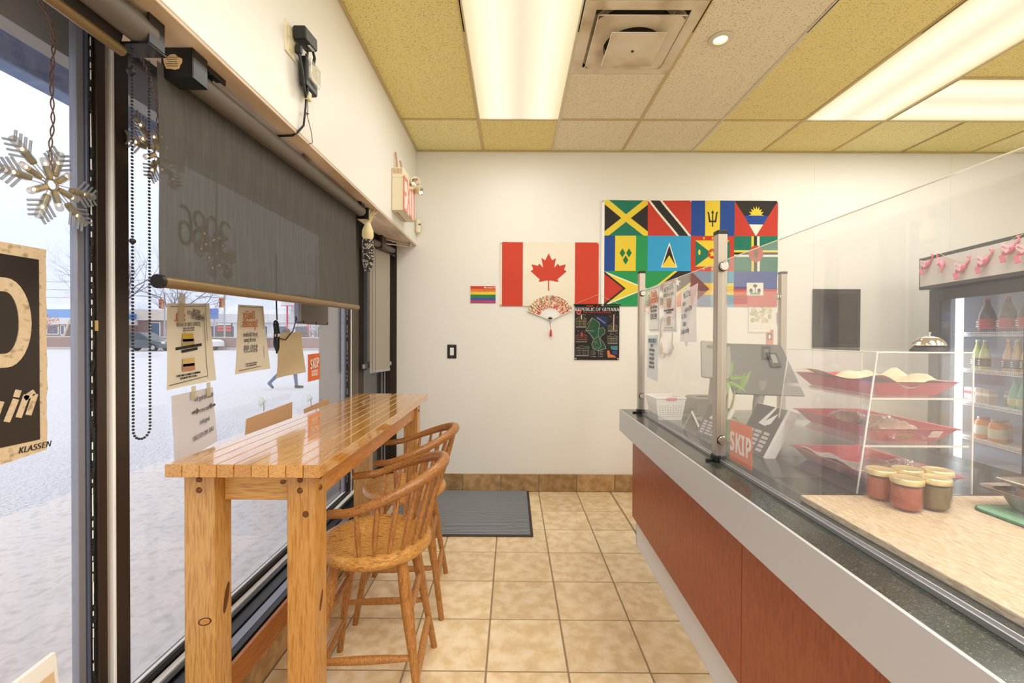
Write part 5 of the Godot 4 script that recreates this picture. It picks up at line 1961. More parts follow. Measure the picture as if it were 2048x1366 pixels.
func make_stool() -> Node3D:
	var t := thing("bar_stool", "oak spindle-back bar stool at the near end of the table, behind its front leg", "stool", Vector3.ZERO, 0.0, "oak bar stools at the window table")
	var m := MB.new()
	m.lathe([Vector2(0, 0.585), Vector2(0.10, 0.586), Vector2(0.16, 0.592), Vector2(0.192, 0.597), Vector2(0.206, 0.592), Vector2(0.212, 0.578), Vector2(0.208, 0.562), Vector2(0.190, 0.548), Vector2(0.15, 0.543), Vector2(0, 0.543)], 56, Transform3D(), -1.0)
	put(m, "seat", mt.oak_seat, t)
	# bent rail, low at the arms and rising to the back (+x)
	var rail := func(a: float) -> Vector3:
		var cb := pow(maxf(0.0, cos(a * 0.86)), 1.25)
		return Vector3(cos(a) * 0.232 + 0.028 * cb, 0.762 + 0.118 * cb, sin(a) * 0.228)
	var pts := []
	var rr := []
	pts.append(Vector3(-0.150, 0.757, -0.205))
	rr.append(0.010)
	pts.append(Vector3(-0.144, 0.757, -0.208))
	rr.append(0.015)
	for k in 41:
		var a := lerpf(-1.98, 1.93, k / 40.0)
		var p: Vector3 = rail.call(a)
		pts.append(p)
		rr.append(0.0155 + 0.006 * absf(cos(a)) * (1.0 if absf(a) < 1.57 else 0.2))
	pts.append(Vector3(-0.112, 0.757, 0.209))
	rr.append(0.015)
	pts.append(Vector3(-0.118, 0.757, 0.206))
	rr.append(0.009)
	m = MB.new()
	m.tube(pts, rr, 12)
	put(m, "back_rail", mt.oak_rail, t)
	for k in 13:
		var a := deg_to_rad(-96.0 + 16.0 * k)
		var b := Vector3(cos(a) * 0.180, 0.588, sin(a) * 0.178)
		var top: Vector3 = rail.call(a * 0.985) + Vector3(0, -0.008, 0)
		m = MB.new()
		var sp := []
		var sr := []
		for i in 9:
			var u := i / 8.0
			sp.append(b.lerp(top, u))
			sr.append(0.0062 + 0.0042 * sin(PI * clampf(u * 1.05, 0, 1)))
		m.tube(sp, sr, 8)
		put(m, "spindle", mt.oak_turned, t)
	var feet := []
	var tops := []
	for q in [Vector2(1, 1), Vector2(1, -1), Vector2(-1, 1), Vector2(-1, -1)]:
		var top := Vector3(q.x * 0.118, 0.550, q.y * 0.122)
		var foot := Vector3(q.x * 0.202, 0.0, q.y * 0.212)
		tops.append(top)
		feet.append(foot)
		m = MB.new()
		var lp := []
		var lr := []
		for i in 13:
			var u := i / 12.0
			lp.append(top.lerp(foot, u))
			lr.append(0.0165 + 0.0065 * sin(PI * clampf(u * 1.5 + 0.12, 0.0, 1.0)) - 0.003 * u)
		m.tube(lp, lr, 12)
		put(m, "leg", mt.oak_turned, t)
	# rungs: two each way, at different heights
	for r in [[0, 2, 0.58], [1, 3, 0.58], [0, 1, 0.72], [2, 3, 0.72], [0, 1, 0.34], [2, 3, 0.34]]:
		var a: Vector3 = tops[r[0]].lerp(feet[r[0]], r[2])
		var b: Vector3 = tops[r[1]].lerp(feet[r[1]], r[2])
		m = MB.new()
		var lp := []
		var lr := []
		for i in 9:
			var u := i / 8.0
			lp.append(a.lerp(b, u))
			lr.append(0.0095 + 0.0055 * sin(PI * u))
		m.tube(lp, lr, 10)
		put(m, "rung", mt.oak_turned, t)
	return t


# ---------------------------------------------------------------- service counter
const CT := 0.885       # height of the counter top


func counter() -> void:
	var t := thing("service_counter", "long service counter with speckled dark top, brushed metal band and reddish wood panels", "counter", Vector3(0.713, 0, -2.953))
	t.rotation.y = -0.0135
	# local: x into the counter, z along it towards the camera
	var L := 3.2
	var m := MB.new()
	m.bx(Vector3(0.004, CT - 0.04, 0.004), Vector3(1.10, CT, L), 0.002)
	put(m, "top", mt.granite, t)
	m = MB.new()
	m.bx(Vector3(-0.004, CT - 0.142, 0.0), Vector3(0.006, CT - 0.0008, L), 0.0015)
	put(m, "metal_band", mt.brushed, t)
	m = MB.new()
	m.bx(Vector3(0.0, CT - 0.142, -0.004), Vector3(1.10, CT - 0.0008, 0.006), 0.0015)
	put(m, "metal_band", mt.brushed, t)
	m = MB.new()
	m.bx(Vector3(0.12, 0.0, 0.10), Vector3(1.05, CT - 0.04, L))
	put(m, "carcass", mt.pos_dark, t)
	for q in [[-0.005, 1.463], [1.466, 2.69], [2.693, L]]:
		m = MB.new()
		m.bx(Vector3(0.078, 0.185, q[0] + 0.04 if q[0] < 0 else q[0]), Vector3(0.10, CT - 0.142, q[1]), 0.001)
		put(m, "panel", mt.cherry_panel, t)
	m = MB.new()
	m.bx(Vector3(0.078, 0.185, 0.03), Vector3(1.05, CT - 0.142, 0.05), 0.001)
	put(m, "end_panel", mt.cherry_panel, t)
	m = MB.new()
	m.bx(Vector3(0.103, 0.0, 0.035), Vector3(0.118, 0.185, L), 0.002)
	m.bx(Vector3(0.103, 0.0, 0.035), Vector3(1.05, 0.185, 0.05), 0.002)
	put(m, "kick_board", mt.base_white, t)
	shield()


func post(t: Node3D, at: Vector3, top: float, clips: Array, inward: Vector3) -> void:
	var m := MB.new()
	m.bx(Vector3(at.x - 0.019, CT + 0.022, at.z - 0.019) - t.position, Vector3(at.x + 0.019, top, at.z + 0.019) - t.position, 0.003)
	put(m, "post", mt.steel, t)
	m = MB.new()
	m.bx(Vector3(at.x - 0.0205, top - 0.002, at.z - 0.0205) - t.position, Vector3(at.x + 0.0205, top + 0.014, at.z + 0.0205) - t.position, 0.003)
	put(m, "post_cap", mt.black, t)
	m = MB.new()
	m.bx(Vector3(at.x - 0.023, CT, at.z - 0.023) - t.position, Vector3(at.x + 0.023, CT + 0.026, at.z + 0.023) - t.position, 0.004)
	m.bx(Vector3(at.x - 0.05, CT, at.z - 0.007) - t.position, Vector3(at.x + 0.02, CT + 0.009, at.z + 0.007) - t.position, 0.003)
	put(m, "foot", mt.black, t)
	for y in clips:
		m = MB.new()
		var b := Vector3(at.x, y, at.z) + inward * 0.019 - t.position
		m.tube([b, b + inward * 0.016, b + inward * 0.018], [0.017, 0.017, 0.014], 20)
		put(m, "clip", mt.chrome, t)
		m = MB.new()
		m.tube([b + inward * 0.006, b + inward * 0.010], 0.0185, 20)
		put(m, "gasket", mt.black, t)


func shield() -> void:
	var t := thing("sneeze_guard", "clear glass sneeze guard on square steel posts along the counter edge", "sneeze guard", Vector3(0.80, CT, -2.0))
	var toward := Vector3(-0.012, 0, 1).normalized()
	post(t, Vector3(0.806, CT, -2.80), 1.763, [1.635, 0.995], toward)
	post(t, Vector3(0.796, CT, -1.715), 1.757, [1.63, 0.972], toward)
	post(t, Vector3(1.690, CT, -2.80), 1.763, [1.62], Vector3.LEFT)
	post(t, Vector3(0.772, CT, -0.30), 1.757, [1.63, 0.972], -toward)
	var m := MB.new()
	for q in [[Vector3(0.8055, 0, -2.772), Vector3(0.7965, 0, -1.742), 1.653], [Vector3(0.7955, 0, -1.690), Vector3(0.7735, 0, -0.33), 1.653]]:
		m = MB.new()
		var a: Vector3 = q[0]
		var b: Vector3 = q[1]
		var h: float = q[2] - CT - 0.012
		m.box(frame_of(b - a, Vector3.UP, (a + b) * 0.5 + Vector3(0, CT + 0.012 + h * 0.5, 0) - t.position), Vector3((b - a).length(), h, 0.006), 0.0)
		put(m, "pane", mt.shield_glass, t)
		m = MB.new()
		m.box(frame_of(b - a, Vector3.UP, (a + b) * 0.5 + Vector3(0, q[2] - 0.0003, 0) - t.position), Vector3((b - a).length(), 0.0012, 0.0062), 0.0)
		put(m, "pane_edge", mt.acrylic_edge, t)
	m = MB.new()
	m.bx(Vector3(0.83, CT + 0.012, -2.803) - t.position, Vector3(1.668, 1.653, -2.797) - t.position)
	put(m, "pane", mt.shield_glass, t)
	# the shallow channel the glass stands in
	m = MB.new()
	for s in [-1.0, 1.0]:
		m.box(frame_of(toward, Vector3.UP, Vector3(0.790 + 0.008 * s + 0.004, CT + 0.006, -1.24) - t.position), Vector3(3.02, 0.012, 0.004), 0.001)
	m.box(frame_of(toward, Vector3.UP, Vector3(0.794, CT + 0.0015, -1.24) - t.position), Vector3(3.02, 0.003, 0.012), 0.0)
	put(m, "channel", mt.aluminium, t)


# ---------------------------------------------------------------- things on the counter
# a sheet taped inside the guard's glass; q: corners (z, y), x its plane; it is read from the customers' side (facing -x)
func guard_paper(label: String, q: Array, material: Material, curl := 0.004) -> Node3D:
	var c := on_quad(q, 0.5, 0.5, 0.0)
	var t := thing("notice", label, "notice", Vector3(0.806, c.y, c.z))
	var m := MB.new()
	m.sheet(6, 8, func(u, v): return on_quad(q, u, v, 0.0) - Vector3(0, c.y, c.z) + Vector3(curl * sin(2.5 * v + 4.0 * u), 0, 0), 0.0006, Vector3.LEFT)
	put(m, "sheet", material, t)
	return t


# x to the reader's right is +z here: corner 0 is the far top one
func guard_text(t: Node3D, q: Array, text: String, u: float, v: float, h: float, material: Material, serif := false, squeeze := 1.0, tilt := 0.0) -> void:
	var c := on_quad(q, 0.5, 0.5, 0.0)
	var p := on_quad(q, u, v, -0.007) - Vector3(0, c.y, c.z)
	letters(text, h, frame_of(Vector3(0, sin(tilt), cos(tilt)), Vector3(0, cos(tilt), -sin(tilt)), p), material, t, serif, squeeze)


func guard_rule(t: Node3D, q: Array, u0: float, v0: float, u1: float, v1: float, w: float, material: Material, called := "rule") -> void:
	var c := on_quad(q, 0.5, 0.5, 0.0)
	var a := on_quad(q, u0, v0, -0.006) - Vector3(0, c.y, c.z)
	var b := on_quad(q, u1, v1, -0.006) - Vector3(0, c.y, c.z)
	var m := MB.new()
	m.box(frame_of(b - a, Vector3.RIGHT, (a + b) * 0.5), Vector3((b - a).length(), 0.0006, w), 0.0)
	put(m, called, material, t)


func counter_things() -> void:
	notices()
	standing_things()
	registers()
	display_case()
	board_things()


func notices() -> void:
	var white := mat("notice_white", col(252, 250, 249), 0.8)
	white.backlight_enabled = true
	white.backlight = Color(0.3, 0.3, 0.3)
	var q := [Vector2(-2.632, 1.650), Vector2(-2.44, 1.650), Vector2(-2.44, 1.392), Vector2(-2.632, 1.392)]
	var t := guard_paper("white daily-specials notice taped inside the guard glass, nearest the far post", q, white)
	guard_text(t, q, "Daily", 0.5, 0.16, 0.036, mt.orange_ink, true, 0.9)
	guard_text(t, q, "Specials", 0.5, 0.29, 0.036, mt.orange_ink, true, 0.8)
	guard_text(t, q, "Jerk Chicken", 0.5, 0.45, 0.016, mt.grey_ink, true, 0.9)
	guard_text(t, q, "rice & peas", 0.5, 0.53, 0.016, mt.grey_ink, true, 0.9)
	guard_text(t, q, "$10.99", 0.5, 0.66, 0.030, mt.grey_ink, true, 0.9)
	for r in [[0.06, 0.04, 0.94, 0.04], [0.06, 0.95, 0.94, 0.95], [0.06, 0.04, 0.06, 0.95], [0.94, 0.04, 0.94, 0.95]]:
		guard_rule(t, q, r[0], r[1], r[2], r[3], 0.002, mt.grey_ink)
	q = [Vector2(-2.400, 1.650), Vector2(-2.19, 1.650), Vector2(-2.19, 1.388), Vector2(-2.400, 1.388)]
	t = guard_paper("white sandwich-combo notice with two small photos taped inside the guard glass", q, white)
	guard_text(t, q, "NEW $10.", 0.5, 0.14, 0.024, mt.grey_ink, true, 0.9, 0.12)
	guard_text(t, q, "JERK ON A BUN", 0.5, 0.26, 0.016, mt.grey_ink, true, 0.9)
	for v in [0.42, 0.77]:
		guard_rule(t, q, 0.38, v, 0.62, v, 0.045, mt.cardboard, "photo")
	guard_rule(t, q, 0.16, 0.565, 0.84, 0.565, 0.009, mt.ink, "banner")
	guard_rule(t, q, 0.32, 0.61, 0.68, 0.61, 0.009, mt.ink, "banner")
	guard_rule(t, q, 0.2, 0.91, 0.8, 0.91, 0.003, mt.grey_ink)
	for r in [[0.05, 0.05, 0.95, 0.05], [0.05, 0.96, 0.95, 0.96], [0.05, 0.05, 0.05, 0.96], [0.95, 0.05, 0.95, 0.96]]:
		guard_rule(t, q, r[0], r[1], r[2], r[3], 0.002, mt.grey_ink)
	q = [Vector2(-2.14, 1.585), Vector2(-1.935, 1.598), Vector2(-1.955, 1.341), Vector2(-2.165, 1.341)]
	t = guard_paper("bright white handwritten notice taped inside the guard glass by the tall near post", q, white, 0.006)
	var hand := [["W.T.Fs", 0.42, 0.12, 0.024], ["are", 0.3, 0.28, 0.022], ["out of 5s", 0.55, 0.40, 0.020], ["& 10s", 0.32, 0.52, 0.020], ["Sun", 0.36, 0.66, 0.022], ["Coin only", 0.42, 0.80, 0.022]]
	for s in hand:
		guard_text(t, q, s[0], s[1], s[2], s[3], mat("pen_blue", col(70, 70, 110), 0.8), false, 0.75, 0.12)
	guard_rule(t, q, 0.22, 0.18, 0.66, 0.155, 0.002, mt.grey_ink)
	var c := on_quad(q, 0.5, 0.5, 0.0)
	var m := MB.new()
	m.box(Transform3D(Basis(), on_quad(q, 0.45, 0.0, -0.003) - Vector3(0, c.y, c.z)), Vector3(0.001, 0.03, 0.034))
	m.box(Transform3D(Basis(), on_quad(q, 0.50, 1.02, -0.003) - Vector3(0, c.y, c.z)), Vector3(0.001, 0.03, 0.03))
	put(m, "tape", mt.white, t)
	q = [Vector2(-2.672, 1.374), Vector2(-2.462, 1.376), Vector2(-2.468, 1.113), Vector2(-2.684, 1.125)]
	t = guard_paper("pale blue-tinted menu notice taped low inside the guard glass beside the far post", q, mat("notice_blue", col(226, 236, 240), 0.8), 0.003)
	guard_rule(t, q, 0.2, 0.13, 0.9, 0.13, 0.032, mat("notice_band", col(180, 210, 222), 0.8), "banner")
	guard_text(t, q, "VOTED BEST", 0.54, 0.13, 0.020, mt.grey_ink, false, 0.9)
	var rows := ["2023", "of the town", "for curry", "roti & jerk", "thank you", "from us all"]
	for k in rows.size():
		guard_text(t, q, rows[k], 0.52, 0.24 + 0.095 * k, 0.017, mt.grey_ink, false, 0.8)
	# twine with dried bits hanging behind the notices
	t = thing("twine_garland", "brown twine garland with dried husks hanging on the back wall behind the notices", "garland", Vector3(1.325, 1.52, -3.905))
	m = MB.new()
	m.tube([Vector3(-0.03, 0.0, 0.005), Vector3(-0.035, -0.15, 0.008), Vector3(-0.05, -0.23, 0.01), Vector3(-0.02, -0.29, 0.01), Vector3(0.03, -0.31, 0.01), Vector3(0.065, -0.26, 0.01), Vector3(0.07, -0.12, 0.008), Vector3(0.05, 0.0, 0.005)], 0.004, 6)
	put(m, "twine", mt.wire_brown, t)
	m = MB.new()
	for q2 in [[Vector3(-0.05, -0.2, 0.012), -0.12], [Vector3(-0.03, -0.2, 0.012), -0.13], [Vector3(0.066, -0.2, 0.012), -0.10], [Vector3(0.05, -0.26, 0.012), -0.07], [Vector3(0.0, -0.29, 0.012), -0.05]]:
		var a: Vector3 = q2[0]
		m.tube([a, a + Vector3(0.006, q2[1] * 0.5, 0.004), a + Vector3(-0.008, q2[1], 0)], [0.003, 0.012, 0.001], 6)
	put(m, "dried_husk", mat("dried", col(166, 140, 116), 0.9), t)


func standing_things() -> void:
	# white perforated basket
	var t := thing("basket", "small white perforated plastic basket with a red clip beside the far post", "basket", Vector3(0.905, CT, -2.62), 0.06)
	var white := mat("basket_white", col(244, 242, 240), 0.5)
	var hole := mat("basket_hole", col(176, 172, 164), 0.8)
	var m := MB.new()
	var lo := [Vector3(-0.068, 0.0, 0.055), Vector3(0.068, 0, 0.055), Vector3(0.068, 0, -0.075), Vector3(-0.068, 0, -0.075)]
	var hi := [Vector3(-0.09, 0.128, 0.075), Vector3(0.085, 0.128, 0.075), Vector3(0.085, 0.128, -0.10), Vector3(-0.09, 0.128, -0.10)]
	for k in 4:
		var a: Vector3 = lo[k]
		var b: Vector3 = lo[(k + 1) % 4]
		var e: Vector3 = hi[(k + 1) % 4]
		var d: Vector3 = hi[k]
		m.quad(a, b, e, d)
		var s := 0.965
		m.quad(Vector3(b.x * s, b.y, b.z * s), Vector3(a.x * s, a.y, a.z * s), Vector3(d.x * s, d.y, d.z * s), Vector3(e.x * s, e.y, e.z * s))
	m.quad(lo[0], lo[1], lo[2], lo[3])
	for k in 4:
		m.tube([hi[k], hi[(k + 1) % 4]], 0.0045, 8)
	put(m, "body", white, t)
	m = MB.new()
	for face in 2:
		for i in 9:
			for j in 6:
				if face == 0 and absf(i - 4) < 1 and j > 4:
					continue
				var u := (i + 1.0) / 10.0
				var v := 0.16 + 0.10 * j
				var a: Vector3 = lo[0 if face == 0 else 3].lerp(lo[1 if face == 0 else 0], u)
				var b: Vector3 = hi[0 if face == 0 else 3].lerp(hi[1 if face == 0 else 0], u)
				var p := a.lerp(b, v)
				m.box(Transform3D(Basis(), p), Vector3(0.007, 0.0055, 0.0012) if face == 0 else Vector3(0.0012, 0.0055, 0.007), 0.0)
	tag(put(m, "perforation", hole, t), "", "", "", "stuff")
	m = MB.new()
	m.box(Transform3D(Basis(), Vector3(0.0, 0.124, 0.076)), Vector3(0.062, 0.016, 0.014), 0.004)
	put(m, "clip", mat("clip_red", col(222, 110, 96), 0.5), t)
	# tent card
	t = thing("tent_card", "small folded white tent card with grey lettering beside the leaflet stack", "card", Vector3(0.925, CT, -2.30), -0.45)
	m = MB.new()
	m.box(Transform3D(Basis(Vector3.BACK, -0.42), Vector3(-0.020, 0.048, 0)), Vector3(0.0015, 0.105, 0.062), 0.0)
	m.box(Transform3D(Basis(Vector3.BACK, 0.42), Vector3(0.0225, 0.048, 0)), Vector3(0.0015, 0.105, 0.062), 0.0)
	put(m, "card", mt.white, t)
	var fr := Basis(Vector3.BACK, -0.42) * Basis(Vector3.UP, -PI / 2)
	letters("SKIP", 0.03, Transform3D(fr, Vector3(-0.0195, 0.055, 0.0)), mt.grey_ink, t, false, 0.7)
	letters("scan me", 0.009, Transform3D(fr, Vector3(-0.027, 0.034, 0.0)), mt.grey_ink, t, false, 0.9)
	# leaflet stacks: a dark printed one lying back, a tall thick one
	leaflets("leaflet_stack", "low leaning stack of dark printed leaflets behind the tall near post", Vector3(0.915, CT, -2.215), Vector3(0.16, 0, 0.987), Vector3(0.36, 0.72, 0.0), 0.17, 0.165, 0.02)
	leaflets("menu_stack", "thick leaning stack of menus with white edges behind the orange card", Vector3(0.985, CT, -1.965), Vector3(0.05, 0, 1.0), Vector3(0.47, 0.88, 0.0), 0.215, 0.215, 0.038)
	# a thin menu board behind, and the orange card on the glass
	t = thing("orange_card", "orange delivery card with white lettering stuck inside the guard glass by the near post", "card", Vector3(0.802, 0.9875, -1.563))
	m = MB.new()
	m.box(Transform3D(Basis(), Vector3.ZERO), Vector3(0.0015, 0.146, 0.152), 0.0004)
	put(m, "card", mt.orange, t)
	var zx := frame_of(Vector3(0, 0, 1), Vector3(0, 1, 0), Vector3(-0.0014, -0.004, 0))
	letters("SKIP", 0.070, zx, mt.white_ink, t, false, 0.70, true)
	m = MB.new()
	m.prism(leaf_shape(0.0055), 0.0012, frame_of(Vector3(0, 0, 1), Vector3(0, 1, 0), Vector3(-0.0024, 0.004, 0.053)))
	put(m, "leaf_mark", mt.red_ink, t)
	# potted plant
	t = thing("potted_plant", "small green-leaved plant in a pale green pot behind the orange card", "plant", Vector3(0.992, CT, -2.07 + 0.0))
	m = MB.new()
	m.lathe([Vector2(0, 0.0), Vector2(0.036, 0.0), Vector2(0.048, 0.085), Vector2(0.053, 0.092), Vector2(0.053, 0.105), Vector2(0.047, 0.105), Vector2(0.046, 0.09), Vector2(0.0, 0.09)], 28, Transform3D(), 1.0)
	put(m, "pot", mt.pot_green, t)
	m = MB.new()
	for k in 60:
		var a := rng.randf() * TAU
		var r := 0.043 * sqrt(rng.randf())
		m.lathe([Vector2(0, -0.005), Vector2(0.006, 0), Vector2(0, 0.005)], 5, Transform3D(Basis(), Vector3(cos(a) * r, 0.094 + rng.randf() * 0.004, sin(a) * r)), 1.0)
	tag(put(m, "pebble", mt.pebble, t), "", "", "", "stuff")
	var stems := [[Vector3(-0.012, 0, 0), Vector3(-0.028, 0.10, 0.0), Vector3(-0.062, 0.205, 0.02)], [Vector3(0.0, 0, 0), Vector3(0.006, 0.09, 0.0), Vector3(0.010, 0.19, 0.0)], [Vector3(0.01, 0, 0), Vector3(0.034, 0.09, 0.0), Vector3(0.040, 0.165, 0.01)], [Vector3(-0.006, 0, 0.01), Vector3(-0.018, 0.09, 0.02), Vector3(-0.01, 0.18, 0.02)]]
	for s in stems:
		m = MB.new()
		var pts := []
		for p in s:
			pts.append(p + Vector3(0, 0.095, 0))
		m.tube(pts, [0.007, 0.0055, 0.003], 7)
		put(m, "stem", mt.stem, t)
	var leaves := [[Vector3(-0.062, 0.30, 0.02), Vector3(0.02, 0.10, 0.0), 0.03], [Vector3(-0.055, 0.285, 0.02), Vector3(0.10, -0.03, 0.02), 0.028], [Vector3(0.010, 0.285, 0.0), Vector3(0.085, 0.02, 0.02), 0.03], [Vector3(0.010, 0.285, 0), Vector3(-0.075, 0.0, 0.01), 0.03], [Vector3(0.012, 0.285, 0), Vector3(0.035, 0.09, 0.0), 0.016], [Vector3(0.040, 0.215, 0.01), Vector3(0.085, 0.115, 0.0), 0.034], [Vector3(0.040, 0.235, 0.01), Vector3(0.04, 0.08, 0.03), 0.026], [Vector3(-0.01, 0.275, 0.02), Vector3(-0.02, -0.03, 0.09), 0.03], [Vector3(-0.01, 0.275, 0.02), Vector3(0.06, -0.02, 0.07), 0.028]]
	for q in leaves:
		m = MB.new()
		var o: Vector3 = q[0]
		var d: Vector3 = q[1]
		var sd := d.cross(Vector3(0.3, 0.5, 1.0)).normalized()
		var up := sd.cross(d).normalized()
		m.sheet(4, 8, func(u, v):
			var w: float = q[2] * sin(PI * pow(v, 0.75)) * 0.33
			return o + d * v + sd * (u - 0.5) * 2.0 * w + up * (absf(u - 0.5) * w * 0.9 - 0.03 * v * v), 0.0008, up)
		put(m, "leaf", mt.leaf, t)


func leaf_shape(r: float) -> PackedVector2Array:
	# an eleven-pointed maple leaf, r half its height
	var half := [Vector2(0, 1.0), Vector2(0.19, 0.62), Vector2(0.40, 0.74), Vector2(0.31, 0.22), Vector2(0.52, 0.44), Vector2(0.60, 0.32), Vector2(0.95, 0.40), Vector2(0.86, 0.12), Vector2(1.0, 0.03), Vector2(0.50, -0.40), Vector2(0.55, -0.54), Vector2(0.04, -0.46), Vector2(0.035, -1.0)]
	var out := PackedVector2Array()
	for p in half:
		out.append(p * r)
	for k in range(half.size() - 1, 0, -1):
		out.append(Vector2(-half[k].x, half[k].y) * r)
	return out


# a leaning stack of printed sheets: along is the direction of its lower edge, up the way it leans
func leaflets(called: String, label: String, at: Vector3, along: Vector3, up: Vector3, w: float, h: float, thick: float) -> void:
	var t := thing(called, label, "leaflets", at)
	var x := along.normalized()
	var y := (up - x * up.dot(x)).normalized()
	var n := x.cross(y).normalized()        # away from the counter's inside
	if n.x > 0:
		n = -n
	var m := MB.new()
	m.box(Transform3D(Basis(x, y, x.cross(y)), x * w * 0.5 + y * h * 0.5 - n * thick * 0.5), Vector3(w, h, thick), 0.002)
	put(m, "pages", mt.white, t)
	m = MB.new()
	m.box(Transform3D(Basis(x, y, x.cross(y)), x * w * 0.47 + y * h * 0.5 + n * 0.001), Vector3(w * 0.92, h * 0.98, 0.0016), 0.0)
	put(m, "cover", mat("cover_" + called, col(86, 80, 80), 0.35), t)
	var fr := Transform3D(Basis(x, y, x.cross(y)), Vector3.ZERO)
	if x.cross(y).dot(n) < 0:
		fr = Transform3D(Basis(-x, y, (-x).cross(y)), Vector3.ZERO)
	m = MB.new()
	var pale := mat("print_" + called, col(206, 196, 200), 0.5)
	for j in 5:
		for i in 3:
			m.box(Transform3D(fr.basis, x * w * (0.2 + 0.26 * i) + y * h * (0.1 + 0.085 * j) + n * 0.0022), Vector3(w * rng.randf_range(0.16, 0.23), h * 0.055, 0.0006), 0.0)
	put(m, "print_block", pale, t)
	m = MB.new()
	m.prism(PackedVector2Array([Vector2(-0.045, -0.03), Vector2(0.01, 0.055), Vector2(0.02, 0.05), Vector2(-0.01, -0.015), Vector2(0.045, 0.03), Vector2(0.03, -0.02), Vector2(0.0, -0.035)]), 0.0008, Transform3D(fr.basis, x * w * 0.55 + y * h * 0.74 + n * 0.0022))
	put(m, "print_photo", mt.white, t)


func registers() -> void:
	# the small tablet seen from behind, on a stalk
	var t := thing("tablet_stand", "grey tablet till seen from behind, leaning back on a stand behind the guard glass", "tablet", Vector3(1.135, CT, -2.50))
	var x := Vector3(1.0, -0.10, 0.12).normalized()
	var y := Vector3(0.22, 1.0, -0.42).normalized()
	y = (y - x * y.dot(x)).normalized()
	var m := MB.new()
	m.box(frame_of(x, y, Vector3(0.005, 0.35, 0.0)), Vector3(0.165, 0.225, 0.018), 0.008)
	put(m, "case", mt.pos_grey, t)
	m = MB.new()
	m.box(frame_of(x, y, Vector3(0.005, 0.35, 0.0) + y * 0.075 + x.cross(y) * 0.0095), Vector3(0.10, 0.02, 0.002), 0.001)
	put(m, "ridge", mt.pos_dark, t)
	m = MB.new()
	m.tube([Vector3(0.0, 0.012, -0.06), Vector3(0.0, 0.16, -0.05), Vector3(0.0, 0.30, -0.02)], 0.013, 12)
	m.box(Transform3D(Basis(), Vector3(0, 0.006, -0.06)), Vector3(0.16, 0.012, 0.13), 0.004)
	put(m, "stand", mt.pos_grey, t)
	# the big till screen
	t = thing("till_screen", "large dark till screen seen from behind, leaning over the plant", "till", Vector3(1.35, CT, -2.42))
	x = Vector3(1.0, -0.02, 0.10).normalized()
	y = Vector3(-0.42, 0.86, -0.34).normalized()
	m = MB.new()
	var n := x.cross(y).normalized()
	var bas := Basis(x, (y - x * 0.0).normalized(), n)
	m.prism(PackedVector2Array([Vector2(-0.20, 0.0), Vector2(0.165, 0.0), Vector2(0.162, 0.012), Vector2(0.145, 0.285), Vector2(0.13, 0.295), Vector2(-0.19, 0.295)]), 0.022, Transform3D(Basis(x, (y - x * y.dot(x) * 0.55).normalized(), n), Vector3(0.06, 0.165, 0.0)))
	put(m, "casing", mt.pos_dark, t)
	m = MB.new()
	var yy := (y - x * y.dot(x) * 0.55).normalized()
	m.box(Transform3D(Basis(x, yy, n), Vector3(0.06, 0.165, 0.0) + x * 0.07 + yy * 0.20 + n * 0.018), Vector3(0.055, 0.085, 0.014), 0.003)
	put(m, "card_reader", mt.black, t)
	m = MB.new()
	m.box(Transform3D(Basis(x, yy, n), Vector3(0.06, 0.165, 0.0) + x * 0.07 + yy * 0.205 + n * 0.0265), Vector3(0.028, 0.05, 0.003), 0.0005)
	put(m, "card_reader_face", mt.pos_grey, t)
	m = MB.new()
	m.tube([Vector3(0.0, 0.012, -0.03), Vector3(0.0, 0.12, -0.03), Vector3(0.02, 0.24, -0.03)], [0.03, 0.026, 0.03], 14)
	m.box(Transform3D(Basis(), Vector3(0, 0.008, -0.02)), Vector3(0.22, 0.016, 0.2), 0.005)
	put(m, "stand", mt.pos_grey, t)
	# receipt printer and a flat terminal tray
	t = thing("receipt_printer", "grey boxy receipt printer on the counter beside the tent card", "printer", Vector3(1.165, CT, -2.72), 0.1)
	m = MB.new()
	m.box(Transform3D(Basis(), Vector3(0, 0.06, 0)), Vector3(0.17, 0.12, 0.16), 0.014)
	put(m, "body", mt.pos_grey, t)
	m = MB.new()
	m.box(Transform3D(Basis(), Vector3(0, 0.121, 0.03)), Vector3(0.11, 0.004, 0.02), 0.001)
	put(m, "paper_slot", mt.black, t)
	t = thing("cash_tray", "low brown cash tray between the white basket and the printer", "tray", Vector3(1.035, CT, -2.66), 0.05)
	m = MB.new()
	m.box(Transform3D(Basis(), Vector3(0, 0.012, 0)), Vector3(0.13, 0.024, 0.11), 0.004)
	put(m, "base", mt.pos_dark, t)
	m = MB.new()
	m.box(Transform3D(Basis(), Vector3(0, 0.038, -0.03)), Vector3(0.11, 0.03, 0.05), 0.006)
	put(m, "wallet", mt.wire_brown, t)


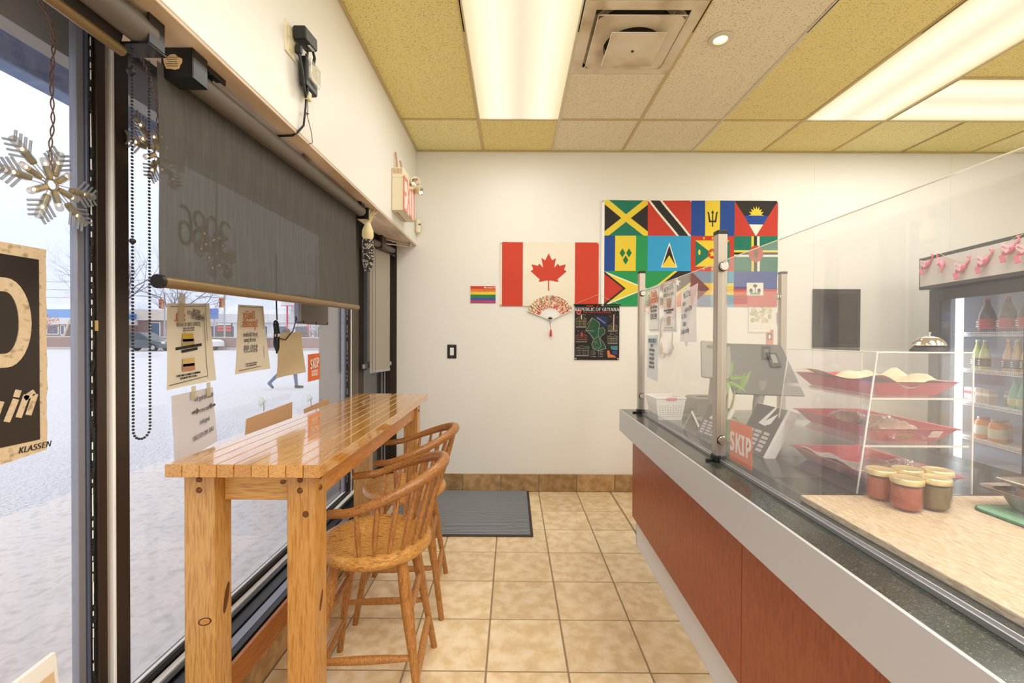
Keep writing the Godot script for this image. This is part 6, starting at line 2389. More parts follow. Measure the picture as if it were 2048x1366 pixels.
func tray(label: String, at: Vector3, turn: float, w: float, l: float) -> Node3D:
	var t := thing("food_tray", label, "tray", at, turn, "red food trays in the display case")
	var m := MB.new()
	var h := 0.042
	var f := 0.034
	var prof := [[0.0, 0.0], [f, h], [f + 0.010, h + 0.001]]
	for k in 2:
		for off in [0.0, -0.0025]:
			var a: Array = prof[k]
			var b: Array = prof[k + 1]
			for s in 4:
				var c := []
				for q in [[a, -1], [a, 1], [b, 1], [b, -1]]:
					var ex: float = w * 0.5 - f - 0.01 + q[0][0]
					var ez: float = l * 0.5 - f - 0.01 + q[0][0]
					var y: float = q[0][1] + off
					var p := Vector3(ex, y, ez * q[1]) if s == 0 else Vector3(-ex, y, ez * q[1]) if s == 1 else Vector3(ex * q[1], y, ez) if s == 2 else Vector3(ex * q[1], y, -ez)
					c.append(p)
				m.quad(c[0], c[1], c[2], c[3])
	var ex := w * 0.5 - f - 0.01
	var ez := l * 0.5 - f - 0.01
	m.bx(Vector3(-ex, -0.0025, -ez), Vector3(ex, 0.0, ez))
	put(m, "pan", mt.tray_red, t)
	return t


func display_case() -> void:
	var t := thing("display_case", "clear acrylic food display case with two shelves behind the cutting board", "display case", Vector3(1.23, CT, -1.58))
	var c := t.position
	var za := -1.36
	var zb := -1.795
	var yt := 1.318
	# front leans: bottom x 1.055, top 1.112
	var quad := func(p: Array, th: float) -> MB:
		var m := MB.new()
		var n: Vector3 = (p[1] - p[0]).cross(p[2] - p[0]).normalized() * th * 0.5
		for s in [1.0, -1.0]:
			m.quad(p[0] + n * s - c, p[1] + n * s - c, p[2] + n * s - c, p[3] + n * s - c, n.normalized() * s)
		for k in 4:
			var a: Vector3 = p[k] - c
			var b: Vector3 = p[(k + 1) % 4] - c
			m.quad(a + n, b + n, b - n, a - n)
		return m
	var fl := Vector3(1.055, CT, za)
	var fh := Vector3(1.112, yt, za)
	var bl := Vector3(1.055, CT, zb)
	var bh := Vector3(1.112, yt, zb)
	var rl := Vector3(1.405, CT, za)
	var rh := Vector3(1.405, yt, za)
	var sl := Vector3(1.405, CT, zb)
	var sh := Vector3(1.405, yt, zb)
	put(quad.call([fl, bl, bh, fh], 0.005), "front_pane", mt.acrylic, t)
	put(quad.call([fl, rl, rh, fh], 0.005), "side_pane", mt.acrylic, t)
	put(quad.call([bl, sl, sh, bh], 0.005), "side_pane", mt.acrylic, t)
	put(quad.call([fh, rh, sh, bh], 0.005), "lid_pane", mt.acrylic, t)
	for y in [1.030, 1.176]:
		var x := lerpf(1.055, 1.112, (y - CT) / (yt - CT)) + 0.004
		put(quad.call([Vector3(x, y, za - 0.004), Vector3(1.40, y, za - 0.004), Vector3(1.40, y, zb + 0.004), Vector3(x, y, zb + 0.004)], 0.006), "shelf", mt.acrylic, t)
		var m := MB.new()
		m.bx(Vector3(x, y - 0.003, za - 0.006) - c, Vector3(1.40, y + 0.003, za - 0.004) - c)
		put(m, "shelf_edge", mt.acrylic_edge, t)
	var m := MB.new()
	for e in [[fl, fh], [fh, bh], [rl, rh], [fh, rh], [bl, bh], [sl, sh], [rh, sh], [bh, sh]]:
		var d: Vector3 = e[1] - e[0]
		var up := Vector3.UP if absf(d.normalized().y) < 0.8 else Vector3.RIGHT
		up = (up - d.normalized() * up.dot(d.normalized())).normalized()
		m.box(frame_of(d, up, (e[0] + e[1]) * 0.5 - c), Vector3(d.length(), 0.0045, 0.0045), 0.001)
	put(m, "glued_edge", mt.acrylic_edge, t)
	# trays, topmost first
	var t1 := tray("red tray lined with cream paper on the top shelf of the acrylic case", Vector3(1.255, 1.1835, -1.577), 0.0, 0.272, 0.41)
	m = MB.new()
	m.sheet(14, 16, func(u, v): return Vector3(lerpf(-0.122, 0.122, u), 0.022 + 0.030 * absf(u - 0.5) * 2.0 + 0.03 * maxf(0, v - 0.8) + 0.012 * sin(v * 19.0) * u + 0.01 * sin(u * 11.0 + v * 7.0), lerpf(-0.19, 0.195, v)), 0.0008, Vector3.UP)
	tag(put(m, "tray_liner", mt.deli_paper, self, Transform3D(Basis(), t1.position)), "cream deli paper crumpled in the top red tray", "paper")
	var t2 := tray("red tray of wrapped pastries with price tag on the middle shelf of the acrylic case", Vector3(1.255, 1.0375, -1.577), 0.0, 0.272, 0.41)
	m = MB.new()
	m.box(Transform3D(Basis(Vector3.RIGHT, 0.65), Vector3(0.055, 0.026, 0.198)), Vector3(0.034, 0.026, 0.0015), 0.0)
	put(m, "price_tag", mat("tag_pink", col(250, 224, 226), 0.7), t2)
	var crust := mat("pastry", col(186, 124, 62), 0.6)
	planar(crust, noise_tex(0.03, [Color(0.72, 0.62, 0.5), Color(1, 1, 1), Color(0.9, 0.82, 0.7)], 91, 4), Vector3.ONE * 8.0)
	var film := glass("cling_film", Color(0.98, 0.97, 0.95), 0.22)
	film.roughness = 0.1
	for k in 3:
		pastry(Vector3(1.235 + 0.035 * (k % 2), 1.045, -1.44 - 0.10 * k), 0.05, ["wrapped golden pastry at the near end of the middle tray", "wrapped golden pastry in the middle of the middle tray", "wrapped golden pastry at the far end of the middle tray"][k], crust, film)
	var t3 := tray("red tray of wrapped buns on the counter at the bottom of the acrylic case", Vector3(1.255, CT + 0.005, -1.577), 0.0, 0.29, 0.42)
	m = MB.new()
	m.sheet(10, 12, func(u, v): return Vector3(lerpf(-0.115, 0.02, u), 0.008 + 0.032 * (1.0 - u) + 0.006 * sin(u * 9.0 + v * 13.0), lerpf(-0.19, 0.15, v)), 0.0008, Vector3.UP)
	tag(put(m, "tray_liner", mt.white, self, Transform3D(Basis(), t3.position)), "white paper sheet in the bottom red tray of the acrylic case", "paper")
	for k in 4:
		pastry(Vector3(1.19 + 0.045 * k, CT + 0.016, -1.455 - 0.05 * (k % 2)), 0.043, ["wrapped brown bun in the bottom tray, the one nearest the guard glass", "second wrapped brown bun in the bottom tray, set a little back", "third wrapped brown bun in the bottom tray, above the green relish jar", "wrapped brown bun in the bottom tray, the one nearest the fridge"][k], crust, film)
	# service bell on the lid
	t = thing("service_bell", "silver desk bell on a black base on top of the acrylic case", "bell", Vector3(1.325, yt + 0.003, -1.42))
	m = MB.new()
	m.lathe([Vector2(0.048, 0.0), Vector2(0.047, 0.004), Vector2(0.040, 0.012), Vector2(0.036, 0.018), Vector2(0, 0.018)], 32, Transform3D(), 1.0)
	put(m, "base", mt.black, t)
	m = MB.new()
	m.lathe([Vector2(0.0415, 0.018), Vector2(0.043, 0.021), Vector2(0.0405, 0.026), Vector2(0.034, 0.036), Vector2(0.024, 0.043), Vector2(0.012, 0.047), Vector2(0.006, 0.048), Vector2(0, 0.048)], 36, Transform3D(), 1.0)
	put(m, "dome", mt.chrome, t)
	m = MB.new()
	m.lathe([Vector2(0.0035, 0.046), Vector2(0.0035, 0.055), Vector2(0.0055, 0.056), Vector2(0.0055, 0.060), Vector2(0.0, 0.061)], 14, Transform3D(), 1.0)
	put(m, "plunger", mt.chrome, t)


func pastry(at: Vector3, r: float, label: String, crust: Material, film: Material) -> void:
	var t := thing("pastry", label, "pastry", at, 0.0, "")
	var m := MB.new()
	m.lathe([Vector2(0, 0.0), Vector2(r * 0.8, 0.001), Vector2(r, 0.012), Vector2(r * 0.9, 0.030), Vector2(r * 0.55, 0.042), Vector2(0, 0.046)], 22, Transform3D(Basis().scaled(Vector3(0.95, 1, 1.05)), Vector3.ZERO), 1.0)
	put(m, "bun", crust, t)
	m = MB.new()
	m.sheet(12, 12, func(u, v):
		var p := Vector2(u - 0.5, v - 0.5) * 2.0
		var d := p.length()
		return Vector3(p.x * r * 1.1, maxf(0.004, 0.051 * sqrt(maxf(0.0, 1.0 - d * d * 0.6)) + 0.004 * sin(u * 23.0 + v * 17.0)), p.y * r * 1.1), 0.0, Vector3.UP)
	put(m, "film", film, t)


func jar(label: String, at: Vector3, stuff: Material) -> void:
	var t := thing("preserve_jar", label, "jar", at, rng.randf() * 6.0, "jars on the pale board")
	var m := MB.new()
	var r := 0.0345
	m.lathe([Vector2(0, 0.0), Vector2(r - 0.006, 0.0), Vector2(r, 0.006), Vector2(r, 0.066), Vector2(r - 0.005, 0.072), Vector2(r - 0.005, 0.076)], 36, Transform3D(), 1.0)
	put(m, "glass", mt.jar_glass, t)
	m = MB.new()
	m.lathe([Vector2(0, 0.005), Vector2(r - 0.008, 0.005), Vector2(r - 0.0035, 0.010), Vector2(r - 0.0035, 0.064), Vector2(0, 0.064)], 30, Transform3D(), 1.0)
	put(m, "contents", stuff, t)
	m = MB.new()
	m.lathe([Vector2(r - 0.001, 0.070), Vector2(r + 0.0015, 0.0715), Vector2(r + 0.0015, 0.083), Vector2(r - 0.001, 0.086), Vector2(r - 0.006, 0.0865), Vector2(r - 0.010, 0.085), Vector2(0, 0.085)], 40, Transform3D(), 1.0)
	put(m, "lid", mt.gold_lid, t)


func board_things() -> void:
	var t := thing("serving_board", "large pale wood-grain board lying on the counter under the jars", "board", Vector3(1.10, CT, -0.90))
	var m := MB.new()
	var lo := Vector3(0.838, CT + 0.0005, -1.293)
	m.bx(lo - t.position, Vector3(1.70, CT + 0.020, -0.25) - t.position, 0.003)
	put(m, "board", mt.board_wood, t)
	glass("jar_glass", Color(0.9, 0.92, 0.92), 0.03)
	var jam := mat("jam", col(176, 78, 36), 0.35)
	planar(jam, noise_tex(0.03, [Color(0.85, 0.8, 0.75), Color(1, 1, 1)], 93, 3), Vector3.ONE * 5.0)
	var relish := mat("relish", Color.WHITE, 0.6)
	planar(relish, noise_tex(0.09, [col(62, 54, 24), col(116, 104, 44), col(96, 78, 36), col(156, 132, 66)], 94, 3), Vector3.ONE * 7.0)
	var y := CT + 0.0205
	jar("front jar of red-orange preserve with a gold lid, nearest the guard glass edge", Vector3(1.050, y, -1.183), jam)
	jar("front jar of coarse green relish with a gold lid", Vector3(1.129, y, -1.189), relish)
	jar("jar of red-orange preserve behind and left of the front red jar", Vector3(1.045, y, -1.262), jam)
	jar("gold-lidded jar in the back row, between the left red jar and the dark relish", Vector3(1.125, y, -1.268), jam)
	jar("dark relish jar at the back right, its lid reflecting bright light", Vector3(1.203, y, -1.258), relish)
	# green cloth pad with the steel pans on it
	t = thing("green_pad", "thin green padded mat with a dark edge under the steel pan", "mat", Vector3(1.42, y, -0.95))
	m = MB.new()
	var pl := PackedVector2Array()
	for q in [[1.27, -1.19, 0], [1.70, -1.19, 1], [1.70, -0.6, 2], [1.215, -0.6, 3]]:
		pass
	for k in 7:
		var a := PI + PI / 2 * k / 6
		pl.append(Vector2(1.265 + 0.03 * cos(a), -1.17 + 0.03 * sin(a)))
	pl.append_array(PackedVector2Array([Vector2(1.69, -1.20), Vector2(1.69, -0.6), Vector2(1.235, -0.6)]))
	var loc := PackedVector2Array()
	for p in pl:
		loc.append(Vector2(p.x - 1.42, -(p.y + 0.95)))
	m.prism(loc, 0.006, Transform3D(Basis(Vector3.RIGHT, -PI / 2), Vector3(0, 0.0035, 0)))
	put(m, "pad", mat("pad_green", col(142, 196, 160), 0.85), t)
	m = MB.new()
	var rim := []
	for p in loc:
		rim.append(Vector3(p.x, 0.0035, -p.y))
	rim.append(rim[0])
	m.tube(rim, 0.0035, 6, false)
	put(m, "binding", mat("pad_edge", col(70, 120, 92), 0.85), t)
	var pan := mat("pan_steel", col(176, 160, 150), 0.3, 0.8)
	var p1 := thing("food_pan", "deep stainless steel food pan on the green mat at the right edge", "pan", Vector3(1.418, y + 0.0075, -0.947))
	put(pan_shape(0.27, 0.52, 0.052, 0.03, 0.018), "pan", pan, p1)
	var p2 := thing("steel_tray", "shallow steel lid pan nested on top of the deep pan at the right edge", "pan", Vector3(1.432, y + 0.030, -0.950))
	put(pan_shape(0.24, 0.49, 0.050, 0.014, 0.012), "pan", pan, p2)
	m = MB.new()
	m.bx(Vector3(-0.128, 0.048, -0.252), Vector3(0.128, 0.053, 0.252), 0.002)
	put(m, "cover", mat("lid_steel", col(206, 196, 176), 0.22, 0.8), p2)
	var sp := thing("ladle", "black ladle handle resting in the notch of the steel lid", "ladle", Vector3(1.335, y + 0.086, -1.13))
	m = MB.new()
	m.tube([Vector3(-0.012, 0.010, -0.012), Vector3(0.0, 0.012, 0.0), Vector3(0.022, 0.008, 0.012), Vector3(0.045, 0.004, 0.03)], [0.006, 0.009, 0.008, 0.004], 10)
	put(m, "handle", mt.black, sp)


func pan_shape(w: float, l: float, h: float, taper: float, lip: float) -> MB:
	var m := MB.new()
	var ring := func(ex: float, ez: float, r: float, y: float) -> Array:
		var o := []
		for q in [Vector2(1, 1), Vector2(-1, 1), Vector2(-1, -1), Vector2(1, -1)]:
			var a0: float = [0.0, PI / 2, PI, PI * 1.5][o.size() / 7]
			for k in 7:
				var a := a0 + PI / 2 * k / 6
				o.append(Vector3(q.x * (ex - r) + cos(a) * r, y, q.y * (ez - r) + sin(a) * r))
		return o
	var levels := [[w * 0.5 - taper, l * 0.5 - taper, 0.03, 0.0], [w * 0.5 - taper + 0.008, l * 0.5 - taper + 0.008, 0.035, 0.008], [w * 0.5 - 0.012, l * 0.5 - 0.012, 0.03, h * 0.72], [w * 0.5 - 0.004, l * 0.5 - 0.004, 0.03, h * 0.74], [w * 0.5, l * 0.5, 0.03, h - 0.003], [w * 0.5 + lip, l * 0.5 + lip, 0.035, h], [w * 0.5 + lip, l * 0.5 + lip, 0.035, h - 0.004]]
	var rows := []
	for q in levels:
		rows.append(ring.call(q[0], q[1], q[2], q[3]))
	for i in rows.size() - 1:
		var n: int = rows[i].size()
		for k in n:
			var a: Vector3 = rows[i][k]
			var b: Vector3 = rows[i][(k + 1) % n]
			var d: Vector3 = rows[i + 1][(k + 1) % n]
			var e: Vector3 = rows[i + 1][k]
			if (b - a).length() < 1e-6:
				continue
			m.quad(a, b, d, e)
	var bot: Array = rows[0]
	for k in range(1, bot.size() - 1):
		m.quad(bot[0], bot[k], bot[k + 1], bot[k + 1], Vector3.UP)
	return m


# ---------------------------------------------------------------- things on the back wall and the wall over the window
const BW := -3.917      # face of the back wall


func cloth(t: Node3D, called: String, w: float, h: float, material: Material, wave: float, seed_v: float, at := Vector3.ZERO) -> MeshInstance3D:
	var m := MB.new()
	m.sheet(40, 26, func(u, v): return at + Vector3((u - 0.5) * w, (0.5 - v) * h, wave * (1.0 + 0.5 * sin(u * 9.0 + seed_v) * sin(v * 4.0 + seed_v) + 0.35 * sin(v * 13.0 + u * 5.0 + seed_v) + 0.2 * sin(u * 31.0 + v * 6.0))), 0.0008, Vector3.BACK)
	return put(m, called, material, t)


func pin(t: Node3D, at: Vector3) -> void:
	var m := MB.new()
	m.lathe([Vector2(0.003, 0.0), Vector2(0.0075, 0.003), Vector2(0.007, 0.007), Vector2(0.0, 0.009)], 12, Transform3D(Basis(Vector3.RIGHT, PI / 2), at), -1.0)
	put(m, "grommet", mt.steel, t)


func wall_things() -> void:
	caribbean_flags()
	# Canadian flag
	var im := blank(480, 330, col(240, 232, 214))
	var red := col(206, 66, 44)
	im.fill_rect(Rect2i(8, 0, 102, 330), red)
	im.fill_rect(Rect2i(364, 0, 116, 330), red)
	var lf := leaf_shape(1.0)
	var pts := []
	for p in lf:
		pts.append(Vector2(236 + p.x * 88, 152 - p.y * (96 if p.y > -0.5 else 98)))
	fill_poly(im, pts, red)
	var t := thing("wall_flag", "red and white maple leaf flag pinned to the back wall", "flag", Vector3(0.317, 1.911, BW + 0.002))
	cloth(t, "cloth", 0.862, 0.560, picture("flag_maple", im, 0.75), 0.006, 1.0)
	for q in [Vector3(-0.424, 0.27, 0.01), Vector3(-0.424, -0.27, 0.01), Vector3(0.424, 0.27, 0.012)]:
		pin(t, q)
	# little rainbow flag
	im = blank(224, 150, col(200, 60, 50))
	var cs := [col(204, 62, 44), col(222, 122, 52), col(232, 206, 70), col(40, 132, 72), col(74, 84, 150), col(176, 72, 120)]
	for k in 6:
		im.fill_rect(Rect2i(0, 25 * k, 224, 25), cs[k])
	im.fill_rect(Rect2i(0, 0, 6, 150), col(236, 226, 214))
	t = thing("wall_flag", "small rainbow-striped flag on the back wall left of the maple leaf flag", "flag", Vector3(-0.268, 1.731, BW + 0.002))
	cloth(t, "cloth", 0.226, 0.150, picture("flag_rainbow", im, 0.75), 0.003, 3.0)
	letters("Scotiabank", 0.014, Transform3D(Basis(), Vector3(0.065, 0.062, 0.006)), mt.white_ink, t)
	var m := MB.new()
	m.lathe([Vector2(0, 0.001), Vector2(0.006, 0.0005), Vector2(0.006, 0.0)], 14, Transform3D(Basis(Vector3.RIGHT, PI / 2), Vector3(0.018, 0.062, 0.006)), -1.0)
	put(m, "logo_disc", mt.white_ink, t)
	fan()
	guyana_banner()
	# light switch
	t = thing("light_switch", "black wall plate with a white rocker light switch on the back wall", "switch", Vector3(-0.537, 1.230, BW + 0.001))
	m = MB.new()
	m.box(Transform3D(Basis(), Vector3(0, 0, 0.003)), Vector3(0.080, 0.122, 0.007), 0.003)
	put(m, "plate", mt.black, t)
	m = MB.new()
	m.box(Transform3D(Basis(Vector3.RIGHT, 0.06), Vector3(0, 0, 0.0075)), Vector3(0.034, 0.068, 0.006), 0.002)
	put(m, "rocker", mt.white, t)
	m = MB.new()
	for s in [-1.0, 1.0]:
		m.lathe([Vector2(0.003, 0), Vector2(0.002, 0.001), Vector2(0, 0.0012)], 8, Transform3D(Basis(Vector3.RIGHT, PI / 2), Vector3(0, 0.049 * s, 0.0065)), -1.0)
	put(m, "screw", mt.steel, t)
	# dark glossy panel on the wall behind the counter
	t = thing("dark_panel", "dark rectangular chalkboard panel on the back wall between the posts and the fridge", "board", Vector3(2.832, 1.536, BW + 0.002))
	m = MB.new()
	m.box(Transform3D(Basis(), Vector3(0, 0, 0.008)), Vector3(0.412, 0.512, 0.016), 0.003)
	var pnl := mat("panel_dark", col(72, 68, 60), 0.3)
	planar(pnl, noise_tex(0.02, [Color(0.8, 0.8, 0.78), Color(1, 1, 1)], 17, 3), Vector3(4, 1, 4))
	put(m, "frame", pnl, t)
	m = MB.new()
	m.box(Transform3D(Basis(), Vector3(0.01, -0.005, 0.0175)), Vector3(0.33, 0.44, 0.003), 0.001)
	put(m, "face", mat("panel_face", col(58, 54, 48), 0.15), t)
	# floral calendar sheet and small notes behind the guard
	t = thing("wall_calendar", "faded floral calendar sheet pinned to the back wall behind the far right post", "calendar", Vector3(2.175, 1.53, BW + 0.002))
	im = blank(160, 200, col(240, 232, 218))
	for k in 60:
		var p := Vector2(rng.randf_range(15, 145), rng.randf_range(5, 120))
		disc(im, p, rng.randf_range(4, 13), [col(206, 206, 160), col(170, 182, 140), col(222, 196, 170), col(196, 190, 160)][k % 4], rng.randf_range(4, 22))
	for k in 7:
		var a := TAU * k / 7
		disc(im, Vector2(128 + 13 * cos(a), 12 + 13 * sin(a)), 9, col(238, 206, 120))
	im.fill_rect(Rect2i(0, 135, 160, 65), col(242, 236, 224))
	for j in 3:
		for i in 7:
			im.fill_rect(Rect2i(12 + 20 * i, 146 + 14 * j, 10, 2), col(150, 146, 140))
	m = MB.new()
	m.sheet(6, 8, func(u, v): return Vector3((u - 0.5) * 0.215, (0.5 - v) * 0.235, 0.004 + 0.004 * sin(u * 4.0) * v), 0.0006, Vector3.BACK)
	put(m, "sheet", picture("calendar_print", im, 0.8), t)
	t = thing("wall_note", "narrow orange and dark ticket pinned on the back wall beside the far right post", "note", Vector3(2.256, 1.362, BW + 0.002))
	m = MB.new()
	m.box(Transform3D(Basis(), Vector3(0, 0, 0.002)), Vector3(0.062, 0.145, 0.002), 0.0)
	put(m, "card", mat("ticket", col(222, 130, 92), 0.7), t)
	m = MB.new()
	m.box(Transform3D(Basis(), Vector3(-0.004, 0.012, 0.0034)), Vector3(0.04, 0.062, 0.001), 0.0)
	put(m, "print_panel", mt.pos_dark, t)
	m = MB.new()
	var o := PackedVector2Array()
	for k in 14:
		o.append(Vector2(cos(TAU * k / 14) * 0.010, sin(TAU * k / 14) * 0.02))
	m.prism(o, 0.001, Transform3D(Basis(), Vector3(-0.004, 0.010, 0.0044)))
	put(m, "print_figure", mt.cream, t)
	t = thing("wall_note", "small red tag hanging from a hook right of the far right post", "tag", Vector3(2.335, 1.545, BW + 0.002))
	m = MB.new()
	m.box(Transform3D(Basis(Vector3.BACK, 0.05), Vector3(0, -0.01, 0.004)), Vector3(0.036, 0.10, 0.006), 0.002)
	put(m, "card", mat("tag_red", col(206, 90, 84), 0.6), t)
	m = MB.new()
	m.tube([Vector3(0.0, 0.04, 0.006), Vector3(0.004, 0.06, 0.012), Vector3(0.03, 0.066, 0.02)], 0.002, 6)
	put(m, "hook", mt.steel, t)
	exit_sign()
	outlet()


func caribbean_flags() -> void:
	var W := 256
	var H := 178
	var im := blank(W * 4, H * 3, Color.WHITE)
	var gn := col(20, 116, 92)
	var ye := col(232, 206, 60)
	var bk := col(40, 36, 34)
	var rd := col(196, 58, 40)
	var bl := col(26, 72, 152)
	var wh := col(240, 234, 222)
	var g2 := col(34, 150, 84)
	var cell := func(cx: int, cy: int, pts: Array, c: Color) -> void:
		var o := []
		for k in range(0, pts.size(), 2):
			o.append(Vector2(cx * W + clampf(pts[k], 0, 1) * W, cy * H + clampf(pts[k + 1], 0, 1) * H))
		fill_poly(im, o, c)
	var full := [0, 0, 1, 0, 1, 1, 0, 1]
	# row 1
	cell.call(0, 0, full, gn)
	cell.call(0, 0, [0, 0, 0.5, 0.5, 0, 1], bk)
	cell.call(0, 0, [1, 0, 0.5, 0.5, 1, 1], bk)
	for q in [[0, 0, 0.10, 0, 1, 0.88, 1, 1, 0.90, 1, 0, 0.12], [1, 0, 1, 0.12, 0.10, 1, 0, 1, 0, 0.88, 0.90, 0]]:
		cell.call(0, 0, q, ye)
	cell.call(1, 0, full, rd)
	cell.call(1, 0, [0.0, 0, 0.34, 0, 1, 1, 0.66, 1], wh)
	cell.call(1, 0, [0.06, 0, 0.28, 0, 0.94, 1, 0.72, 1], bk)
	cell.call(2, 0, full, bl)
	cell.call(2, 0, [0.32, 0, 0.66, 0, 0.66, 1, 0.32, 1], ye)
	for q in [[0.475, 0.34, 0.505, 0.34, 0.505, 0.74, 0.475, 0.74], [0.455, 0.36, 0.49, 0.27, 0.525, 0.36], [0.38, 0.34, 0.41, 0.34, 0.44, 0.57, 0.54, 0.57, 0.57, 0.34, 0.60, 0.34, 0.575, 0.62, 0.405, 0.62], [0.37, 0.36, 0.38, 0.30, 0.42, 0.38], [0.61, 0.36, 0.60, 0.30, 0.56, 0.38]]:
		cell.call(2, 0, q, bk)
	cell.call(3, 0, full, rd)
	cell.call(3, 0, [0, 0, 1, 0, 0.5, 1], bk)
	var star := []
	for k in 17:
		var a := PI + PI * k / 16
		var r := 0.30 if k % 2 == 0 else 0.19
		star.append(0.5 + cos(a) * r * 0.62)
		star.append(0.42 + sin(a) * r * 0.92)
	cell.call(3, 0, star, ye)
	cell.call(3, 0, [0.21, 0.42, 0.79, 0.42, 0.665, 0.67, 0.335, 0.67], bl)
	cell.call(3, 0, [0.335, 0.67, 0.665, 0.67, 0.5, 1], wh)
	# row 2
	cell.call(0, 1, full, g2)
	cell.call(0, 1, [0, 0, 0.25, 0, 0.25, 1, 0, 1], bl)
	cell.call(0, 1, [0.25, 0, 0.73, 0, 0.73, 1, 0.25, 1], ye)
	for q in [Vector2(0.42, 0.49), Vector2(0.57, 0.49), Vector2(0.495, 0.69)]:
		cell.call(0, 1, [q.x, q.y - 0.13, q.x + 0.065, q.y, q.x, q.y + 0.13, q.x - 0.065, q.y], col(30, 120, 60))
	cell.call(1, 1, full, col(50, 160, 214))
	cell.call(1, 1, [0.5, 0.18, 0.69, 0.90, 0.31, 0.90], wh)
	cell.call(1, 1, [0.5, 0.27, 0.66, 0.88, 0.34, 0.88], bk)
	cell.call(1, 1, [0.5, 0.55, 0.67, 0.88, 0.33, 0.88], ye)
	cell.call(2, 1, full, rd)
	cell.call(2, 1, [0.1, 0.13, 0.9, 0.13, 0.9, 0.87, 0.1, 0.87], ye)
	cell.call(2, 1, [0.1, 0.13, 0.1, 0.87, 0.5, 0.5], gn)
	cell.call(2, 1, [0.9, 0.13, 0.9, 0.87, 0.5, 0.5], gn)
	var five := func(cx: int, cy: int, x: float, y: float, r: float, c: Color) -> void:
		var o := []
		for k in 10:
			var a := -PI / 2 + TAU * k / 10
			var q := r if k % 2 == 0 else r * 0.42
			o.append(Vector2(cx * W + x * W + cos(a) * q * W, cy * H + y * H + sin(a) * q * W))
		fill_poly(im, o, c)
	disc(im, Vector2(2.5 * W, 1.5 * H), 0.10 * W, rd)
	five.call(2, 1, 0.5, 0.5, 0.08, ye)
	for k in 3:
		five.call(2, 1, 0.3 + 0.2 * k, 0.065, 0.035, ye)
		five.call(2, 1, 0.3 + 0.2 * k, 0.935, 0.035, ye)
	disc(im, Vector2(2.2 * W, 1.46 * H), 7, ye, 14)
	cell.call(3, 1, full, gn)
	for q in [[0.40, ye], [0.465, bk], [0.53, wh]]:
		cell.call(3, 1, [q[0], 0, q[0] + 0.055, 0, q[0] + 0.055, 1, q[0], 1], q[1])
		cell.call(3, 1, [0, q[0], 1, q[0], 1, q[0] + 0.06, 0, q[0] + 0.06], q[1])
	disc(im, Vector2(3.5 * W, 1.5 * H), 0.165 * W, rd)
	disc(im, Vector2(3.5 * W, 1.5 * H), 0.05 * W, col(90, 90, 60), 0.09 * W)
	for k in 10:
		var a := TAU * k / 10
		disc(im, Vector2(3.5 * W + cos(a) * 0.125 * W, 1.5 * H + sin(a) * 0.125 * W), 4, g2)
	# row 3
	cell.call(0, 2, full, g2)
	cell.call(0, 2, [0, 0, 1, 0.5, 0, 1], wh)
	cell.call(0, 2, [0, 0.045, 0.93, 0.5, 0, 0.955], ye)
	cell.call(0, 2, [0, 0.0, 0.5, 0.5, 0, 1.0], bk)
	cell.call(0, 2, [0, 0.07, 0.44, 0.5, 0, 0.93], rd)
	cell.call(1, 2, full, g2)
	cell.call(1, 2, [1, 0, 1, 1, 0, 1], rd)
	cell.call(1, 2, [0.62, 0, 1, 0, 1, 0.38, 0.38, 1, 0, 1, 0, 0.62], ye)
	cell.call(1, 2, [0.70, 0, 1, 0, 1, 0.30, 0.30, 1, 0, 1, 0, 0.70], bk)
	five.call(1, 2, 0.32, 0.68, 0.10, wh)
	five.call(1, 2, 0.68, 0.32, 0.10, wh)
	cell.call(2, 2, full, col(70, 158, 190))
	cell.call(2, 2, [0, 0.33, 1, 0.33, 1, 0.67, 0, 0.67], ye)
	cell.call(2, 2, [0, 0, 0.44, 0.5, 0, 1], bk)
	cell.call(3, 2, [0, 0, 1, 0, 1, 0.5, 0, 0.5], bl)
	cell.call(3, 2, [0, 0.5, 1, 0.5, 1, 1, 0, 1], rd)
	cell.call(3, 2, [0.30, 0.32, 0.68, 0.32, 0.68, 0.68, 0.30, 0.68], wh)
	cell.call(3, 2, [0.36, 0.66, 0.62, 0.66, 0.58, 0.60, 0.40, 0.60], g2)
	cell.call(3, 2, [0.485, 0.62, 0.485, 0.42, 0.50, 0.42, 0.50, 0.62], col(90, 70, 50))
	disc(im, Vector2(3.49 * W, 2.41 * H), 13, col(60, 100, 60), 8)
	for s in [-1.0, 1.0]:
		disc(im, Vector2((3.49 + 0.09 * s) * W, 2.55 * H), 10, col(70, 70, 90), 12)
	var t := thing("wall_flag", "large cloth banner of twelve Caribbean flags in three rows on the back wall", "flag", Vector3(1.545, 2.098, BW + 0.002))
	cloth(t, "cloth", 1.516, 0.925, picture("flags_caribbean", im, 0.75), 0.007, 2.0, Vector3(0.009, 0, 0))
	var m := MB.new()
	m.sheet(2, 12, func(u, v): return Vector3(-0.775 + 0.026 * u, (0.5 - v) * 0.925, 0.009 + 0.002 * sin(v * 9.0)), 0.001, Vector3.BACK)
	put(m, "sleeve", mt.white, t)
	for q in [Vector3(-0.767, 0.452, 0.011), Vector3(0.758, 0.452, 0.013), Vector3(0.0, 0.455, 0.013), Vector3(-0.762, -0.452, 0.011)]:
		pin(t, q)


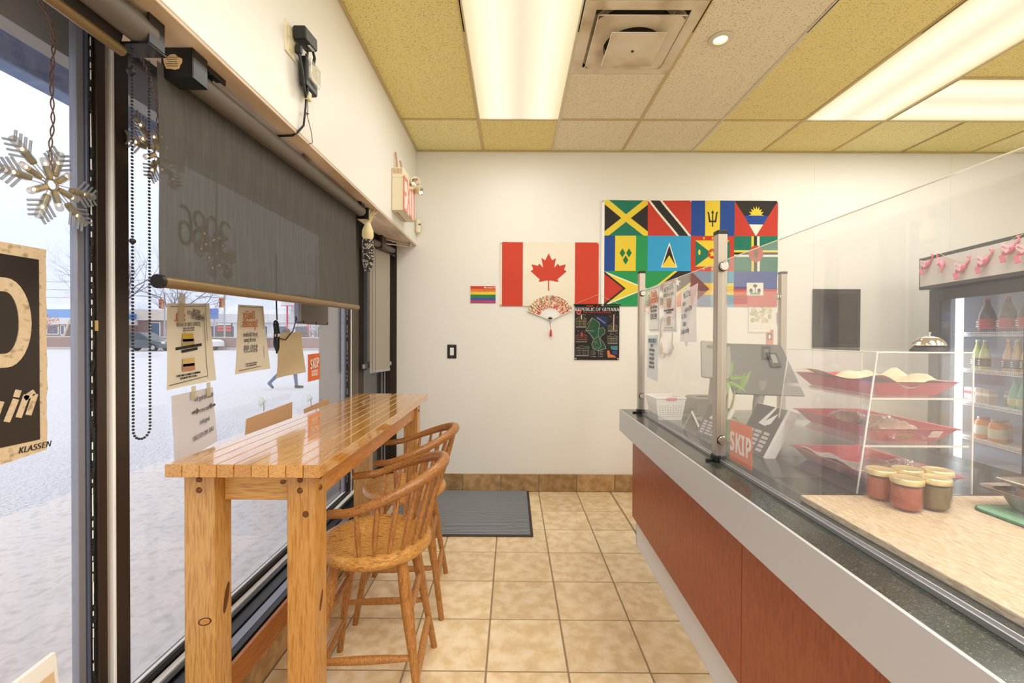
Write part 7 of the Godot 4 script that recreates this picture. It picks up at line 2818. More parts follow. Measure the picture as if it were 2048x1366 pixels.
func fan() -> void:
	var t := thing("hand_fan", "open folding hand fan with floral leaf, white ribs and a red tassel on the wall", "fan", Vector3(0.325, 1.511, BW + 0.012))
	var im := blank(512, 128, col(238, 220, 190))
	var cs := [col(206, 60, 56), col(222, 110, 96), col(90, 96, 150), col(214, 190, 90), col(120, 150, 110), col(240, 232, 214), col(196, 80, 90), col(238, 200, 180)]
	for k in 700:
		var y := rng.randf() * 128
		var c: Color = cs[rng.randi_range(0, 7)]
		if y > 64 and rng.randf() < 0.5:
			c = cs[0]
		disc(im, Vector2(rng.randf() * 512, y), rng.randf_range(2, 8), c, rng.randf_range(2, 8))
	var m := MB.new()
	var folds := 36
	for k in folds:
		var row := []
		for e in 2:
			var u := float(k + e) / folds
			var a := deg_to_rad(lerpf(159.0, 23.0, u))
			var z := 0.006 if (k + e) % 2 == 0 else 0.0
			var d := Vector3(cos(a), sin(a), 0)
			row.append([d * 0.098 + Vector3(0, 0, z), d * (0.214 + 0.002 * ((k + e) % 2)) + Vector3(0, 0, z * 1.8), u])
		var nn: Vector3 = (row[1][0] - row[0][0]).cross(row[0][1] - row[0][0]).normalized()
		if nn.z < 0:
			nn = -nn
		m.quad_i(m.vert(row[0][0], nn, Vector2(row[0][2], 1)), m.vert(row[1][0], nn, Vector2(row[1][2], 1)), m.vert(row[1][1], nn, Vector2(row[1][2], 0)), m.vert(row[0][1], nn, Vector2(row[0][2], 0)))
	put(m, "leaf", picture("fan_print", im, 0.7), t)
	for k in 19:
		var a := deg_to_rad(lerpf(159.0, 23.0, k / 18.0))
		var d := Vector3(cos(a), sin(a), 0)
		m = MB.new()
		var edge := k == 0 or k == 18
		m.box(frame_of(d, Vector3(-d.y, d.x, 0), d * (0.108 if edge else 0.053) + Vector3(0, 0, 0.005 + 0.0012 * (k % 2))), Vector3(0.212 if edge else 0.10, 0.0105 if not edge else 0.006, 0.0012), 0.0004)
		put(m, "rib", mt.white, t)
	m = MB.new()
	m.lathe([Vector2(0.008, 0), Vector2(0.007, 0.004), Vector2(0, 0.005)], 14, Transform3D(Basis(Vector3.RIGHT, PI / 2), Vector3(0, 0, 0.008)), -1.0)
	m.tube([Vector3(0, 0, 0.006), Vector3(0.002, -0.03, 0.006), Vector3(0.004, -0.05, 0.006)], [0.006, 0.004, 0.003], 8)
	put(m, "pivot", mt.steel, t)
	m = MB.new()
	m.tube([Vector3(0.004, -0.045, 0.006), Vector3(0.006, -0.085, 0.004)], 0.0016, 5)
	m.lathe([Vector2(0.002, 0.012), Vector2(0.007, 0.005), Vector2(0.008, -0.01), Vector2(0.011, -0.05), Vector2(0.0, -0.052)], 12, Transform3D(Basis(), Vector3(0.006, -0.094, 0.006)), -1.0)
	put(m, "tassel", mt.red_ink, t)


func guyana_banner() -> void:
	var W := 420
	var H := 520
	var im := blank(W, H, col(34, 29, 30))
	var P := func(x: float, y: float) -> Vector2: return Vector2((x - 830.0) / 685.0 * W, (y - 375.0) / 845.0 * H)
	var wh := col(220, 214, 204)
	var dg := col(34, 78, 54)
	fill_poly(im, [P.call(1130, 535), P.call(1330, 560), P.call(1330, 720), P.call(1230, 690)], col(32, 44, 92))
	var outl := [1095, 575, 1150, 605, 1205, 650, 1215, 690, 1200, 740, 1260, 720, 1300, 760, 1290, 820, 1240, 850, 1225, 900, 1270, 945, 1300, 1000, 1315, 1045, 1250, 1062, 1180, 1080, 1120, 1050, 1092, 980, 1125, 905, 1100, 870, 1065, 820, 1000, 765, 1050, 690, 1070, 640]
	var poly := []
	for k in range(0, outl.size(), 2):
		poly.append(P.call(outl[k], outl[k + 1]))
	fill_poly(im, poly, dg)
	for k in poly.size():
		line(im, poly[k], poly[(k + 1) % poly.size()], 2.0, wh)
	for q in [[1000, 765, 1130, 780], [1200, 740, 1190, 830], [1190, 830, 1240, 1000], [1240, 1000, 1190, 1060], [1130, 900, 1190, 860], [1090, 850, 1110, 890], [1020, 680, 1090, 580]]:
		line(im, P.call(q[0], q[1]), P.call(q[2], q[3]), 2.0, wh)
	for k in 90:
		var p: Vector2 = P.call(rng.randf_range(1100, 1190), rng.randf_range(910, 1060))
		im.fill_rect(Rect2i(int(p.x), int(p.y), 2, 2), wh if k % 3 else col(180, 160, 110))
	for k in 70:
		var p: Vector2 = P.call(rng.randf_range(1030, 1110), rng.randf_range(700, 810))
		im.fill_rect(Rect2i(int(p.x), int(p.y), 2, 2), col(150, 110, 80))
	# six little buildings round the map, as outlines
	var hs := [[850, 590, 1010, 710, col(206, 190, 120)], [850, 850, 1020, 935, col(206, 140, 116)], [850, 1040, 1050, 1150, col(190, 176, 160)], [1340, 700, 1490, 770, col(176, 160, 110)], [1340, 860, 1490, 960, col(196, 190, 170)]]
	for q in hs:
		var a: Vector2 = P.call(q[0], q[1])
		var b: Vector2 = P.call(q[2], q[3])
		var c: Color = q[4]
		var mid := (a.x + b.x) * 0.5
		for k in 4:
			var y := lerpf(a.y, b.y, k / 3.0)
			line(im, Vector2(a.x, y), Vector2(b.x, y), 1.5, c if k < 3 else wh)
		for k in 9:
			var x := lerpf(a.x, b.x, k / 8.0)
			line(im, Vector2(x, a.y), Vector2(x, b.y), 1.4, c)
		line(im, Vector2(a.x, a.y), Vector2(mid, a.y - 26), 2, c)
		line(im, Vector2(mid, a.y - 26), Vector2(b.x, a.y), 2, c)
		im.fill_rect(Rect2i(int(a.x), int(b.y) + 6, int(b.x - a.x), 2), wh)
	line(im, P.call(1425, 760), P.call(1432, 520), 9, col(196, 150, 150))
	line(im, P.call(1425, 760), P.call(1432, 520), 3, wh)
	fill_poly(im, [P.call(920, 860), P.call(940, 765), P.call(965, 860)], col(176, 60, 60))
	line(im, P.call(932, 600), P.call(932, 530), 8, wh)
	disc(im, P.call(890, 488), 21, col(196, 70, 60))
	disc(im, P.call(890, 488), 12, col(140, 40, 40))
	disc(im, P.call(890, 488), 5, col(70, 30, 30))
	for k in 14:
		var a := TAU * k / 14
		disc(im, Vector2(P.call(890, 488)) + Vector2(cos(a), sin(a)) * 21, 4, col(206, 86, 70))
	fill_poly(im, [P.call(1330, 1080), P.call(1360, 1070), P.call(1380, 1130), P.call(1440, 1150), P.call(1480, 1185), P.call(1340, 1185)], col(206, 120, 66))
	fill_poly(im, [P.call(1380, 1010), P.call(1490, 1000), P.call(1490, 1070), P.call(1400, 1060)], col(70, 130, 140))
	fill_poly(im, [P.call(1400, 1080), P.call(1480, 1075), P.call(1485, 1140), P.call(1420, 1130)], col(50, 70, 130))
	fill_poly(im, [P.call(1000, 1010), P.call(1060, 1005), P.call(1066, 1050), P.call(1010, 1056)], col(48, 96, 60))
	for j in 4:
		for i in 2:
			var p: Vector2 = P.call(1085 + 115 * i, 1085 + 28 * j)
			disc(im, p, 3, wh)
			im.fill_rect(Rect2i(int(p.x) + 12, int(p.y) - 1, 26 + 8 * ((i + j) % 2), 3), wh)
	for q in [[880, 520, 1000, 530], [1360, 540, 1390, 560], [1470, 570, 1490, 555], [870, 770, 900, 780], [980, 790, 1000, 780], [1370, 820, 1400, 800], [1460, 810, 1490, 805]]:
		line(im, P.call(q[0], q[1]), P.call(q[2], q[3]), 1.6, wh)
	var t := thing("wall_banner", "black cloth wall hanging of Guyana with a green map and small outlined landmarks", "wall hanging", Vector3(0.737, 1.404, BW + 0.004))
	cloth(t, "cloth", 0.392, 0.484, picture("banner_print", im, 0.8), 0.003, 5.0)
	letters("REPUBLIC OF GUYANA", 0.026, Transform3D(Basis(), Vector3(0.0, 0.201, 0.0075)), mt.white_ink, t, true, 0.98)
	letters("The Land of Many Waters", 0.015, Transform3D(Basis(), Vector3(0.0, 0.175, 0.0075)), mt.red_ink, t, true, 0.95)
	letters("ATLANTIC OCEAN", 0.008, Transform3D(Basis(Vector3.BACK, -0.6), Vector3(0.035, 0.105, 0.0075)), mt.white_ink, t)
	var m := MB.new()
	m.tube([Vector3(-0.205, 0.243, 0.006), Vector3(0.205, 0.243, 0.006)], 0.006, 10)
	put(m, "rod", mt.black, t)
	m = MB.new()
	m.tube([Vector3(-0.203, 0.243, 0.008), Vector3(0.005, 0.330, 0.014), Vector3(0.203, 0.243, 0.008)], 0.0012, 5)
	put(m, "string", mt.husk, t)
	for s in [-1.0, 1.0]:
		pin(t, Vector3(0.185 * s, -0.232, 0.004))


func exit_sign() -> void:
	var t := thing("exit_sign", "cream exit sign with two emergency lamp heads on the wall over the door", "exit sign", Vector3(-0.852, 2.24, -3.275))
	var m := MB.new()
	m.bx(Vector3(0.0, 0.0, -0.165), Vector3(0.088, 0.232, 0.165), 0.006)
	put(m, "housing", mt.cream, t)
	m = MB.new()
	m.bx(Vector3(0.0, 0.228, -0.03), Vector3(0.086, 0.300, 0.165), 0.006)
	m.bx(Vector3(0.0, 0.228, -0.11), Vector3(0.080, 0.262, -0.028), 0.006)
	put(m, "battery_box", mt.cream, t)
	m = MB.new()
	for k in 7:
		m.bx(Vector3(0.012 + 0.009 * k, 0.255, 0.1645), Vector3(0.016 + 0.009 * k, 0.292, 0.1665), 0.0)
	put(m, "vent_slot", mt.cardboard, t)
	m = MB.new()
	m.bx(Vector3(0.0875, 0.018, -0.15), Vector3(0.0895, 0.205, 0.15), 0.0005)
	put(m, "face", mat("exit_face", col(250, 226, 216), 0.4), t)
	letters("EXIT", 0.235, frame_of(Vector3(0, 0, -1), Vector3.UP, Vector3(0.0905, 0.112, 0.0)), mat("exit_red", col(236, 130, 118), 0.5), t, false, 0.62)
	for q in [[Vector3(0.115, 0.265, -0.035), Vector3(0.75, -0.25, 1.0)], [Vector3(0.125, 0.235, -0.135), Vector3(1.0, -0.2, 0.25)]]:
		var d: Vector3 = q[1].normalized()
		var y := d
		var x := d.cross(Vector3.UP).normalized()
		var xf := Transform3D(Basis(x, y, x.cross(y)), q[0])
		m = MB.new()
		m.lathe([Vector2(0, -0.034), Vector2(0.016, -0.032), Vector2(0.026, -0.012), Vector2(0.036, 0.012), Vector2(0.037, 0.022), Vector2(0.031, 0.024)], 24, xf, 1.0)
		m.tube([q[0] - d * 0.02, Vector3(0.07, 0.235, q[0].z + 0.01)], 0.008, 8)
		put(m, "lamp_head", mt.plug_cream, t)
		m = MB.new()
		m.lathe([Vector2(0.031, 0.022), Vector2(0.018, 0.004), Vector2(0, -0.006)], 24, xf, -1.0)
		put(m, "reflector", mt.chrome, t)
	m = MB.new()
	m.tube([Vector3(0.05, 0.2, 0.02), Vector3(0.10, 0.205, 0.01), Vector3(0.115, 0.20, 0.005)], [0.012, 0.012, 0.009], 10)
	put(m, "knob", mt.plug_cream, t)
	for q in [[0.022, 0.13, 0.12], [0.055, 0.07, 0.07]]:
		m = MB.new()
		m.tube([Vector3(q[0], 0.30, 0.10), Vector3(q[0] - 0.004, 0.30 + q[1] * 0.6, 0.10), Vector3(q[0] - 0.012, 0.30 + q[1], 0.095)], 0.007, 8)
		put(m, "cable", mt.cardboard, t)
	m = MB.new()
	m.bx(Vector3(0.02, -0.003, -0.14), Vector3(0.03, 0.001, 0.12), 0.001)
	put(m, "seam", mt.cardboard, t)
	t = thing("motion_sensor", "small cream corner sensor on the wall under the exit sign", "sensor", Vector3(-0.845, 2.315, -3.862))
	m = MB.new()
	m.box(Transform3D(Basis(Vector3.UP, 0.6), Vector3(0.018, 0, 0)), Vector3(0.05, 0.13, 0.05), 0.016)
	put(m, "body", mt.cream, t)
	m = MB.new()
	m.box(Transform3D(Basis(Vector3.UP, 0.6), Vector3(0.036, 0.012, 0.022)), Vector3(0.022, 0.012, 0.012), 0.004)
	put(m, "lens", mt.pos_dark, t)


func outlet() -> void:
	var t := thing("wall_outlet", "cream wall outlet plate high on the wall over the shade", "outlet", Vector3(-0.852, 2.478, -1.695))
	var m := MB.new()
	m.box(Transform3D(Basis(), Vector3(0.003, 0, 0)), Vector3(0.007, 0.116, 0.074), 0.002)
	put(m, "plate", mt.cream, t)
	m = MB.new()
	m.box(Transform3D(Basis(), Vector3(0.007, 0.025, 0)), Vector3(0.004, 0.034, 0.036), 0.001)
	m.box(Transform3D(Basis(), Vector3(0.007, -0.025, 0)), Vector3(0.004, 0.034, 0.036), 0.001)
	put(m, "socket", mt.plug_cream, t)
	t = thing("power_adapter", "black power adapter and plug in the wall outlet with dangling black cable", "adapter", Vector3(-0.843, 2.50, -1.71))
	m = MB.new()
	m.box(Transform3D(Basis(Vector3.RIGHT, 0.12), Vector3(0.028, 0.018, -0.035)), Vector3(0.052, 0.050, 0.105), 0.006)
	put(m, "body", mt.black, t)
	m = MB.new()
	m.box(Transform3D(Basis(Vector3.RIGHT, 0.12), Vector3(0.044, -0.008, -0.05)), Vector3(0.010, 0.0012, 0.045), 0.0)
	put(m, "rating_label", mt.white, t)
	m = MB.new()
	m.box(Transform3D(Basis(), Vector3(0.016, -0.042, -0.006)), Vector3(0.026, 0.036, 0.022), 0.006)
	m.tube([Vector3(0.018, -0.055, -0.006), Vector3(0.020, -0.075, -0.008)], [0.008, 0.005], 8)
	put(m, "plug", mt.black, t)
	m = MB.new()
	m.tube([Vector3(0.020, -0.07, -0.008), Vector3(0.024, -0.12, -0.02), Vector3(0.022, -0.175, -0.04), Vector3(0.020, -0.195, -0.055), Vector3(0.022, -0.17, -0.066), Vector3(0.024, -0.10, -0.062), Vector3(0.026, -0.03, -0.05)], 0.0052, 8)
	m.tube([Vector3(0.026, -0.01, -0.06), Vector3(0.015, -0.10, -0.075), Vector3(0.006, -0.22, -0.085), Vector3(0.004, -0.30, -0.072), Vector3(-0.006, -0.338, -0.045), Vector3(-0.03, -0.350, -0.050), Vector3(-0.098, -0.348, -0.060)], 0.0042, 8)
	put(m, "cable", mt.black, t)
	t = thing("plug_timer", "black plug-in timer with a clear cover hanging on the wall beside the adapter", "timer", Vector3(-0.842, 2.40, -1.80))
	m = MB.new()
	m.bx(Vector3(0.0, -0.055, -0.052), Vector3(0.030, 0.060, 0.052), 0.006)
	put(m, "body", mt.black, t)
	m = MB.new()
	m.bx(Vector3(0.031, -0.028, -0.046), Vector3(0.046, 0.054, 0.046), 0.006)
	put(m, "cover", glass("timer_cover", Color(0.85, 0.86, 0.84), 0.3), t)
	m = MB.new()
	m.tube([Vector3(0.030, 0.014, -0.002), Vector3(0.036, 0.014, -0.002)], 0.034, 24)
	put(m, "dial", mt.cream, t)
	m = MB.new()
	m.tube([Vector3(0.022, 0.056, -0.02), Vector3(0.03, 0.09, -0.02), Vector3(0.028, 0.12, 0.0)], [0.008, 0.006, 0.005], 8)
	put(m, "lead", mt.black, t)
	m = MB.new()
	m.box(Transform3D(Basis(), Vector3(0.012, -0.075, 0.0)), Vector3(0.022, 0.036, 0.026), 0.004)
	put(m, "lamp_plug", mt.plug_cream, t)
	m = MB.new()
	m.tube([Vector3(0.012, -0.09, 0.004), Vector3(0.01, -0.125, -0.004), Vector3(0.004, -0.145, -0.01), Vector3(0.004, -0.20, -0.05), Vector3(0.003, -0.235, -0.06), Vector3(-0.008, -0.242, -0.055), Vector3(-0.07, -0.240, -0.11)], 0.0017, 5)
	m.lathe([Vector2(0, 0.007), Vector2(0.006, 0), Vector2(0, -0.007)], 8, Transform3D(Basis(), Vector3(0.006, -0.140, -0.008)), -1.0)
	put(m, "lamp_wire", mt.wire_brown, t)


# ---------------------------------------------------------------- drinks fridge
func fridge() -> void:
	var o := Vector3(3.2135, 0, -3.45)
	var turn := atan2(-0.9815, -0.1914)
	var place := Transform3D(Basis(Vector3.UP, turn), o)     # local x runs along the front towards the camera, z out of it
	var t := thing("drinks_fridge", "tall black glass-door drinks fridge with a pale lit header at the right edge", "fridge", o, turn)
	var frame := mat("fridge_black", col(58, 56, 54), 0.35)
	var inner := mat("fridge_inner", col(206, 210, 218), 0.5)
	var rack := mat("fridge_rack", col(236, 238, 242), 0.4)
	var W := 0.86
	var m := MB.new()
	m.bx(Vector3(0, 0, -0.66), Vector3(0.03, 1.97, -0.03), 0.003)
	m.bx(Vector3(W - 0.03, 0, -0.66), Vector3(W, 1.97, -0.03), 0.003)
	m.bx(Vector3(0.03, 0, -0.66), Vector3(W - 0.03, 1.97, -0.62))
	m.bx(Vector3(0.03, 1.72, -0.62), Vector3(W - 0.03, 1.97, -0.03))
	m.bx(Vector3(0.03, 0, -0.62), Vector3(W - 0.03, 0.24, -0.03))
	put(m, "cabinet", frame, t)
	m = MB.new()
	m.bx(Vector3(0.03, 0.24, -0.62), Vector3(0.05, 1.72, -0.035))
	m.bx(Vector3(W - 0.05, 0.24, -0.62), Vector3(W - 0.03, 1.72, -0.035))
	m.bx(Vector3(0.05, 0.24, -0.62), Vector3(W - 0.05, 1.72, -0.60))
	m.bx(Vector3(0.05, 1.70, -0.60), Vector3(W - 0.05, 1.72, -0.035))
	m.bx(Vector3(0.05, 0.24, -0.60), Vector3(W - 0.05, 0.26, -0.035))
	put(m, "liner", inner, t)
	# the door: frame and pane
	m = MB.new()
	m.bx(Vector3(0.0, 0.16, -0.03), Vector3(0.105, 1.735, 0.0), 0.004)
	m.bx(Vector3(W - 0.075, 0.16, -0.03), Vector3(W, 1.735, 0.0), 0.004)
	m.bx(Vector3(0.105, 1.650, -0.03), Vector3(W - 0.075, 1.735, 0.0), 0.004)
	m.bx(Vector3(0.105, 0.16, -0.03), Vector3(W - 0.075, 0.30, 0.0), 0.004)
	var door := put(m, "door", frame, t)
	m = MB.new()
	m.bx(Vector3(0.105, 0.30, -0.016), Vector3(W - 0.075, 1.650, -0.012))
	put(m, "pane", mt.fridge_glass, door)
	m = MB.new()
	m.bx(Vector3(0.105, 0.30, -0.026), Vector3(0.185, 1.65, -0.020), 0.001)
	put(m, "mask", mat("fridge_mask", col(44, 48, 62), 0.25), door)
	# header box with its pale panel
	m = MB.new()
	m.bx(Vector3(-0.02, 1.738, -0.06), Vector3(W + 0.02, 1.985, 0.058), 0.004)
	var head := put(m, "header", frame, t)
	m = MB.new()
	m.bx(Vector3(0.0, 1.762, 0.056), Vector3(W, 1.958, 0.062), 0.001)
	put(m, "header_panel", mat("header_pale", col(222, 216, 210), 0.4), head)
	# light strip inside the door post
	m = MB.new()
	m.bx(Vector3(0.20, 0.30, -0.055), Vector3(0.262, 1.69, -0.040), 0.003)
	put(m, "light_strip", glow("fridge_light_strip", Color(0.92, 0.96, 1.0), 1.3), t)
	var l := area_light("fridge_lamp", place * Vector3(0.231, 0.99, -0.062), Vector2(0.05, 1.3), 0.9, Color(0.9, 0.95, 1.0), place.basis * Vector3(0.25, 0, -1.0))
	l.area_range = 8.0
	# wire shelves
	var ys := [1.395, 1.14, 0.908, 0.665, 0.43]
	for y in ys:
		m = MB.new()
		m.bx(Vector3(0.06, y - 0.004, -0.58), Vector3(W - 0.06, y, -0.075))
		var sh := put(m, "shelf", rack, t)
		m = MB.new()
		m.bx(Vector3(0.06, y + 0.008, -0.072), Vector3(W - 0.06, y + 0.013, -0.067), 0.001)
		m.bx(Vector3(0.06, y - 0.016, -0.072), Vector3(W - 0.06, y - 0.011, -0.067), 0.001)
		put(m, "rail", rack, sh)
		m = MB.new()
		for k in 52:
			m.bx(Vector3(0.07 + 0.0141 * k, y - 0.014, -0.071), Vector3(0.0735 + 0.0141 * k, y + 0.011, -0.068))
		tag(put(m, "rail_wire", rack, sh), "", "", "", "stuff")
	for x in [0.22, 0.66]:
		m = MB.new()
		m.bx(Vector3(x - 0.014, 0.27, -0.602), Vector3(x + 0.014, 1.69, -0.596))
		var st := put(m, "slotted_strip", inner, t)
		m = MB.new()
		for k in 64:
			m.bx(Vector3(x - 0.006, 0.29 + 0.0215 * k, -0.5965), Vector3(x + 0.006, 0.301 + 0.0215 * k, -0.5950))
		tag(put(m, "slot", mt.pos_dark, st), "", "", "", "stuff")
	goods(place, ys)
	flamingos(place)


func bottle(place: Transform3D, at: Vector3, label: String, r: float, h: float, liquid: Material, wrap: Material, cap: Material, group: String, neck := 0.32) -> void:
	var p := place * at
	var t := thing("drink_bottle", label, "bottle", p, 0.0, group)
	var m := MB.new()
	var sh := h * (1.0 - neck - 0.12)
	m.lathe([Vector2(0, 0), Vector2(r * 0.86, 0.0), Vector2(r, 0.008), Vector2(r, sh), Vector2(r * 0.9, sh + h * neck * 0.25), Vector2(r * 0.5, sh + h * neck * 0.75), Vector2(r * 0.33, sh + h * neck), Vector2(r * 0.33, h * 0.955), Vector2(0, h * 0.955)], 20, Transform3D(), 1.0)
	put(m, "body", liquid, t)
	m = MB.new()
	m.lathe([Vector2(r * 1.005, sh * 0.30), Vector2(r * 1.012, sh * 0.31), Vector2(r * 1.012, sh * 0.86), Vector2(r * 1.005, sh * 0.87)], 20, Transform3D(), 1.0)
	var w := put(m, "label_band", wrap, t)
	m = MB.new()
	var face := place.basis * Vector3(-0.35, 0, 1.0).normalized()
	var side := Vector3.UP.cross(face).normalized()
	for k in 3:
		m.box(Transform3D(Basis(side, Vector3.UP, face), face * r * 1.0 + Vector3(0, sh * (0.45 + 0.13 * k), 0)), Vector3(r * (0.9 - 0.2 * (k % 2)), sh * 0.06, r * 0.16), 0.0)
	put(m, "print_line", mt.white_ink, w)
	m = MB.new()
	m.lathe([Vector2(r * 0.38, h * 0.93), Vector2(r * 0.38, h * 0.995), Vector2(r * 0.3, h), Vector2(0, h)], 14, Transform3D(), 1.0)
	put(m, "cap", cap, t)


func liquid(called: String, c: Color) -> StandardMaterial3D:
	var m := mat(called, c, 0.08)
	m.clearcoat_enabled = true
	return m


func goods(place: Transform3D, ys: Array) -> void:
	var cola := liquid("cola", col(74, 40, 38))
	var red := mat("label_red", col(206, 64, 70), 0.4)
	var lime := liquid("lime", col(196, 206, 120))
	var amber := liquid("amber", col(206, 170, 130))
	var green := liquid("green_bottle", col(84, 178, 120))
	var juice := liquid("juice", col(222, 138, 70))
	var pale := mat("label_pale", col(226, 226, 206), 0.5)
	var navy := mat("label_navy", col(58, 74, 84), 0.5)
	var y: float = ys[0]
	var names := ["large dark cola bottle with red label on the top fridge shelf, left of the three", "large dark cola bottle with red label on the top fridge shelf, middle of the three", "large dark cola bottle with red label on the top fridge shelf, at the right edge"]
	for k in 3:
		bottle(place, Vector3([0.335, 0.495, 0.635][k], y + 0.001, -0.14), names[k], 0.046, 0.245, cola, red, red, "large cola bottles on the top fridge shelf", 0.4)
	y = ys[1]
	names = ["faint yellow-green bottle on the second fridge shelf, nearest the light strip", "yellow-green bottle with a dark label on the second fridge shelf", "yellow-green bottle deeper on the second fridge shelf, right of the dark-labelled pair"]
	for k in 3:
		bottle(place, Vector3([0.275, 0.35, 0.43][k], y + 0.001, [-0.13, -0.12, -0.24][k]), names[k], 0.03, 0.215, lime, navy, mt.white, "yellow-green bottles on the second fridge shelf", 0.42)
	names = ["clear amber bottle on the second fridge shelf, first of three at the right", "clear amber bottle on the second fridge shelf, middle of three at the right", "clear amber bottle on the second fridge shelf, last of three at the right"]
	for k in 3:
		bottle(place, Vector3([0.54, 0.605, 0.67][k], y + 0.001, -0.115), names[k], 0.028, 0.220, amber, navy, mt.plug_cream, "amber bottles on the second fridge shelf", 0.42)
	y = ys[2]
	names = ["white carton on the third fridge shelf, seen through the acrylic case edge", "second white carton on the third fridge shelf, beside the brown cartons"]
	for k in 2:
		carton(place, Vector3([0.215, 0.275][k], y + 0.001, -0.135), names[k], mat("carton_white_%d" % k, col(236, 226, 222), 0.6), red)
	names = ["brown and cream carton on the third fridge shelf, left of three", "brown and cream carton on the third fridge shelf, middle of three", "brown carton on the third fridge shelf, set back at the right of three"]
	for k in 3:
		carton(place, Vector3([0.335, 0.393, 0.455][k], y + 0.001, [-0.12, -0.12, -0.20][k]), names[k], mat("carton_brown_%d" % k, [col(206, 170, 130), col(198, 160, 118), col(190, 148, 112)][k], 0.6), pale)
	names = ["green bottle with a yellow base band on the third fridge shelf, left of three", "green bottle with a yellow base band on the third fridge shelf, middle of three", "green bottle with a yellow base band on the third fridge shelf, at the right edge"]
	for k in 3:
		bottle(place, Vector3([0.575, 0.637, 0.70][k], y + 0.001, -0.125), names[k], 0.030, 0.20, green, mat("label_yellow_%d" % k, col(196, 196, 84), 0.5), mt.leaf, "green bottles on the third fridge shelf", 0.45)
	y = ys[3]
	names = ["orange juice jar with a white label, half hidden by the acrylic case edge", "orange juice jar with a white label, behind the front one on the fourth fridge shelf", "orange juice jar with a white label, frontmost on the fourth fridge shelf"]
	for k in 3:
		var p := place * Vector3([0.30, 0.405, 0.452][k], y + 0.001, [-0.15, -0.19, -0.125][k])
		var t := thing("juice_jar", names[k], "jar", p, 0.0, "orange juice jars on the fourth fridge shelf")
		var m := MB.new()
		m.lathe([Vector2(0, 0), Vector2(0.040, 0), Vector2(0.045, 0.008), Vector2(0.045, 0.105), Vector2(0.040, 0.125), Vector2(0.030, 0.136), Vector2(0.030, 0.142), Vector2(0, 0.142)], 24, Transform3D(), 1.0)
		put(m, "body", juice, t)
		m = MB.new()
		m.lathe([Vector2(0.0452, 0.03), Vector2(0.0456, 0.031), Vector2(0.0456, 0.092), Vector2(0.0452, 0.093)], 24, Transform3D(), 1.0)
		put(m, "label_band", pale, t)
		m = MB.new()
		m.lathe([Vector2(0.032, 0.138), Vector2(0.033, 0.139), Vector2(0.033, 0.151), Vector2(0.031, 0.153), Vector2(0, 0.153)], 20, Transform3D(), 1.0)
		put(m, "lid", mt.steel, t)


func carton(place: Transform3D, at: Vector3, label: String, body: Material, stripe: Material) -> void:
	var t := thing("drink_carton", label, "carton", place * at)
	t.rotation.y = atan2(-0.9815, -0.1914)
	var m := MB.new()
	m.box(Transform3D(Basis(), Vector3(0, 0.053, 0)), Vector3(0.054, 0.106, 0.05), 0.003)
	put(m, "body", body, t)
	m = MB.new()
	m.box(Transform3D(Basis(), Vector3(0, 0.070, 0.0)), Vector3(0.0548, 0.020, 0.0508), 0.0)
	put(m, "stripe", stripe, t)
	m = MB.new()
	for k in 4:
		m.box(Transform3D(Basis(), Vector3(0.0, 0.018 + 0.010 * k, 0.0253)), Vector3(0.036 - 0.006 * (k % 2), 0.003, 0.0006), 0.0)
	put(m, "print_line", mt.grey_ink, t)


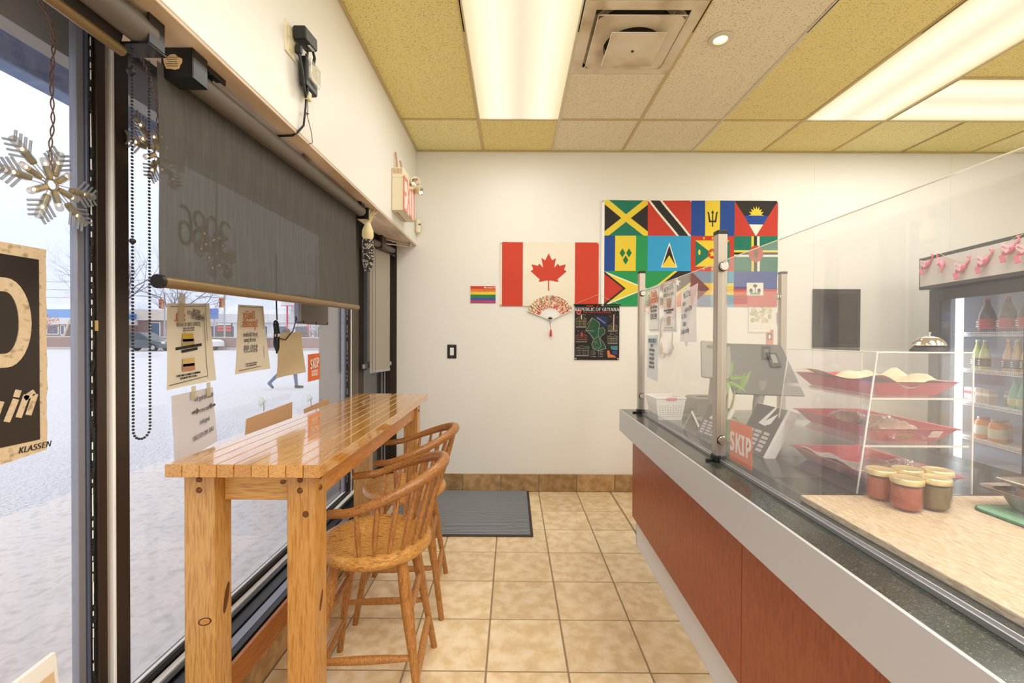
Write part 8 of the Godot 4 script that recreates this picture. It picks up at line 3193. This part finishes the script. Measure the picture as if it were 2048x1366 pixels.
func flamingos(place: Transform3D) -> void:
	var t := thing("flamingo_garland", "string garland of shiny pink paper flamingos across the fridge header", "garland", place * Vector3(0, 1.9, 0.0))
	var org := t.position
	var pink := mat("foil_pink", col(240, 140, 160), 0.25)
	var pale := mat("foil_pale", col(250, 206, 214), 0.2)
	var pts := [Vector3(-0.02, 1.99, 0.06), Vector3(0.05, 1.975, 0.07), Vector3(0.2, 1.985, 0.062), Vector3(0.26, 1.955, 0.07), Vector3(0.42, 1.888, 0.074), Vector3(0.60, 1.893, 0.074), Vector3(0.72, 1.93, 0.072), Vector3(0.82, 1.968, 0.070), Vector3(0.86, 1.975, 0.066)]
	var run := []
	for p in pts:
		run.append(place * p - org)
	var m := MB.new()
	m.tube(run, 0.0016, 5)
	put(m, "string", mt.plug_cream, t)
	var spots := [[0.09, 1.925, 0.8], [0.235, 1.915, -0.9], [0.425, 1.848, 1.0], [0.604, 1.862, 0.75], [0.785, 1.905, 1.0], [0.885, 1.885, 1.0]]
	for q in spots:
		var xf := Transform3D(place.basis * Basis(Vector3.UP, 0.25 * q[2]).scaled(Vector3.ONE * 1.35), place * Vector3(q[0], q[1], 0.078) - org)
		var s: float = signf(q[2])
		m = MB.new()
		m.lathe([Vector2(0, -0.034), Vector2(0.011, -0.024), Vector2(0.016, -0.004), Vector2(0.013, 0.014), Vector2(0.004, 0.028), Vector2(0, 0.032)], 12, xf * Transform3D(Basis(Vector3.BACK, -0.9 * s), Vector3(0, -0.004, 0)), 1.0)
		var f := put(m, "flamingo", pink, t)
		m = MB.new()
		var neck := []
		for k in 9:
			var a := k / 8.0
			neck.append(xf * Vector3(s * (0.018 + 0.020 * sin(a * 2.6)), 0.010 + 0.042 * a, 0.0))
		m.tube(neck, [0.007, 0.0062, 0.0056, 0.005, 0.0048, 0.0048, 0.0055, 0.0075, 0.004], 8)
		m.tube([xf * Vector3(s * 0.034, 0.050, 0), xf * Vector3(s * 0.046, 0.044, 0)], [0.004, 0.001], 6)
		put(m, "neck", pink, f)
		m = MB.new()
		for k in 2:
			m.box(xf * Transform3D(Basis(Vector3.BACK, -0.5 * s - 0.3 * k), Vector3(-0.004 * s, 0.010 - 0.012 * k, 0.015)), Vector3(0.036, 0.016, 0.002), 0.0008)
		put(m, "wing", pale, f)
		m = MB.new()
		m.box(xf * Transform3D(Basis(Vector3.BACK, 0.25 * s), Vector3(-0.022 * s, -0.040, 0.004)), Vector3(0.022, 0.036, 0.006), 0.002)
		put(m, "tail", pink, f)
